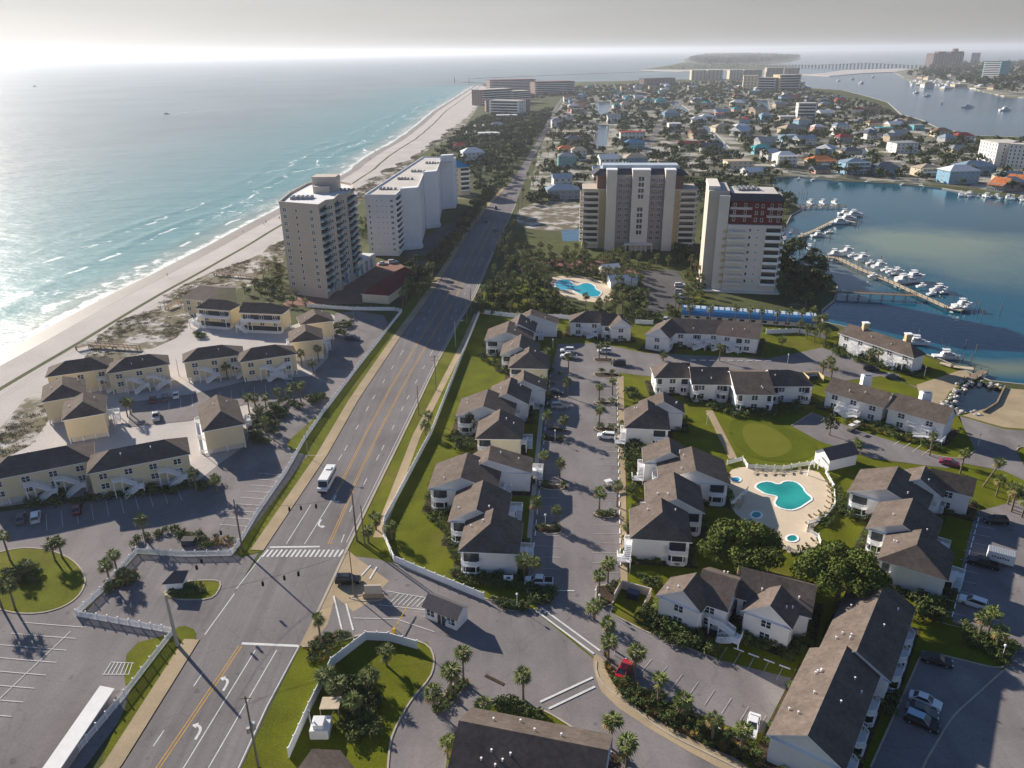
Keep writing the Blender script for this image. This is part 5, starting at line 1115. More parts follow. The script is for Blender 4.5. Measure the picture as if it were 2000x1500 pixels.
def palm_crown(seed, nf=26, R=1.55):
    q = random.Random(seed); b = MB()
    for i in range(nf):
        az = i * 2.39996 + q.uniform(-.2, .2); el = math.radians(q.choice((70, 50, 35, 20, 5, -15, -35)) + q.uniform(-8, 8)); L_ = R * q.uniform(.8, 1.1)
        d = Vector((math.cos(az) * math.cos(el), math.sin(az) * math.cos(el), math.sin(el))); s = Vector((-math.sin(az), math.cos(az), 0)); up = s.cross(d) * -1
        h = d * L_ * .42; b.add([s * .03, -s * .03, h - s * .02, h + s * .02], [(0, 1, 2, 3)])
        nb = 7; m = 1 if el < -.35 else 0
        for j in range(nb):
            a = math.radians(-75 + 150 * j / (nb - 1)); dr = -.28 * (abs(a) / 1.3) - .12
            e = h + (d * math.cos(a) + s * math.sin(a)) * L_ * .62 + Vector((0, 0, dr * L_ * .8))
            t = (e - h); sd = t.cross(Vector((0, 0, 1))); sd = sd.normalized() * .10 if sd.length > .01 else s * .1
            mid = h + t * .45 + Vector((0, 0, .05)); b.add([h, mid - sd, e, mid + sd], [(0, 1, 2, 3)], m)
    return b.mesh('crown', ['palm_leaf', 'palm_dry'])
def palm_trunk(seed):
    q = random.Random(seed); b = MB(); bx, by = q.uniform(-.06, .06), q.uniform(-.06, .06); n = 5
    for k in range(n):
        z0, z1 = k / n, (k + 1) / n; f = lambda z: Vector((bx * z * z, by * z * z, z)); b.tube(f(z0), f(z1 + .002), 1 - .25 * z0, 1 - .25 * z1, 7, cap=False)
    return b
PC = [palm_crown(s) for s in range(6)]
PT = {}
def trunk_mesh(h):
    h = round(h * 2) / 2
    def mk():
        b = MB(); n = 5
        for k in range(n): b.tube((0, 0, h * k / n - (.1 if k == 0 else 0)), (0, 0, h * (k + 1) / n), .21 - .05 * k / n, .21 - .05 * (k + 1) / n, 7, cap=False)
        b.tube((0, 0, h - .7), (0, 0, h - .1), .24, .32, 7, m=1)
        return b.mesh('trunk', ['bark', 'palm_dry'])
    return cached(('pt', h), mk), h
def palm(px, h, label, group, sc=1., lean=0.):
    p = G(*px) if not isinstance(px, Vector) else px
    r = thing('palm_tree', label, 'palm', p, rnd.uniform(0, 6.28), group)
    if lean or True: r.rotation_euler[1] = lean + rnd.uniform(-.04, .04)
    m_, h = trunk_mesh(h); put('trunk', m_, parent=r); put('crown', rnd.choice(PC), (0, 0, h), rnd.uniform(0, 6), r, (sc, sc, sc))
def palms(label, group, pts, h=5., sc=1.15):
    for p in pts: palm(p[:2], (p[2] if len(p) > 2 else h * rnd.uniform(.85, 1.15)), label, group, sc * rnd.uniform(.9, 1.15), p[3] if len(p) > 3 else 0.)
palms('cabbage palm in a small planted island of the long parking aisle', 'palms along the parking aisle', [(1068, 715), (1110, 728), (1060, 770), (1108, 775), (1070, 840), (1100, 852), (1063, 920), (1093, 933), (1046, 1010), (1086, 1028), (1170, 700), (1184, 700), (1170, 782), (1196, 772), (1170, 832), (1170, 995), (1205, 990), (1024, 1130), (1045, 1140), (1187, 1138), (1170, 1165)], 4.6)
palm((628, 1262), 6.2, 'single tall palm in the flower bed by the road corner', 'palm at the road corner')
palms('palm in the red flower strip between the two exit lanes', 'palms in the red flower strip', [(905, 1332, 6.), (882, 1362, 5.5), (848, 1385, 3.5)])
palms('palm on the grass point in front of the dark-roofed building', 'palms on the grass point', [(1022, 1366, 5.2), (945, 1400, 2.5)])
palms('palm in the long hedge bed beside the angled lot', 'palms in the angled lot hedge', [(1186, 1262), (1188, 1290), (1238, 1320), (1285, 1375), (1330, 1405), (1390, 1450), (1446, 1470)], 4.4)
palms('palm beside the dark-roofed building at the lane edge', 'palms at the lane edge', [(1193, 1462, 5.5), (1222, 1512, 6.), (875, 1480, 3.), (1160, 1210, 3.)])
palms('palm inside the fenced utility yard', 'palms in the utility yard', [(755, 1300, 3.), (725, 1345, 3.), (660, 1365, 3.), (640, 1340, 2.5), (690, 1390, 2.5)], 3, 1.2)
palms('palm growing on the sidewalk side of the white fence', 'palms by the sidewalk fence', [(735, 1035, 3.), (765, 1055, 3.5), (838, 835, 4.), (832, 850, 3.), (720, 1060, 3.)], 3)
palms('palm on the lawn edge of the harbour lane', 'palms along the harbour lane', [(1815, 890), (1875, 925), (1920, 950, 7, .25), (1945, 970), (1975, 995), (1968, 985), (1995, 1010), (1672, 880, 2.), (1835, 845, 4, .4), (1975, 1000, 6.)], 5.)
palms('palm in the planted corner of the east car park', 'palms in the east lot corner', [(1910, 1245), (1930, 1235), (1945, 1265), (1505, 1240, 3.)], 4)
palms('palm in front of the yellow stilted buildings', 'palms by the yellow buildings', [(90, 965), (425, 965, 4.), (385, 960, 5.), (172, 806, 3.), (250, 815, 5.), (256, 810, 4.), (385, 740, 4), (445, 742, 4.5), (590, 718, 5), (623, 708, 5), (612, 730, 3.5)], 4.5)
palms('palm in the row between inner lot and road fence', 'palms of the inner lot row', [(487, 805), (500, 800), (520, 800), (545, 795), (568, 790), (575, 782), (588, 785), (592, 778), (508, 830), (520, 850)], 4.6)
palms('palm on the round lawn of the turning circle', 'palms of the turning circle', [(20, 1095, 6.), (108, 1095, 4.), (122, 1090, 4.), (5, 1190, 6.), (30, 1190, 5.5), (55, 1120, 2.)])
palms('palm along the white fence of the gate drive', 'palms of the gate drive', [(230, 1120, 4.5), (215, 1138, 4.), (284, 1055, 5.), (245, 1140, 2.5)])
palms('tall palm in front of the blue and white barrel roof', 'palms along the barrel roof hall', [(1346, 628), (1385, 632), (1435, 632), (1463, 634), (1486, 636), (1515, 638), (1537, 640), (1563, 642), (1585, 640), (1592, 655), (1605, 652), (1560, 655)], 6.)
palms('palm on the lawn between the harbour condos', 'palms between the harbour condos', [(1525, 690), (1606, 735), (1622, 745), (1696, 712), (1712, 716), (1405, 705, 5.), (1295, 705, 2.), (1620, 720, 3.), (1600, 662, 5.), (1612, 668, 4.), (1590, 668, 3.5), (1575, 662, 4.)], 4.6)
palms('palm beside the east condo stairs', 'palms by the east condos', [(1690, 1000, 2.), (1370, 1215, 3.5), (1290, 1195, 2.), (1240, 1010, 2.)], 3)
# tower gardens: scattered
def scatter(poly, n, gap, avoid=()):
    P = GL(poly); out = []; k = 0; x0, x1 = min(p.x for p in P), max(p.x for p in P); y0, y1 = min(p.y for p in P), max(p.y for p in P)
    A = [GL(a) for a in avoid]
    while len(out) < n and k < n * 60:
        k += 1; p = Vector((rnd.uniform(x0, x1), rnd.uniform(y0, y1), 0))
        if inside(p, P) and not any(inside(p, a) for a in A) and all((p - q).length > gap for q in out): out.append(p)
    return out
TP = [(1072, 542), (1120, 540), (1195, 560), (1192, 606), (1095, 600)]
DR = [(1245, 530), (1320, 528), (1345, 560), (1330, 600), (1270, 615), (1255, 570)]
TL = [(1000, 575), (1070, 575), (1085, 600), (1000, 600)]
for p in scatter([(925, 620), (950, 560), (1010, 500), (1080, 500), (1180, 505), (1300, 510), (1370, 540), (1370, 610), (1300, 625), (1100, 615)], 150, 2.7, [TP, DR, TL]): palm(p, rnd.uniform(3.5, 7), 'palm in the dense gardens below the harbour towers', 'palms of the tower gardens', rnd.uniform(1., 1.35))
for p in scatter([(960, 520), (1000, 440), (1012, 440), (985, 520)], 14, 4): palm(p, rnd.uniform(4, 7), 'palm along the road edge near the tower gate', 'palms along the tower road edge', 1.2)
for p in scatter([(780, 600), (810, 545), (850, 520), (845, 560), (810, 600)], 16, 3.5): palm(p, rnd.uniform(4, 7), 'palm beside the red-roofed pavilion and road', 'palms by the red pavilion', 1.2)
for p in scatter([(460, 590), (555, 500), (560, 570), (600, 600), (700, 595), (690, 605), (520, 600)], 16, 4): palm(p, rnd.uniform(3, 5), 'palm around the foot of the beach tower', 'palms at the beach tower', 1.1)
for p in scatter([(840, 500), (925, 410), (1000, 300), (1010, 330), (960, 400), (900, 490)], 26, 5): palm(p, rnd.uniform(4, 7), 'palm on the beach-side verge of the far road', 'palms on the far verge', 1.2)
for p in scatter([(1010, 395), (1060, 290), (1100, 205), (1110, 205), (1080, 290), (1035, 395)], 45, 6): palm(p, rnd.uniform(4, 7), 'palm lining the inland side of the far road', 'palms lining the far road', 1.3)
# oaks
def big_oak(px, label, R, h, seed):
    p = G(*px); r = thing('oak_tree', label, 'tree', p); q = random.Random(seed); lumps = []
    for i in range(44):
        a = q.uniform(0, 6.28); d = R * math.sqrt(q.random()) * .82; s = R * q.uniform(.22, .36)
        lumps.append((d * math.cos(a), d * math.sin(a), h * (.62 + .22 * (1 - (d / R) ** 2)) + q.uniform(-.8, .5), s, s, s * .75))
    put('crown', quad_mesh('crown', cloud(15000, lumps, .27, .45), 'oak_leaf'), parent=r)
    b = MB(); b.tube((0, 0, -.2), (.3, .1, h * .3), .55, .4, 8)
    for i in range(8): a = i * .785 + q.uniform(-.3, .3); b.tube((.3, .1, h * .28), (R * .6 * math.cos(a), R * .6 * math.sin(a), h * q.uniform(.58, .72)), .28, .08, 6)
    b.build('trunk', 'bark', r, local=True)
big_oak((1442, 1128), 'broad dark live oak between pool deck and twin house', 8.2, 10.5, 1)
big_oak((1632, 1178), 'broad olive live oak with visible trunk beside the long roof', 8.2, 10.5, 2)
# shrubs
SM = []
for s in range(5):
    lumps = [(rnd.uniform(-.4, .4), rnd.uniform(-.4, .4), rnd.uniform(.3, .55), .55, .55, .5) for _ in range(5)]
    SM.append(quad_mesh('shrub', cloud(170, lumps, .13, .6), 'shrub_leaf'))
GM = []
for s in range(3):
    b = MB()
    for i in range(60): a = rnd.uniform(0, 6.28); e = Vector((math.cos(a) * rnd.uniform(.3, .9), math.sin(a) * rnd.uniform(.3, .9), rnd.uniform(.5, 1.1))); sd = Vector((-e.y, e.x, 0)).normalized() * .06; b.add([sd * .5, -sd * .5, e * .6 + sd, e], [(0, 1, 3), (0, 3, 2)])
    GM.append(b.mesh('grass_tuft', 'grass_clump'))
SHRUBS = []; TREES = []
def shrub(p, s, label, group, kind='shrub'):
    p = G(*p) if not isinstance(p, Vector) else p
    if kind == 'shrub': SHRUBS.append((p, s, label, group)); return
    o = put('grass_tuft', rnd.choice(GM), p, rnd.uniform(0, 6.28), None, (s, s, s * rnd.uniform(.75, 1.1))); tag(o, label, 'grass', group)
def bed(label, group, poly, n, s=1.2, gap=1., grass=0.):
    for p in scatter(poly, n, gap): 
        if rnd.random() < grass: shrub(p, s * rnd.uniform(.7, 1.2), label.replace('shrub', 'dry grass tuft'), group, 'grass')
        else: shrub(p, s * rnd.uniform(.7, 1.3), label, group)
bed('green shrub in the bed in front of the twin gabled house', 'shrubs by the twin house', [(1250, 1195), (1290, 1200), (1400, 1270), (1395, 1285), (1330, 1265), (1250, 1225)], 34, 1.5)
bed('dark shrub below the right half of the twin gabled house', 'shrubs right of the twin house stair', [(1440, 1225), (1540, 1262), (1590, 1180), (1600, 1200), (1560, 1290), (1440, 1255)], 26, 1.4)
bed('shrub in the long bed beside the angled lot', 'shrubs of the angled lot bed', [(1182, 1280), (1205, 1318), (1330, 1385), (1470, 1450), (1480, 1500), (1340, 1440), (1230, 1375), (1185, 1320)], 90, 1.1, .8, .35)
bed('shrub in the colourful road corner bed', 'shrubs of the road corner bed', [(600, 1262), (640, 1240), (690, 1240), (660, 1265), (630, 1295), (600, 1290)], 40, .9, .6, .25)
bed('shrub in the fenced utility yard thicket', 'shrubs of the utility yard', [(650, 1340), (720, 1320), (745, 1370), (740, 1440), (690, 1450), (660, 1420)], 40, 1.7)
bed('shrub on the grass point before the dark-roofed building', 'shrubs of the grass point', [(965, 1375), (1000, 1368), (1060, 1400), (1050, 1410), (990, 1402)], 26, 1.3, .8)
bed('shrub in the red flower strip between the exit lanes', 'shrubs of the flower strip', [(845, 1388), (895, 1325), (915, 1335), (860, 1395)], 22, .9, .6, .3)
bed('shrub in the island beside the gatehouse lane', 'shrubs by the gatehouse lane', [(955, 1170), (1030, 1185), (1030, 1195), (985, 1190)], 20, 1.2, .7)
bed('shrub on the corner where the aisle meets the drive', 'shrubs at the aisle corner', [(1030, 1150), (1075, 1150), (1080, 1175), (1045, 1182)], 16, 1.4)
bed('shrub below the west condo end wall', 'shrubs by the west condo end', [(900, 1125), (1000, 1135), (1010, 1150), (900, 1140)], 22, 1.2)
for (x, y) in [(1068, 735), (1095, 735), (1062, 772), (1065, 857), (1093, 860), (1068, 950), (1100, 950), (1060, 1030), (1085, 1032), (1175, 728), (1195, 730), (1175, 787), (1195, 787), (1172, 835), (1195, 838), (1172, 1005), (1195, 1005), (1185, 1010), (1175, 1180), (1190, 1155), (1200, 1145)]: shrub((x, y), 1.5, 'low shrub at the foot of an aisle palm', 'shrubs of the aisle islands')
bed('shrub along the garden walk beside the east condo row', 'shrubs of the garden walk', [(1222, 800), (1250, 800), (1248, 870), (1240, 980), (1228, 980)], 55, 1.4, .9)
for x, y in [(1232, 770), (1240, 780), (1235, 890), (1245, 900), (1228, 900), (1240, 870), (1250, 885)]: shrub((x, y), 2.8, 'tall dark shrub beside the garden walk', 'tall shrubs of the garden walk')
bed('shrub along the balconies facing the west lawn', 'shrubs of the west lawn', [(835, 1000), (870, 1000), (880, 1030), (905, 1070), (905, 1110), (890, 1110), (870, 1040), (835, 1012)], 26, 1.2)
bed('shrub below the mid row balcony on the west lawn', 'shrubs of the mid west lawn', [(885, 850), (925, 865), (915, 885), (890, 875)], 14, 1.8)
bed('shrub below the upper row balcony on the west lawn', 'shrubs of the upper west lawn', [(938, 695), (975, 705), (990, 730), (970, 722), (940, 705)], 14, 1.2)
bed('shrub below the condo row facing the putting green', 'shrubs of the green row', [(1340, 775), (1430, 795), (1500, 805), (1580, 785), (1580, 800), (1500, 818), (1410, 812)], 44, 1.4)
bed('dry golden shrub below the long cream condo', 'shrubs of the cream condo', [(1650, 815), (1680, 828), (1835, 872), (1835, 882), (1720, 848), (1650, 828)], 40, 1.2, .8, .45)
bed('shrub below the waterfront condo stairs', 'shrubs of the waterfront condo', [(1610, 670), (1660, 690), (1780, 728), (1820, 725), (1800, 740), (1700, 715), (1610, 690)], 40, 1.3)
bed('shrub hugging the fence south of the pool deck', 'shrubs south of the pool', [(1600, 1010), (1640, 990), (1650, 1000), (1620, 1030), (1600, 1040)], 14, 1.2)
bed('shrub between pool deck and east condo', 'shrubs east of the pool', [(1632, 960), (1660, 985), (1700, 1010), (1690, 1020), (1640, 1010)], 20, 1.4)
bed('shrub in the planted corner of the east car park', 'shrubs of the east lot corner', [(1880, 1220), (1985, 1265), (1960, 1300), (1890, 1260)], 34, 1.4)
bed('dark shrub behind the long tan-roofed condo', 'shrubs behind the long roof', [(1790, 1170), (1840, 1180), (1830, 1215), (1795, 1210)], 18, 1.9)
bed('dark shrub below the yellow stilted stairs', 'shrubs below the yellow stairs', [(30, 975), (130, 965), (190, 965), (300, 955), (430, 940), (430, 955), (300, 970), (60, 995)], 50, 1.5)
bed('shrub in the bed between the yellow pyramid building and lot', 'shrubs of the inner lot bed', [(480, 830), (500, 800), (620, 770), (640, 780), (560, 805), (525, 870), (490, 870)], 60, 1.6)
bed('dry tuft shrub in the bed by the dumpster corner', 'shrubs by the dumpster corner', [(250, 1060), (340, 1030), (370, 1040), (450, 1050), (460, 1070), (400, 1070), (330, 1045), (260, 1068)], 44, 1.2, .8, .5)
bed('shrub in the round planter of the turning circle', 'shrubs of the turning circle planter', [(10, 1120), (50, 1105), (80, 1120), (70, 1140), (20, 1145)], 26, 1.2)
bed('shrub on the gate kiosk island', 'shrubs of the kiosk island', [(330, 1150), (365, 1140), (400, 1140), (395, 1160), (335, 1168)], 24, 1.1, .7, .3)
bed('dry shrub along the fence of the gate drive', 'shrubs of the gate drive fence', [(205, 1140), (240, 1125), (270, 1120), (265, 1135), (215, 1155)], 20, 1.2, .7, .4)
bed('clump shrub on the sandy court', 'shrubs of the sand court', [(380, 655), (400, 648), (410, 658), (390, 662)], 6, 1.6)
bed('shrub beside the curved lot end', 'shrubs of the curved lot end', [(650, 640), (690, 620), (680, 650), (655, 665)], 14, 1.7)
for p in scatter([(925, 620), (950, 560), (1010, 500), (1180, 505), (1370, 540), (1375, 610), (1300, 630), (1100, 618)], 200, 1.8, [TP, DR, TL]): shrub(p, 2.4 * rnd.uniform(.7, 1.3), 'garden shrub at the foot of the harbour towers', 'shrubs of the tower gardens')
bed('clipped round shrub on the small lawn by the dumpster enclosure', 'round shrubs of the small lawn', [(1255, 1125), (1290, 1130), (1285, 1150), (1255, 1145)], 5, 1.6)
for p in WALLSHRUBS: shrub(p, rnd.uniform(.8, 1.6), 'rounded shrub in the mulch bed along a white condo wall', 'shrubs along the condo walls')
SHRUBS.sort(key=lambda q: -q[1] / (q[0] - cam.location).length)
V = []
for i, (p, s, label, group) in enumerate(SHRUBS):
    me = rnd.choice(SM); rz = rnd.uniform(0, 6.28); sz = s * rnd.uniform(.75, 1.1)
    if i < 290: tag(put('shrub', me, p, rz, None, (s, s, sz)), label, 'shrub', group)
    else:
        if me not in CACHE: a_ = np.empty(len(me.vertices) * 3, np.float32); me.vertices.foreach_get('co', a_); CACHE[me] = a_.reshape(-1, 3)
        c_, s_ = math.cos(rz), math.sin(rz); w_ = CACHE[me]; V.append(np.stack([(w_[:, 0] * c_ - w_[:, 1] * s_) * s + p.x, (w_[:, 0] * s_ + w_[:, 1] * c_) * s + p.y, w_[:, 2] * sz], 1))
o = put('shrubbery', quad_mesh('shrubbery', np.concatenate(V), 'shrub_leaf')); tag(o, 'low mixed shrubbery filling the smaller beds of the resorts', 'shrubbery', None, 'stuff')
# trees that can be told apart
TV = []
for s in range(7):
    lumps = [(rnd.uniform(-1.6, 1.6), rnd.uniform(-1.6, 1.6), rnd.uniform(2.6, 5.2), rnd.uniform(1.1, 1.9), rnd.uniform(1.1, 1.9), rnd.uniform(.9, 1.5)) for _ in range(9)]
    TV.append(quad_mesh('crown', cloud(260, lumps, .42, .55), 'far_leaf'))
TTR = MB().tube((0, 0, -.2), (.1, 0, 3.6), .22, .12, 6).mesh('trunk', 'bark')
def tree(p, s, label, group): TREES.append((p, s, label, group))
def tree_now(p, s, label, group):
    r = thing('broadleaf_tree', label, 'tree', p, rnd.uniform(0, 6.28), group); r.scale = (s, s, s * rnd.uniform(.8, 1.15)); put('trunk', TTR, parent=r); put('crown', rnd.choice(TV), parent=r)
for p in scatter([(945, 612), (950, 580), (990, 560), (1000, 590), (1060, 590), (1100, 608)], 26, 3.): tree(p, rnd.uniform(.7, 1.1), 'dark bushy tree at the road corner of the tower gardens', 'trees at the tower garden corner')
for p in scatter([(1520, 490), (1560, 480), (1598, 510), (1615, 545), (1612, 580), (1580, 600), (1530, 590), (1515, 560)], 46, 3.4): tree(p, rnd.uniform(.8, 1.2), 'dark mangrove tree on the shore beside the red-topped tower', 'mangroves by the marina')
for p in scatter([(1522, 400), (1545, 392), (1555, 408), (1530, 420)], 6, 3): tree(p, 1., 'small tree on the little sand point behind the red-topped tower', 'trees on the sand point')
for p in scatter([(480, 580), (545, 520), (560, 560), (540, 590)], 14, 4): tree(p, rnd.uniform(.6, .9), 'low green tree on the dune side of the beach tower', 'trees by the beach tower')
for p in scatter([(770, 560), (800, 530), (860, 500), (930, 400), (950, 400), (880, 510), (800, 590)], 44, 4.): tree(p, rnd.uniform(.8, 1.2), 'dark tree between the white slab and the road', 'trees along the condo wall')
for p in scatter([(700, 470), (705, 430), (725, 430), (720, 490)], 8, 4): tree(p, rnd.uniform(.7, 1.), 'green tree in the gap between beach tower and white slab', 'trees between the beach buildings')
tree(G(1490 + 130, 850), .9, 'round dark tree beside the pool house lane', 'tree by the pool house')
tree(G(925, 845), .9, 'olive garden tree under the mid row balcony', 'tree of the mid row')
# woods of the peninsula: 240 nearest as trees, the rest as one mass
def free(p, m): 
    if any(inside(p, w_) for w_ in WAT): return False
    if any(inside(p + Vector((0, dy, 0)), w_) for w_ in WAT[:-1] for dy in (8, 18, 30, 45)): return False
    if any((p - q).length < s * .5 + m for q, s in HOUSES): return False
    return not any(dist_line(p, a, c) < 5 for a, c in SW)
near = []
for p in scatter([(1060, 372), (1080, 300), (1105, 230), (1180, 230), (1420, 250), (1900, 285), (2100, 300), (2100, 385), (1840, 358), (1640, 345), (1500, 336), (1390, 345), (1340, 345), (1140, 368)], 330, 5.5):
    if free(p, 1.5): near.append(p)
for p in near: tree(p, rnd.uniform(.9, 1.7), 'broadleaf tree among the nearer peninsula houses', 'trees among the peninsula houses')
TREES.sort(key=lambda q: -q[1] / (q[0] - cam.location).length)
for q in TREES[:290]: tree_now(*q)
V = []; k = 0
for p, s, l_, g_ in TREES[290:]:
    me = rnd.choice(TV)
    if me not in CACHE: a_ = np.empty(len(me.vertices) * 3, np.float32); me.vertices.foreach_get('co', a_); CACHE[me] = a_.reshape(-1, 3)
    V.append(CACHE[me] * s + np.array([p.x, p.y, 0]))
fv = [cloud(44, [(rnd.uniform(-2, 2), rnd.uniform(-2, 2), rnd.uniform(2, 4.5), 2., 2., 1.6) for _ in range(5)], 1.0, .5) for _ in range(10)]
def mass(poly, n, s0=1., s1=1.8, chk=True):
    P = GL(poly) if not isinstance(poly[0], Vector) else poly; x0, x1 = min(p.x for p in P), max(p.x for p in P); y0, y1 = min(p.y for p in P), max(p.y for p in P); c = t = 0
    while c < n and t < n * 8:
        t += 1; p = Vector((rnd.uniform(x0, x1), rnd.uniform(y0, y1), 0))
        if not inside(p, P) or (chk and not free(p, 1.)): continue
        c += 1; s = rnd.uniform(s0, s1); V.append(fv[c % 10] * s + np.array([p.x, p.y, 0]))
mass(PEN, 2700, .9, 1.6)
mass([(830, 330), (880, 275), (945, 230), (1040, 228), (1080, 215), (1070, 240), (1040, 290), (1005, 335), (985, 370), (940, 400), (925, 350), (900, 330)], 620, .9, 1.5)
mass([(1325, 345), (1520, 343), (1510, 365), (1525, 385), (1540, 395), (1525, 420), (1520, 480), (1372, 480), (1365, 410), (1330, 385)], 150, .7, 1.2)
mass([(1030, 385), (1135, 368), (1140, 382), (1035, 402)], 50, .7, 1.1)
mass([(1315, 490), (1370, 490), (1370, 530), (1320, 520)], 25, .6, .9)
mass([(1120, 172), (960, 200), (1090, 195), (1110, 200)], 60, 1, 1.6)
mass([(1770, 150), (1830, 128), (2100, 122), (2100, 195), (1960, 185), (1880, 166)], 700, 2, 4.5, False)
mass([(1345, 121), (1380, 110), (1460, 108), (1560, 114), (1540, 119), (1470, 125), (1380, 128)], 2600, 3.5, 7.5, False)
mass([(1290, 134), (1340, 124), (1480, 128), (1450, 134), (1330, 137)], 300, .8, 1.6, False)
mass([(1375, 101), (1500, 98.3), (1700, 95.8), (2000, 92.8), (2200, 91), (2200, 90.5), (2000, 92.2), (1700, 95.2), (1500, 97.8)], 1200, 12, 22, False)
o = put('wood', quad_mesh('wood', np.concatenate(V), 'far_leaf')); tag(o, 'distant tree canopy covering the peninsula and far shores', 'wood', None, 'stuff')
# dune scrub
V = []; sv = [cloud(22, [(0, 0, .1, 1.1, 1.1, .3)], .17, .2, 0) for _ in range(6)]
dA = [p for p in dl] + db[::-1]; c = 0
x0, x1 = min(p.x for p in dA), max(p.x for p in dA)
while c < 6000:
    p = Vector((rnd.uniform(-230, 0), rnd.uniform(90, 1100), 0))
    if not inside(p, dA): c += .02; continue
    if math.sin(p.x * .21 + 2 * math.sin(p.y * .05)) + math.sin(p.y * .13 + p.x * .07) + rnd.uniform(-1.4, 1.4) < .2: continue
    c += 1; V.append(sv[int(c) % 6] * rnd.uniform(.5, 1.3) + np.array([p.x, p.y, 0]))
o = put('dune_scrub', quad_mesh('dune_scrub', np.concatenate(V), 'scrub_leaf')); tag(o, 'low olive scrub growing on the white dunes', 'scrub', None, 'stuff')
# ------------------------------------------------------------------ vehicles
def car_meshes(kind):
    def mk():
        L_, Wd, prof, cab = {'sedan': (4.7, 1.82, [(-2.35, .55), (-2.3, .86), (-1.5, .98), (.95, .96), (2.1, .80), (2.35, .52)], [(-1.75, .97), (-1.05, 1.42), (.25, 1.45), (1.05, .95)]),
                             'suv': (4.8, 1.95, [(-2.4, .6), (-2.38, 1.05), (-1.5, 1.1), (1.0, 1.08), (2.2, .98), (2.4, .6)], [(-2.3, 1.08), (-2.05, 1.72), (.2, 1.75), (1.1, 1.07)]),
                             'pickup': (5.6, 1.98, [(-2.8, .65), (-2.78, 1.1), (-.95, 1.12), (1.3, 1.12), (2.6, 1.0), (2.8, .6)], [(-.95, 1.1), (-.75, 1.78), (.7, 1.8), (1.5, 1.1)])}[kind]
        hw = Wd / 2; b = MB(); n = len(prof)
        v = []
        for (x, z) in prof:
            k = .93 if abs(x) > L_ / 2 - .15 else 1.; v += [(x, -hw * k, .28), (x, -hw * k, z - .12), (x, -hw * k * .94, z), (x, hw * k * .94, z), (x, hw * k, z - .12), (x, hw * k, .28)]
        f = []
        for i in range(n - 1):
            for j in range(6): a, c = i * 6 + j, i * 6 + (j + 1) % 6; f.append((a, a + 6, c + 6, c))
        f += [(0, 1, 2, 3, 4, 5), tuple(range(6 * n - 1, 6 * n - 7, -1))]; b.add(v, f)
        if kind == 'pickup': b.box(-2.6, -1.1, -.8, .8, 1.125, 1.14, 1)
        body = b.mesh('body', ['paint_white', 'rubber'], False)
        g = MB(); w0, w1 = hw * .90, hw * .74
        (x0, z0), (x1, z1), (x2, z2), (x3, z3) = cab
        v = [(x0, -w0, z0), (x0, w0, z0), (x1, -w1, z1), (x1, w1, z1), (x2, -w1, z2), (x2, w1, z2), (x3, -w0, z3), (x3, w0, z3)]
        g.add(v, [(0, 2, 3, 1), (4, 6, 7, 5), (0, 6, 4, 2), (1, 3, 5, 7)]); glass = g.mesh('cabin_glass', 'glass')
        r = MB(); e = .03; r.add([(x1 - .05, -w1 - e, z1), (x1 - .05, w1 + e, z1), (x2 + .05, w1 + e, z2), (x2 + .05, -w1 - e, z2), (x1, -w1 + .1, z1 + .07), (x1, w1 - .1, z1 + .07), (x2, w1 - .1, z2 + .07), (x2, -w1 + .1, z2 + .07)], [(0, 3, 2, 1), (4, 7, 6, 5)[::-1], (0, 1, 5, 4), (1, 2, 6, 5), (2, 3, 7, 6), (3, 0, 4, 7)])
        for (xa, za), (xb, zb) in (((x0, z0), (x1, z1)), ((x2, z2), (x3, z3))):
            for s in (-1, 1): r.tube((xa, s * (w0 if za < 1.3 else w1), za), (xb, s * (w0 if zb < 1.3 else w1), zb), .05, n=4)
        roof = r.mesh('car_roof', 'paint_white')
        wheel = cached('wheel', lambda: MB().tube((0, -.12, 0), (0, .12, 0), .34, n=12).tube((0, -.13, 0), (0, .13, 0), .2, n=8, m=1).mesh('wheel', ['rubber', 'grey_metal']))
        hl = MB().box(L_ / 2 - .2, L_ / 2 - .0, -.14, .14, .58, .74).mesh('headlight', 'trim'); tl = MB().box(-L_ / 2 - .01, -L_ / 2 + .12, -.12, .12, .68, .86).mesh('tail_light', 'paint_red')
        return body, glass, roof, wheel, hl, tl, L_, hw
    return cached(('car', kind), mk)
CM = {}
def car(a, b_, kind, col, label, topcol=None):
    A, B = G(*a), G(*b_); p = (A + B) / 2; d = B - A; rz = math.atan2(d.y, d.x); body, glass, roof, wheel, hl, tl, L_, hw = car_meshes(kind)
    r = thing('pickup_truck' if kind == 'pickup' else 'parked_car', label, 'truck' if kind == 'pickup' else 'car', p + Vector((0, 0, .09)), rz)
    def col_mesh(me, c):
        k = (me.name, c)
        if k not in CM: m2 = me.copy(); m2.materials[0] = MATS['paint_' + c]; CM[k] = m2
        return CM[k]
    put('body', col_mesh(body, col), parent=r); put('cabin_glass', glass, parent=r); put('car_roof', col_mesh(roof, topcol or col), parent=r)
    for x in (-L_ * .3, L_ * .3):
        for y in (-hw + .1, hw - .1): put('wheel', wheel, (x, y, .34), 0, r)
    for y in (-hw + .3, hw - .3): put('headlight', hl, (0, y, 0), 0, r); put('tail_light', tl, (0, y, 0), 0, r)
    return r
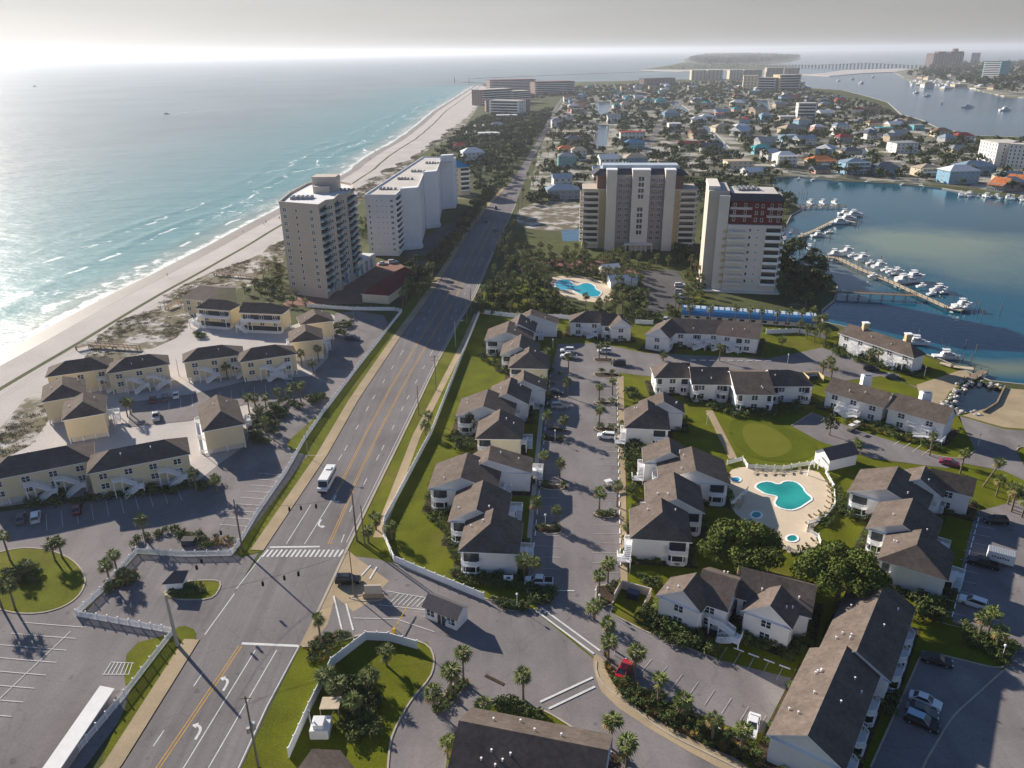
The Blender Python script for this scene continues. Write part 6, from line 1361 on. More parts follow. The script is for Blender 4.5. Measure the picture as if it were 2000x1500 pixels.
for c in [((655, 1138), (706, 1138), 'suv', 'black', 'black suv waiting at the entrance drive beside the road'),
          ((1075, 1142), (1030, 1140), 'pickup', 'white', 'white pickup parked at the mouth of the long aisle'),
          ((1211, 1328), (1227, 1298), 'sedan', 'red', 'bright red car half hidden by palms in the angled lot'),
          ((1475, 1398), (1463, 1448), 'sedan', 'white', 'white coupe with dark hood stripe beside the long tan roof'),
          ((1802, 1288), (1856, 1302), 'sedan', 'black', 'black sedan in the shaded east lot near the hedge corner'),
          ((1776, 1362), (1836, 1386), 'sedan', 'white', 'white sedan in the shaded east lot'),
          ((1770, 1385), (1828, 1404), 'sedan', 'grey', 'dark grey sedan wedged beside the white sedan'),
          ((1775, 1405), (1822, 1426), 'suv', 'black', 'black suv with pale roof beside the grey sedan', 'skyblue'),
          ((1928, 1192), (1870, 1172), 'suv', 'white', 'white suv in the east lot behind the hipped brown roof'),
          ((1945, 1112), (1893, 1098), 'pickup', 'black', 'black pickup hitched to the white box trailer'),
          ((1968, 1024), (1918, 1020), 'suv', 'black', 'black suv in the deep shade beside the east condo'),
          ((1834, 904), (1874, 912), 'sedan', 'magenta', 'magenta car on the harbour lane by the east condo'),
          ((1198, 857), (1170, 855), 'suv', 'white', 'white suv at the garden walk side of the aisle'),
          ((1072, 838), (1108, 842), 'sedan', 'black', 'black car under the aisle palms'),
          ((1082, 797), (1104, 797), 'suv', 'silver', 'pale silver van in the aisle shadow'),
          ((1072, 768), (1098, 770), 'sedan', 'navy', 'navy car in the upper aisle shade'),
          ((1122, 688), (1094, 688), 'suv', 'white', 'white suv at the top of the aisle, further one'),
          ((1124, 700), (1097, 699), 'pickup', 'white', 'white pickup at the top of the aisle, nearer one'),
          ((1194, 690), (1167, 689), 'suv', 'white', 'white suv below the hipped condo at the aisle end'),
          ((1222, 714), (1194, 712), 'suv', 'black', 'black suv by the round island at the aisle end'),
          ((70, 1028), (72, 1002), 'suv', 'white', 'white suv in front of the long yellow building'),
          ((40, 1030), (44, 1005), 'sedan', 'grey', 'grey car in front of the long yellow building'),
          ((150, 1010), (152, 988), 'sedan', 'maroon', 'maroon car in front of the long yellow building'),
          ((298, 793), (299, 775), 'sedan', 'maroon', 'dark red car by the zigzag stairs of the inner lot'),
          ((323, 790), (323, 772), 'suv', 'grey', 'grey suv by the zigzag stairs of the inner lot'),
          ((345, 784), (343, 766), 'sedan', 'white', 'white car by the zigzag stairs of the inner lot'),
          ((306, 803), (305, 832), 'pickup', 'silver', 'silver pickup parked in the sunny inner lot'),
          ((565, 758), (567, 738), 'sedan', 'silver', 'silver car below the x-shaped stair'),
          ((672, 664), (705, 665), 'pickup', 'navy', 'dark pickup beside the curved lot end'),
          ((1686, 722), (1716, 725), 'suv', 'black', 'black suv before the waterfront condo'),
          ((1730, 738), (1752, 738), 'sedan', 'grey', 'dark car by the small lawn of the waterfront condo'),
          ((966, 405), (970, 412), 'suv', 'black', 'dark car farthest up the main road'),
          ((951, 430), (946, 438), 'sedan', 'navy', 'dark car on the shaded road before the white slab'),
          ((964, 456), (969, 448), 'sedan', 'black', 'black car driving away on the shaded road'),
          ((1318, 560), (1338, 560), 'suv', 'white', 'white suv in the tower drive'), ((1318, 572), (1340, 573), 'suv', 'silver', 'silver suv in the tower drive'), ((1318, 582), (1342, 583), 'pickup', 'white', 'white pickup in the tower drive'),
          ((738, 518), (757, 516), 'sedan', 'white', 'white car beside the red-roofed pavilion'), ((758, 515), (778, 513), 'suv', 'white', 'white suv beside the red-roofed pavilion'), ((712, 511), (730, 509), 'sedan', 'silver', 'silver car beside the red-roofed pavilion'),
          ((1298, 632), (1303, 622), 'suv', 'silver', 'silver suv at the hedge behind the long white condo')]: car(*c)
# hood stripe for the coupe
s = MB(); s.add([(1.1, -.28, .952), (2.08, -.28, .818), (2.08, .28, .818), (1.1, .28, .952)], [(0, 1, 2, 3)]); s.build('hood_stripe', 'dark', [o for o in COL.objects if str(o.get('label', '')).startswith('white coupe')][0], local=True)
# shuttle bus
A, B = G(651, 926), G(628, 968); d = B - A; r = thing('shuttle_bus', 'white shuttle bus driving along the main road', 'bus', (A + B) / 2 + Vector((0, 0, .06)), math.atan2(d.y, d.x))
b = MB(); b.box(-4.4, 3.2, -1.2, 1.2, .5, 2.95); b.box(3.2, 4.5, -1.1, 1.1, .5, 1.5); b.build('body', 'hull_white', r, local=True)
b = MB(); b.box(-4.3, 3.1, -1.1, 1.1, 2.95, 3.08); b.box(-3, -1.6, -.6, .6, 3.08, 3.3); b.build('bus_roof', 'roof_white', r, local=True)
b = MB(); b.add([(3.21, -1.05, 1.55), (3.21, 1.05, 1.55), (3.22, 1.0, 2.7), (3.22, -1.0, 2.7)], [(0, 1, 2, 3)]); b.add([(3.2, -1., 1.5), (3.9, -1., 1.52), (3.9, 1., 1.52), (3.2, 1., 1.5), (3.24, -1., 2.5), (3.24, 1., 2.5)], [(1, 2, 5, 4)]); b.build('windshield', 'glass', r, local=True)
for y in (-1.215, 1.215):
    for k in range(6): MB().box(-4.1 + k * 1.2, -3.05 + k * 1.2, y - .01, y + .01, 1.65, 2.55).build('side_window', 'glass', r, local=True)
MB().box(-4.42, -4.39, -.9, .9, 1.6, 2.5).build('rear_window', 'glass', r, local=True)
b = MB(); b.box(4.5, 4.6, -1.05, 1.05, .45, .75); b.box(-4.5, -4.4, -1.1, 1.1, .45, .7); b.build('bumper', 'dark', r, local=True)
for y in (-.8, .8): MB().box(4.49, 4.53, y - .15, y + .15, .9, 1.15).build('headlight', 'trim', r, local=True)
for x in (-2.6, 3.3):
    for y in (-1.05, 1.05): put('wheel', CACHE['wheel'], (x, y, .42), 0, r, (1.25, 1.2, 1.25))
# trailer
A, B = G(1925, 1092), G(1978, 1106); d = B - A; r = thing('box_trailer', 'white box trailer with ribbed roof behind the black pickup', 'trailer', (A + B) / 2 + Vector((0, 0, .08)), math.atan2(d.y, d.x)); L_ = d.length
b = MB(); b.box(-L_ / 2, L_ / 2, -1.15, 1.15, .55, 2.7); b.build('body', 'hull_white', r, local=True)
b = MB()
for k in range(16): b.box(-L_ / 2 + (k + .2) * L_ / 16, -L_ / 2 + (k + .6) * L_ / 16, -1.12, 1.12, 2.7, 2.76)
b.build('roof_ribs', 'grey_metal', r, local=True)
b = MB()
for k in range(7): b.box(-1.6 + k * .45, -1.6 + k * .45 + .3, -1.17, -1.15, 1.55 + .08 * math.sin(k * 2), 1.85 + .08 * math.sin(k * 2))
b.build('side_lettering', 'dark', r, local=True)
for x in (-.5, .5):
    for y in (-1.05, 1.05): put('wheel', CACHE['wheel'], (x, y, .34), 0, r)
# golf carts
def cart(px, rz, label):
    r = thing('golf_cart', label, 'golf cart', G(*px) + Vector((0, 0, .08)), rz)
    b = MB(); b.box(-1.15, 1.2, -.58, .58, .3, .62); b.box(.7, 1.2, -.55, .55, .62, .85); b.build('body', 'paint_grey', r, local=True)
    b = MB(); b.box(-.35, .15, -.5, .5, .62, .85); b.box(-.45, -.33, -.5, .5, .85, 1.25); b.build('seat', 'canvas_tan', r, local=True)
    b = MB(); b.box(-1., .75, -.6, .6, 1.82, 1.9); b.build('canopy', 'hull_white', r, local=True)
    b = MB()
    for x, y in ((-.9, -.55), (-.9, .55), (.7, -.55), (.7, .55)): b.tube((x, y, .6), (x, y, 1.83), .025, n=4)
    b.build('canopy_frame', 'grey_metal', r, local=True)
    for x in (-.75, .85):
        for y in (-.5, .5): put('wheel', CACHE['wheel'], (x, y, .24), 0, r, (.7, .7, .7))
cart((1188, 952), .4, 'golf cart with white canopy in the parking aisle'); cart((1672, 836), .6, 'golf cart nearest the cream condo stairs'); cart((1662, 842), .6, 'golf cart second from the cream condo stairs')
# ------------------------------------------------------------------ boats, docks and marina
def boat_kit(kind):
    def mk():
        L_, Bm, dp = {'small': (7., 2.4, .9), 'cruiser': (12., 3.8, 1.4), 'yacht': (16., 4.8, 1.8)}[kind]; n = 7; v = []; f = []
        for i in range(n + 1):
            s = i / n; x = -L_ / 2 + L_ * s; w = Bm / 2 * (1 - max(0, s - .45) ** 2.2 * 3.3) if s < 1 else .03; w = max(w, .03); sh_ = dp * (1 + .35 * s * s)
            v += [(x, 0, -.35 + .35 * s ** 4 * dp), (x, -w * .8, .05 + .2 * s * s), (x, -w, sh_), (x, w, sh_), (x, w * .8, .05 + .2 * s * s)]
        for i in range(n):
            for j in range(5): a, c = i * 5 + j, i * 5 + (j + 1) % 5; f.append((a, c, c + 5, a + 5))
        f.append((0, 4, 3, 2, 1)); hull = me_from('hull', v, [q[::-1] for q in f], 'hull_white')
        b = MB()
        if kind == 'small': b.box(-.4, .7, -.5, .5, .9, 1.7); b.box(-1.6, -.9, -.55, .55, .9, 1.4)
        elif kind == 'cruiser': b.prism([(-2.5, -1.4), (2.8, -1.1), (3.6, 0), (2.8, 1.1), (-2.5, 1.4)], 1.5, 2.5); b.box(-2, 1.4, -1.2, 1.2, 2.5, 3.3)
        else: b.prism([(-4, -1.9), (3.5, -1.5), (5, 0), (3.5, 1.5), (-4, 1.9)], 1.9, 3.2); b.prism([(-3, -1.6), (1.5, -1.4), (2.2, 0), (1.5, 1.4), (-3, 1.6)], 3.2, 4.4)
        cab = b.mesh('cabin', 'hull_white'); b = MB()
        if kind == 'small': b.box(-1., 1., -.9, .9, 2.35, 2.45)
        elif kind == 'cruiser': b.box(-2.2, 1., -1.3, 1.3, 4.4, 4.52)
        else: b.box(-2.4, 1., -1.5, 1.5, 5.6, 5.75)
        top = b.mesh('hardtop', 'hull_white'); b = MB(); z0, z1 = {'small': (.9, 2.36), 'cruiser': (3.2, 4.41), 'yacht': (4.3, 5.62)}[kind]; k = {'small': .8, 'cruiser': 1.2, 'yacht': 1.4}[kind]
        for x in (-k, k * .8):
            for y in (-k * .9, k * .9): b.tube((x, y, z0), (x, y, z1), .04, n=4)
        if kind != 'small':
            for y in (-.6, .6): b.tube((0, y, z1), (0, y * .4, z1 + 3.5), .03, n=4)
            b.tube((-1.5, -1.2, z0), (-3, -2.6, z0 + 6), .025, n=4); b.tube((-1.5, 1.2, z0), (-3, 2.6, z0 + 6), .025, n=4)
        fr = b.mesh('tower_frame', 'grey_metal'); b = MB()
        if kind == 'small': b.add([(.7, -.5, 1.7), (.7, .5, 1.7), (.45, .5, 2.1), (.45, -.5, 2.1)], [(0, 1, 2, 3)])
        elif kind == 'cruiser': b.box(-2.2, 2.9, -1.33, 1.33, 1.95, 2.35); b.box(-1.8, 1.42, -1.22, 1.22, 2.75, 3.1)
        else: b.box(-3.6, 3.7, -1.82, 1.82, 2.4, 2.95); b.box(-2.8, 1.6, -1.55, 1.55, 3.6, 4.1)
        return hull, cab, top, fr, b.mesh('windscreen', 'glass')
    return cached(('boat', kind), mk)
def boat(px, rz, kind, label, group, z=-.55, sc=.72):
    r = thing('motor_boat', label, 'boat', G(*px, z), rz, group); r.scale = (sc, sc, sc); h, c, t, f, g = boat_kit(kind)
    put('hull', h, parent=r); put('cabin', c, parent=r); put('hardtop', t, parent=r); put('tower_frame', f, parent=r); put('windscreen', g, parent=r); return r
def dock(label, pts, w, mt='wood', z=.5, rails=False, name='dock', pil=3.5):
    P = GL(pts, z); r = thing(name, label, 'dock' if name == 'dock' else 'walkway', Vector((P[0].x, P[0].y, -.7))); ds = 0
    for a, c in zip(P, P[1:]):
        t = (c - a); L_ = t.length; t.normalize(); n = Vector((-t.y, t.x, 0)); nb = max(2, int(L_ / 2.6))
        for k in range(nb): 
            o = a + t * (L_ * k / nb); b = MB(); b.frame(o - n * w / 2 - Vector((0, 0, .15)), t * (L_ / nb - .06), n * w, (0, 0, .15)); b.build('deck_plank_bay', mt, r)
        pz_ = z - .05 + (.9 if not rails else 0); pm = cached(('pil', pz_), lambda: MB().tube((0, 0, -2.8), (0, 0, pz_), .16, n=6).mesh('piling', 'pole_wood')); kp = max(1, int(L_ / pil))
        for k in range(kp + 1):
            for s in (-1, 1): o = a + t * (L_ * k / kp) + n * s * w * .45; put('piling', pm, Vector((o.x, o.y, 0)) - r.location, 0, r)
        if rails:
            b = MB()
            for s in (-1, 1): rail(b, a + n * s * w * .46, c + n * s * w * .46, 1.05, 1.6)
            b.build('handrail', mt, r)
    return r
dock('long marina pier with moored fishing boats beyond the red-topped tower', [(1598, 500), (1635, 503), (1680, 525), (1740, 550), (1795, 575), (1850, 600), (1880, 606)], 2.6, 'wood_pale')
dock('arched-looking footbridge on dark pilings joining shore and pier', [(1634, 570), (1792, 577)], 2.2, 'wood', 1.4, True, 'footbridge', 4)
dock('short marina pier with white yachts behind the red-topped tower', [(1560, 462), (1590, 450), (1635, 428), (1672, 434)], 2.4, 'wood_pale')
dock('small pier with three boats near the far harbour', [(1562, 403), (1650, 402)], 2.2, 'wood')
dock('short private dock beside the waterfront condo', [(1836, 708), (1860, 715), (1902, 720)], 2.2, 'wood_pale'); dock('loading dock beside the boat ramp', [(1890, 742), (1922, 724)], 2.4, 'wood')
hr = math.radians
for i, (x, y, a, k) in enumerate([(1630, 498, 20, 'cruiser'), (1655, 492, 25, 'cruiser'), (1685, 506, 20, 'cruiser'), (1700, 515, 20, 'small'), (1718, 521, 20, 'cruiser'), (1740, 532, 15, 'small'), (1752, 535, 20, 'cruiser'), (1765, 548, 15, 'cruiser'), (1785, 545, 15, 'yacht'), (1835, 568, 15, 'cruiser'), (1880, 598, 10, 'cruiser'), (1868, 602, 12, 'small'), (1820, 575, 20, 'small'), (1705, 540, 20, 'small'), (1665, 500, 20, 'small'), (1675, 503, 25, 'small'), (1730, 528, 18, 'small'), (1758, 543, 18, 'small'), (1776, 552, 15, 'cruiser'), (1800, 560, 15, 'small'), (1828, 566, 15, 'small'), (1845, 572, 12, 'small'), (1888, 602, 10, 'small')]):
    boat((x, y), hr(a), k, 'white fishing boat on a lift along the long marina pier', 'boats of the long pier', .3 if i % 3 else -.4)
for x, y, a, k in [(1640, 437, 5, 'yacht'), (1655, 430, 5, 'yacht'), (1668, 422, 5, 'yacht'), (1650, 418, 5, 'cruiser'), (1598, 462, 10, 'cruiser'), (1565, 462, 60, 'small'), (1580, 488, 70, 'cruiser'), (1532, 468, 60, 'small'), (1545, 455, 60, 'small'), (1620, 455, 5, 'small')]: boat((x, y), hr(a), k, 'white yacht or boat moored at the short marina pier', 'boats of the short pier')
for x in (1582, 1606, 1630): boat((x, 398), hr(100), 'cruiser', 'boat at the small pier near the far harbour', 'boats of the small pier')
for x, y, a in [(1790, 672, -20), (1848, 700, -10)]: boat((x, y), hr(a), 'cruiser', 'white boat moored behind the waterfront condo', 'boats behind the waterfront condo')
for k in range(16): x = rnd.uniform(1870, 2010); boat((x, 380 + (x - 1870) * .08 + rnd.uniform(0, 3)), hr(rnd.uniform(60, 110)), rnd.choice(('small', 'cruiser')), 'boat along the seawall below the orange terraces', 'boats at the far seawall')
for x, y in [(1588, 352), (1695, 356), (1560, 350), (1762, 361), (1800, 364)]: boat((x, y), hr(rnd.uniform(0, 120)), 'small', 'small boat at a house dock across the harbour', 'boats at the house docks')
for x, y in [(1790, 182), (1811, 188), (1665, 155), (1683, 163), (1705, 151), (1840, 202), (1890, 210), (1963, 216), (1638, 158)]: boat((x, y), hr(rnd.uniform(-30, 60)), rnd.choice(('cruiser', 'yacht')), 'boat anchored out on the bay', 'boats on the bay', -.5, 1.2)
for k in range(44): boat((rnd.uniform(1775, 1890), rnd.uniform(160, 168.5)), hr(rnd.uniform(70, 110)), rnd.choice(('cruiser', 'yacht')), 'boat in the crowded marina across the bay', 'boats of the far marina', -.4, 1.4)
boat((325, 223), hr(200), 'cruiser', 'motor boat trailing a long wake on the open sea', None, -.5, .8)
boat((68, 169), hr(10), 'yacht', 'tiny boat near the hazy horizon on the open sea', None, -.5, .8)
pm = MB().tube((0, 0, -3), (0, 0, 3.2), .17, n=6).mesh('mooring_post', 'pole_wood')
for x, y in [(1912, 607), (1918, 618), (1955, 606), (1905, 600), (1800, 560), (1750, 540), (1720, 512), (1690, 500), (1860, 590), (1672, 440), (1678, 436), (1684, 428), (1622, 465), (1608, 468), (1592, 480), (1845, 705), (1862, 700), (1868, 708), (1880, 705), (1895, 710), (1905, 690), (1885, 680), (1570, 385), (1576, 383), (1566, 380), (1560, 384), (1552, 386)]: tag(put('mooring_post', pm, G(x, y, -.7)), 'dark wooden mooring post standing in the harbour', 'post', 'mooring posts of the marina')
# rocks round the cove
cw = GL(COVE); RKM = [MB().ellip((0, 0, 0), (1, .8, .6), 6, 4).mesh('boulder', 'rock') for _ in range(1)]
for i in range(len(cw)):
    a, c = cw[i], cw[(i + 1) % len(cw)]; k = int((c - a).length / .9)
    if i in (3, 4): continue
    for j in range(k * 2):
        p = a.lerp(c, rnd.random()) + Vector((rnd.uniform(-1.8, 1.8), rnd.uniform(-1.8, 1.8), rnd.uniform(-.5, .2))); s = rnd.uniform(.4, .95)
        tag(put('boulder', RKM[0], p, rnd.uniform(0, 6), None, (s, s, s)), 'pale riprap boulder on the rim of the little cove', 'rock', 'boulders round the cove')
skirt('cove_wall', [cw[3], cw[4], cw[5]], -2, .7, 'wood', .4, False)
# bridge
A, B = G(1480, 131), G(1812, 134); r = thing('road_bridge', 'long low concrete road bridge crossing the pass on many piers', 'bridge', A); N = 48; d = B - A; t = d.normalized(); n = Vector((-t.y, t.x, 0)); pz = lambda s: 11 + 10 * math.exp(-((s - .68) / .2) ** 2)
for k in range(N):
    s0, s1 = k / N, (k + 1) / N; o = A + d * s0; b = MB(); b.frame(o + Vector((0, 0, pz(s0))) - n * 6, d / N + Vector((0, 0, pz(s1) - pz(s0))), n * 12, (0, 0, 2.2)); b.build('deck_span', 'concrete', r)
    b = MB(); b.frame(o - n * 5 + Vector((0, 0, -2)), t * 4, n * 10, (0, 0, pz(s0) + 1.9)); b.build('bridge_pier', 'concrete', r)
# wake of the boat
a = [G(335, 222, -.84), G(480, 209, -.84), G(620, 196, -.84), G(780, 178, -.84)]; ribbon('boat_wake', a, 5, 'harbour', -.83)
for x, h in ((888, 14), (916, 12)):
    p = G(x, 162, -1); tag(MB().tube((p.x, p.y, -3), (p.x, p.y, h), 1.2, .8, 6).tube((p.x, p.y, h), (p.x, p.y, h + 3), 1.8, .5, 6).build('channel_marker', 'dark'), 'tall thin channel marker off the beach tip', 'marker', 'channel markers')
# ------------------------------------------------------------------ fences
def panel_mesh(kind, h):
    def mk():
        b = MB()
        if kind == 'solid': b.box(0, 1, -.03, .03, .08, h - .1); b.box(0, 1, -.05, .05, h - .14, h - .04); b.box(0, 1, -.05, .05, .04, .16)
        else:
            b.box(0, 1, -.03, .03, h * .8, h * .8 + .08); b.box(0, 1, -.03, .03, .18, .28); k = 11
            for i in range(k): x = (i + .5) / k; b.box(x - .026, x + .026, .03, .055, .08, h - .05)
        return b.mesh('fence_panel', 'trim')
    return cached(('fp', kind, h), mk)
def fence(label, pts, kind='picket', h=1.5, step=2.4, name='fence'):
    P = GL(pts) if not isinstance(pts[0], Vector) else pts; r = thing(name, label, 'fence', P[0]); pm = cached(('post', h), lambda: MB().box(-.075, .075, -.075, .075, -.1, h + .12).box(-.1, .1, -.1, .1, h + .12, h + .2).mesh('fence_post', 'trim')); fm = panel_mesh(kind, h)
    for a, c in zip(P, P[1:]):
        d = c - a; n = max(1, int(round(d.length / step))); rz = math.atan2(d.y, d.x)
        for k in range(n):
            p = a + d * (k / n) - r.location; put('fence_post', pm, p, rz, r); put('fence_panel', fm, p, rz, r, (d.length / n, 1, 1))
    put('fence_post', pm, P[-1] - r.location, 0, r)
fence('white picket fence between the foreground car park and the main road', [(60, 1590), (130, 1500), (245, 1362), (340, 1238)])
fence('white picket fence of the gate drive beside the kiosk', [(340, 1238), (150, 1204), (198, 1160), (268, 1082), (360, 1088), (452, 1086), (468, 1066)])
fence('long white fence between the beach-side lot and the main road', [(468, 1066), (504, 1005), (560, 924), (595, 862), (630, 811), (696, 724), (785, 610), (770, 607)])
fence('white fence along the beach tower court', [(600, 600), (690, 606), (770, 607)], 'solid')
fence('white fence running beside the sidewalk behind the west condos', [(945, 1172), (850, 1133), (770, 1098), (748, 1045), (752, 1020), (842, 850), (905, 690), (937, 612)], 'solid', 1.7)
fence('white fence behind the upper condo row and tower gardens', [(937, 612), (1000, 620), (1095, 622), (1120, 625)], 'solid', 1.7); fence('white fence between two condos by the tower hedge', [(1240, 632), (1275, 634)], 'solid', 1.7); fence('white fence from the long condo to the waterfront palms', [(1496, 652), (1560, 650), (1612, 662)], 'solid', 1.7)
fence('tall white fence curving round the utility yard', [(565, 1480), (605, 1390), (648, 1302), (715, 1250), (760, 1252), (815, 1268)], 'solid', 1.9)
fence('low white fence on the far side of the pool deck', [(1420, 908), (1450, 900), (1460, 915), (1530, 918), (1560, 912), (1590, 908)], 'picket', 1.2)
fence('low white fence curving along the east rim of the pool deck', [(1612, 925), (1628, 955), (1630, 990), (1612, 1015), (1578, 1025), (1575, 1040), (1598, 1052), (1602, 1065)], 'picket', 1.2)
fence('low white fence along the shaded west rim of the pool deck', [(1428, 990), (1460, 960), (1455, 968)], 'picket', 1.2); fence('low white fence behind the small spa at the oak', [(1525, 1072), (1560, 1085), (1592, 1078)], 'picket', 1.2)
# ------------------------------------------------------------------ poles, lamps, signals
def pole(a, h, label, kind, name='utility_pole', r0=.17, cat='pole', lean=(0, 0)):
    p = G(*a) if not isinstance(a, Vector) else a; r = thing(name, label, cat, p); top = Vector((lean[0], lean[1], h))
    b = MB(); b.tube((0, 0, -.2), top, r0, r0 * .6, 8); b.build('shaft', 'pole_wood' if kind != 'lamp' and kind != 'concrete' else 'grey_metal' if kind == 'lamp' else 'concrete', r, local=True)
    if kind == 'power':
        for z in (h - .6, h - 1.7): b = MB(); b.box(-1.3, 1.3, -.06, .06, z, z + .12); b.build('crossarm', 'pole_wood', r, local=True)
        b = MB()
        for x in (-1.1, 0, 1.1): b.tube((x, 0, h - .48), (x, 0, h - .2), .06, n=6)
        b.build('insulators', 'trim', r, local=True)
    if kind == 'transformer': b = MB(); b.tube((.4, -.1, h * .55), (.4, -.1, h * .55 + 1.2), .34, n=10); b.tube((-.4, -.1, h * .5), (-.4, -.1, h * .5 + .9), .26, n=10); b.build('transformer', 'grey_metal', r, local=True); b = MB(); b.box(-.8, .8, -.06, .06, h - .5, h - .38); b.build('crossarm', 'pole_wood', r, local=True)
    if kind == 'lamp': b = MB(); b.tube((0, 0, h - .1), (2.4 * r0 / .17, 0, h + .3), .05, n=5); b.build('lamp_arm', 'grey_metal', r, local=True); x_ = 2.4 * r0 / .17; MB().box(x_ - .2, x_ + .6, -.14, .14, h + .22, h + .36).build('lamp_head', 'grey_metal', r, local=True)
    return r
pole((347, 1262), 9.9, 'thick leaning concrete signal pole at the car park corner', 'concrete', 'signal_pole', .34, lean=(-.9, 1.5)); pole((474, 1076), 12.5, 'slim dark signal pole at the end of the white fence', 'wood', 'signal_pole', .22)
pole((697, 1056), 12.5, 'tall wooden signal pole on the sidewalk corner', 'wood', 'signal_pole', .22); pole((712, 1062), 9.5, 'second thinner pole beside the tall sidewalk pole', 'wood')
pole((505, 1497), 13.5, 'grey power pole with twin transformers on the verge', 'transformer', r0=.2); pole((692, 1165), 11., 'slender signal pole in front of the black suv', 'wood', r0=.12)
pole((852, 762), 11.5, 'double-armed power pole on the roadside verge', 'power'); pole((818, 810), 9., 'bare pole on the roadside verge above the arms pole', 'wood'); pole((890, 678), 9.5, 'street light pole on the roadside verge', 'lamp'); pole((912, 632), 9.5, 'pole pair, nearer one by the upper fence', 'wood'); pole((920, 612), 10., 'pole pair, further one by the upper fence', 'wood')
pole((602, 893), 8.5, 'thin street light pole at the lawn wedge fence', 'lamp', 'street_lamp', .09, 'lamp'); pole((960, 505), 9., 'street light on the shaded road edge', 'lamp', 'street_lamp', .1, 'lamp'); pole((1013, 420), 10., 'road pole beside the vacant lot', 'wood'); pole((1020, 405), 10., 'further road pole beside the vacant lot', 'wood'); pole((693, 640), 8, 'lamp pole in the shaded curved lot', 'lamp', 'street_lamp', .09, 'lamp'); pole((350, 735), 6, 'thin post beside the sandy path', 'wood', r0=.09)
lm = MB().tube((0, 0, 0), (0, 0, 3.0), .05, n=6).mesh('post', 'trim'); gm = MB().ellip((0, 0, 3.2), (.24, .24, .26), 8, 5).mesh('globe', 'trim')
for x, y in [(1046, 1010), (1097, 935), (1084, 862), (1092, 795), (1080, 680), (1188, 1005), (1065, 1030), (1163, 1180), (1010, 1188), (1170, 1190), (1200, 1280), (1205, 778), (1380, 830), (1640, 748), (1955, 1290), (1230, 1120), (1538, 710), (1910, 870), (1805, 735), (1196, 720)]:
    r = thing('garden_lamp', 'white post lamp with round top along the resort lanes', 'lamp', G(x, y), 0, 'post lamps of the resort'); put('post', lm, parent=r); put('globe', gm, parent=r)
WM = MATS['dark']
def wire(a, c, sag, label, r=.025):
    b = MB(); n = 12; pts = [a.lerp(c, i / n) - Vector((0, 0, sag * 4 * (i / n) * (1 - i / n))) for i in range(n + 1)]
    for p, q in zip(pts, pts[1:]): b.tube(p, q, r, n=4, cap=False)
    tag(b.build('span_wire', 'dark'), label, 'wire')
P1 = G(347, 1262) + Vector((-.8, 1.4, 9)); P2 = G(474, 1076) + Vector((0, 0, 11)); P3 = G(697, 1056) + Vector((0, 0, 11)); P4 = G(692, 1165) + Vector((0, 0, 10))
wire(P2, P1, .8, 'signal wire along the gate drive side of the junction'); wire(P2, P3, 1.0, 'signal wire crossing the road above the crosswalk'); wire(P1, P4, 1., 'signal wire crossing the road to the entrance drive')
sm = MB().box(-.2, .2, -.15, .15, -.55, .55).box(-.24, .24, .15, .2, -.6, .6).mesh('signal_head', 'signal_black'); lens = MB()
for z in (.36, 0, -.36): lens.tube((0, -.15, z), (0, -.26, z), .14, n=8)
lens = lens.mesh('visors', 'signal_black')
for i, (wA, wB, s, sg) in enumerate([(P2, P1, .25, .8), (P2, P1, .55, .8), (P2, P1, .62, .8), (P2, P3, .45, 1.), (P2, P3, .55, 1.), (P2, P3, .68, 1.), (P1, P4, .5, 1.), (P1, P4, .62, 1.), (P1, P4, .7, 1.)]):
    p = wA.lerp(wB, s) - Vector((0, 0, sg * 4 * s * (1 - s) + .9)); r = thing('traffic_signal', ['black traffic signal hanging on the gate drive side wire', 'black traffic signal hanging above the crosswalk', 'black traffic signal hanging over the entrance wire'][i // 3], 'traffic light', p, [1.2, 0, .8][i // 3], ['signals on the gate wire', 'signals above the crosswalk', 'signals on the entrance wire'][i // 3]); r.scale = (.8, .8, .8); put('signal_head', sm, parent=r); put('visors', lens, parent=r); put('hanger', cached('hang', lambda: MB().tube((0, 0, .55), (0, 0, .95), .03, n=4).mesh('hanger', 'dark')), parent=r)
# gate barriers and entrance sign
r = thing('barrier_arm', 'yellow barrier arm beside the guard booth', 'barrier', G(770, 1238)); a, c = G(770, 1238), G(796, 1192); b = MB(); b.frame(a + Vector((0, 0, 1.0)), c - a, (.12, 0, 0), (0, 0, .14)); b.build('arm', 'signal_yellow', r); b = MB(); b.box(a.x - .25, a.x + .25, a.y - .25, a.y + .25, 0, 1.2); b.build('cabinet', 'signal_yellow', r)
r = thing('entrance_sign', 'pale low entrance sign on the median by the black suv', 'sign', G(730, 1168)); p = G(730, 1168); b = MB(); b.box(p.x - 2, p.x + 2, p.y - .2, p.y + .2, 0, 1.1); b.build('base', 'walk', r); b = MB(); b.box(p.x - 1.6, p.x + 1.6, p.y - .16, p.y + .16, 1.1, 3.0); b.build('board', 'stucco_beige', r)
r = thing('direction_sign', 'small white sign with blue emblem by the west condo end', 'sign', G(993, 1140)); p = G(993, 1140); b = MB(); b.box(p.x - .9, p.x + .9, p.y - .04, p.y + .04, .7, 2.); b.build('board', 'trim', r); b = MB(); b.box(p.x - .4, p.x + .4, p.y - .06, p.y - .045, 1.1, 1.7); b.build('emblem', 'blue_metal', r); b = MB(); [b.box(p.x + s - .06, p.x + s + .06, p.y + .05, p.y + .15, 0, 2.1) for s in (-.85, .85)]; b.build('posts', 'trim', r)
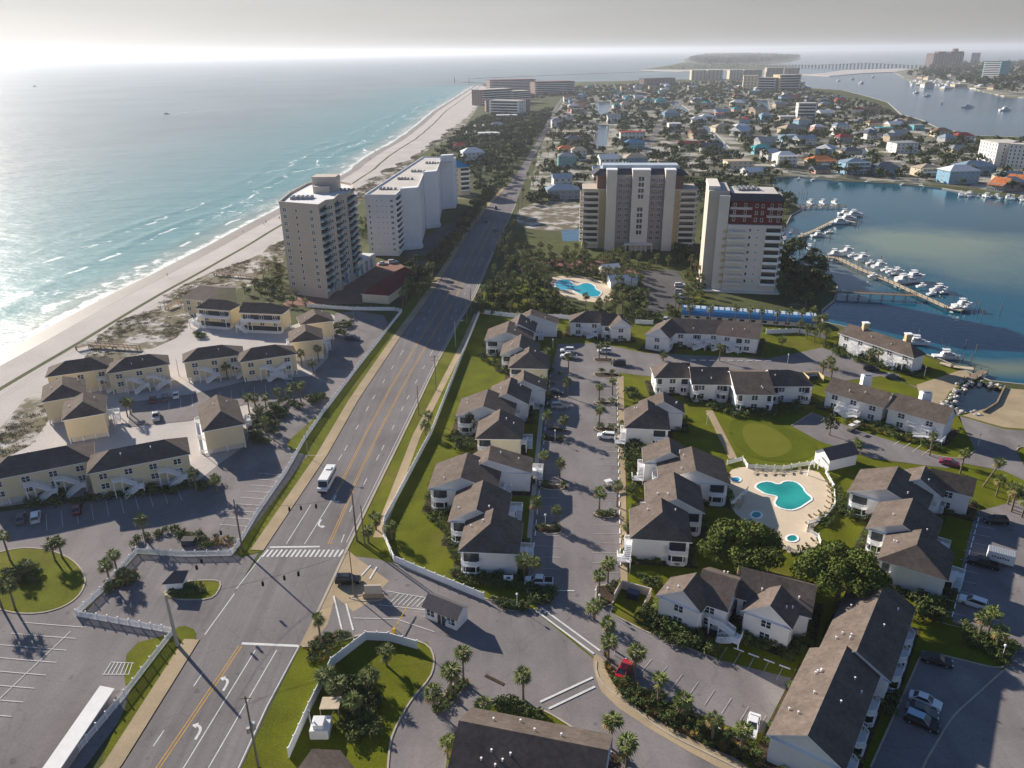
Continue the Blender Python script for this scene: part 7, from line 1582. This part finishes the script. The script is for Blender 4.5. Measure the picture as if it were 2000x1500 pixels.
r = thing('drain_grate', 'rusty drain grate strip across the exit lane', 'drain', G(960, 1330) + Vector((0, 0, .1))); a, c = G(946, 1322), G(982, 1340); b = MB(); n = Vector((.3, .5, 0)); b.frame(a + Vector((0, 0, .06)), c - a, n, (0, 0, .08)); b.build('grate', 'mulch', r)
# ------------------------------------------------------------------ parking markings, wheel stops, kerbs
PK = {}
def stalls(parent, a, c, n, dpx, mb):   # n lines from a to c, each running to the offset point
    A, C = G(*a), G(*c); D = G(a[0] + dpx[0], a[1] + dpx[1]) - A
    for k in range(n): p = A.lerp(C, k / (n - 1)); wline(p, p + D, .11, mb, .14)
def stops(label, group, a, c, n):
    m_ = cached('wstop', lambda: MB().box(-.9, .9, -.09, .09, 0, .14).mesh('wheel_stop', 'trim')); A, C = G(*a), G(*c); d = C - A; 
    for k in range(n): p = A.lerp(C, (k + .5) / n); p.z = .1; tag(put('wheel_stop', m_, p, math.atan2(d.y, d.x)), label, 'wheel stop', group)
mb = MB(); stalls(None, (1206, 760), (1211, 1120), 28, (-36, 0), mb); stalls(None, (1072, 745), (1040, 1110), 26, (34, 1), mb); stalls(None, (1222, 1300), (1478, 1430), 9, (22, -26), mb)
mb.build('parking_marking', 'faded_line', bpy.data.objects['parking_aisle']); mb = MB(); wline(G(1042, 1190), G(1160, 1278), .35, mb, .14); wline(G(1056, 1187), G(1172, 1272), .35, mb, .14)
wline(G(1088, 1154), G(1122, 1155), .3, mb, .14); mb.build('lane_marking', 'white_line', bpy.data.objects['parking_aisle']); mb = MB(); stalls(None, (1420, 1265), (1530, 1302), 5, (-16, 26), mb)
mb.build('parking_marking', 'faded_line', bpy.data.objects['parking_aisle'])
mb = MB(); wline(G(1055, 1372), G(1158, 1324), .4, mb, .14); wline(G(1072, 1385), G(1162, 1342), .4, mb, .14); wline(G(652, 1165), G(668, 1232), .3, mb, .14); wline(G(676, 1180), G(690, 1232), .3, mb, .14); wline(G(755, 1155), G(840, 1170), .12, mb, .14); wline(G(740, 1182), G(830, 1192), .12, mb, .14); wline(G(690, 1208), G(780, 1210), .12, mb, .14); wline(G(780, 1212), G(848, 1235), .15, mb, .14); wline(G(724, 1105), G(706, 1125), .35, mb, .14); wline(G(736, 1108), G(722, 1132), .35, mb, .14)
for k in range(9): wline(G(760 + k * 9, 1180 + k), G(780 + k * 9, 1160 + k), .12, mb, .14)
mb.build('lane_marking', 'white_line', bpy.data.objects['entrance_drive'])
mb = MB(); stalls(None, (112, 1222), (-40, 1395), 8, (55, 4), mb); stalls(None, (112, 1222), (-40, 1395), 8, (-70, -6), mb); wline(G(138, 1234), G(-10, 1375), .11, mb, .14)
for a, c in (((164, 1258), (68, 1252)), ((148, 1279), (46, 1272)), ((130, 1301), (24, 1292)), ((108, 1324), (0, 1314)), ((90, 1347), (-20, 1340)), ((68, 1372), (-40, 1362)), ((46, 1396), (-60, 1390)), ((24, 1422), (-80, 1415))): pass
stalls(None, (505, 925), (430, 1025), 9, (48, 3), mb); stalls(None, (560, 888), (600, 890), 2, (30, 0), mb); stalls(None, (90, 1005), (345, 950), 10, (2, 32), mb); stalls(None, (430, 765), (540, 750), 6, (-1, 20), mb); stalls(None, (330, 780), (375, 775), 3, (0, 20), mb)
for a, c in (((200, 1318), (253, 1318)), ((218, 1294), (262, 1296))): wline(G(*a), G(*c), .11, mb, .14)
for k in range(7): wline(G(203 + k * 8, 1318), G(217 + k * 7, 1295), .11, mb, .14)
mb.build('parking_marking', 'white_line', bpy.data.objects['west_lot'])
mb = MB(); stalls(None, (1905, 1010), (1830, 1215), 12, (40, 8), mb); stalls(None, (1745, 870), (1800, 890), 4, (20, -14), mb); mb.build('parking_marking', 'white_line', bpy.data.objects['east_lot'])
stops('white wheel stop along the garden walk side of the aisle', 'wheel stops by the garden walk', (1205, 745), (1212, 1110), 26); stops('white wheel stop on the west side of the aisle', 'wheel stops of the west aisle', (1075, 730), (1040, 1100), 24); stops('white wheel stop below the twin gabled house', 'wheel stops by the twin house', (1428, 1265), (1548, 1310), 4); stops('white wheel stop in the east car park', 'wheel stops of the east lot', (1912, 1010), (1858, 1210), 14); stops('white wheel stop before the long stilted-stair condo', 'wheel stops of the north lot', (1345, 704), (1510, 706), 9); stops('white wheel stop along the angled hedge bed', 'wheel stops of the hedge bed', (1215, 1325), (1450, 1448), 9)
def kerb(pts, closed=False):
    P = smooth_line(resample(GL(pts + ([pts[0]] if closed else [])), 1.5), 2); ribbon('kerb', P, .28, 'kerb', .05, .17)
kerb([(590, 1264), (640, 1262), (712, 1236), (835, 1255), (850, 1280), (845, 1320), (800, 1370), (762, 1440), (756, 1520)]); kerb([(1165, 1292), (1158, 1310), (1178, 1340), (1300, 1432), (1480, 1520)]); kerb([(765, 1100), (940, 1168), (1042, 1192)]); kerb([(1195, 1200), (1262, 1235), (1400, 1288)]); kerb([(1700, 1500), (1790, 1300), (1800, 1270), (1960, 1310), (1990, 1265)]); kerb([(1960, 1310), (1860, 1400), (1800, 1500), (1790, 1560)])
kerb([(55 + 112 * math.cos(a), 1135 + 65 * math.sin(a)) for a in np.linspace(0, 2 * math.pi, 40)[:-1]], True); kerb([(320, 1158), (330, 1145), (360, 1135), (437, 1133), (418, 1172), (330, 1172)], True); kerb([(845, 1390), (895, 1322), (918, 1330), (862, 1400)], True); kerb([(930, 1385), (975, 1365), (1060, 1385), (1195, 1470)]); kerb([(1545, 832), (1587, 806)]); kerb([(1800, 885), (1838, 892), (1880, 898), (1905, 880)]); kerb([(1985, 880), (1990, 870), (2100, 905)]); kerb([(682, 1168), (700, 1160), (756, 1166), (752, 1173), (700, 1177)], True)
for pts in ([(1160, 700), (1205, 700), (1205, 708), (1160, 708)], [(1160, 728), (1212, 730), (1212, 738), (1160, 738)], [(1160, 785), (1205, 785), (1205, 792), (1160, 792)], [(1160, 835), (1205, 836), (1205, 844), (1160, 844)], [(1160, 1002), (1208, 1002), (1208, 1012), (1160, 1012)], [(1058, 850), (1100, 856), (1100, 866), (1056, 862)], [(1052, 945), (1108, 948), (1108, 958), (1050, 956)], [(1043, 1026), (1100, 1028), (1100, 1044), (1042, 1042)], [(1060, 770), (1090, 772), (1090, 780), (1060, 778)], [(1165, 1145), (1205, 1140), (1200, 1185), (1162, 1190)], [(960, 1165), (1030, 1182), (1030, 1196), (975, 1192)], [(1028, 1150), (1080, 1150), (1082, 1178), (1040, 1184)]): sheet('planted_island', smooth_poly(pts, 1), 'mulch', .15); kerb(pts, True)
# ------------------------------------------------------------------ pools and decks
sheet('pool_deck', smooth_poly([(1420, 930), (1432, 915), (1470, 912), (1530, 922), (1592, 915), (1622, 950), (1626, 990), (1602, 1020), (1585, 1035), (1598, 1060), (1590, 1078), (1535, 1082), (1500, 1050), (1440, 1010), (1425, 985)], 1), 'deck_stone', .16)
def pool(label, pts, mt, smooth=2, cat='pool'):
    P = smooth_poly(pts, smooth); W_ = GL(P); c = sum(W_, Vector()) / len(W_); r = thing('swimming_pool', label, cat, c); pl, tr = tess([[(p.x, p.y) for p in W_]])
    put('water', me_from('water', [(p[0] - c.x, p[1] - c.y, .19) for p in pl], tr, mt), parent=r)
    o = offset_line(W_ + [W_[0], W_[1]], .0); b = MB(); n = len(W_)
    for i in range(n):
        p, q = W_[i], W_[(i + 1) % n]; e = q - p
        if e.length < .02: continue
        e.normalize(); nn = Vector((-e.y, e.x, 0)) * .2; b.frame(p - nn + Vector((0, 0, .12)), q - p, nn * 2, (0, 0, .14))
    b.build('coping', 'trim', r)
f6 = lambda L_: [(1200 + x * .4, 550 + y * .4) for x, y in L_]
pool('green-teal kidney-shaped pool on the pale sun deck', f6([(684, 1005), (705, 985), (755, 977), (802, 996), (830, 976), (885, 980), (920, 1005), (935, 1035), (972, 1064), (940, 1085), (900, 1112), (855, 1122), (800, 1108), (778, 1085), (795, 1060), (790, 1050), (740, 1042), (705, 1022)]), 'pool_teal', 1)
circ = lambda x, y, rx, ry: [(x + rx * math.cos(a), y + ry * math.sin(a)) for a in np.linspace(0, 2 * math.pi, 15)[:-1]]
pool('small round spa at the shaded side of the sun deck', circ(1477, 1007, 11, 7), 'pool_teal', 1, 'spa'); pool('small round spa at the sunny tip of the sun deck', circ(1547, 1053, 12, 7), 'pool_teal', 1, 'spa'); pool('small blue wading pool at the far corner of the sun deck', circ(1437, 938, 10, 5), 'pool_blue', 1, 'pool')
f8 = lambda L_: [(1000 + x * .35, 300 + y * .35) for x, y in L_]
sheet('tower_pool_deck', smooth_poly(f8([(190, 690), (330, 680), (480, 700), (570, 760), (560, 830), (420, 830), (260, 790)]), 1), 'deck_stone', .08)
pool('bright blue free-form tower pool among palms', f8([(232, 730), (270, 700), (330, 712), (350, 745), (410, 720), (460, 735), (470, 762), (505, 775), (480, 805), (420, 798), (360, 780), (330, 760), (260, 765)]), 'pool_blue', 1)
lg = MB().box(-.95, .3, -.32, .32, .28, .34).frame((.3, -.32, .28), (.6, 0, .42), (0, .64, 0), (-.03, 0, .05)).mesh('lounger_bed', 'canvas_tan'); ll = MB()
for x in (-.85, .25):
    for y in (-.28, .28): ll.box(x - .03, x + .03, y - .03, y + .03, 0, .28)
ll = ll.mesh('legs', 'trim')
for i, (x, y) in enumerate([(1618, 945), (1620, 955), (1622, 965), (1622, 975), (1620, 985), (1616, 995), (1604, 1005), (1595, 1010), (1585, 1014), (1580, 1028), (1475, 925), (1490, 926), (1510, 926), (1525, 926), (1545, 924), (1560, 922), (1440, 985), (1450, 978), (1445, 992), (1560, 1076), (1572, 1074), (1580, 1070), (1590, 1060), (1540, 1078)]):
    r = thing('sun_lounger', 'tan sun lounger on the pool deck rim', 'lounger', G(x, y) + Vector((0, 0, .16)), rnd.uniform(-.4, .4) + (2.6 if x > 1570 else 1.2), 'loungers round the pool'); put('lounger_bed', lg, parent=r); put('legs', ll, parent=r)
# ------------------------------------------------------------------ beach details
def boardwalk(label, pts, z=1.2): dock(label, pts, 1.8, 'wood', z, True, 'boardwalk', 4)
boardwalk('weathered wooden dune walkover leading to the beach', [(148, 678), (175, 672), (270, 678)]); boardwalk('grey wooden dune walkover by the beach tower', [(420, 533), (500, 540)]); boardwalk('short wooden walkover beside the seaward yellow wing', [(325, 600), (350, 590)])
ribbon('tyre_track', GL([(-60, 818), (0, 783), (120, 700), (230, 640), (330, 585), (420, 538), (500, 492), (545, 468)]), .35, 'sand_track', .02); ribbon('tyre_track', GL([(-60, 810), (0, 776), (120, 694), (230, 634), (330, 580), (420, 533), (500, 488), (545, 464)]), .35, 'sand_track', .022)
def person(px, col, label, rz):
    p = G(*px); r = thing('person', label, 'person', p, rz, 'people on the beach'); me = bpy.data.meshes.new('body')
    v = [(0, 0, .95), (0, 0, 1.2), (0, 0, 1.45), (0, 0, 1.55), (0, 0, 1.7), (-.2, 0, 1.4), (-.27, .05, 1.15), (-.25, .15, .9), (.2, 0, 1.4), (.27, 0, 1.15), (.25, .12, .9), (-.1, 0, .88), (-.12, .08, .5), (-.12, 0, .05), (.1, 0, .88), (.12, -.06, .5), (.13, -.02, .05)]
    me.from_pydata(v, [(0, 1), (1, 2), (2, 3), (3, 4), (2, 5), (5, 6), (6, 7), (2, 8), (8, 9), (9, 10), (0, 11), (11, 12), (12, 13), (0, 14), (14, 15), (15, 16)], []); me.materials.append(MATS[col]); o = put('body', me, parent=r); md = o.modifiers.new('skin', 'SKIN'); md.use_smooth_shade = True
    for i, s in enumerate([.16, .15, .17, .06, .11, .07, .055, .04, .07, .055, .04, .1, .075, .05, .1, .075, .05]): me.skin_vertices[0].data[i].radius = (s, s)
    me.skin_vertices[0].data[0].use_root = True
for px, c in [((327, 540), 'paint_maroon'), ((475, 455), 'paint_navy'), ((516, 440), 'paint_grey'), ((520, 436), 'paint_black'), ((664, 348), 'paint_navy'), ((733, 297), 'paint_black'), ((722, 311), 'paint_grey'), ((546, 428), 'paint_navy')]: person(px, c, 'distant person standing on the pale beach', rnd.uniform(0, 6))
# ------------------------------------------------------------------ haze
mt = bpy.data.materials.new('haze'); mt.use_nodes = True; t = mt.node_tree; t.nodes.clear(); pv = t.nodes.new('ShaderNodeVolumePrincipled'); oo = t.nodes.new('ShaderNodeOutputMaterial'); t.links.new(pv.outputs[0], oo.inputs['Volume'])
pv.inputs['Color'].default_value = (.84, .90, 1.0, 1); pv.inputs['Density'].default_value = .000072; pv.inputs['Anisotropy'].default_value = .30
MATS['haze'] = mt
o = MB().box(-41000, 41000, -41000, 41000, -5, 160).build('haze', 'haze'); tag(o, 'pale sea haze in the air over the whole coast', 'haze', None, 'stuff')
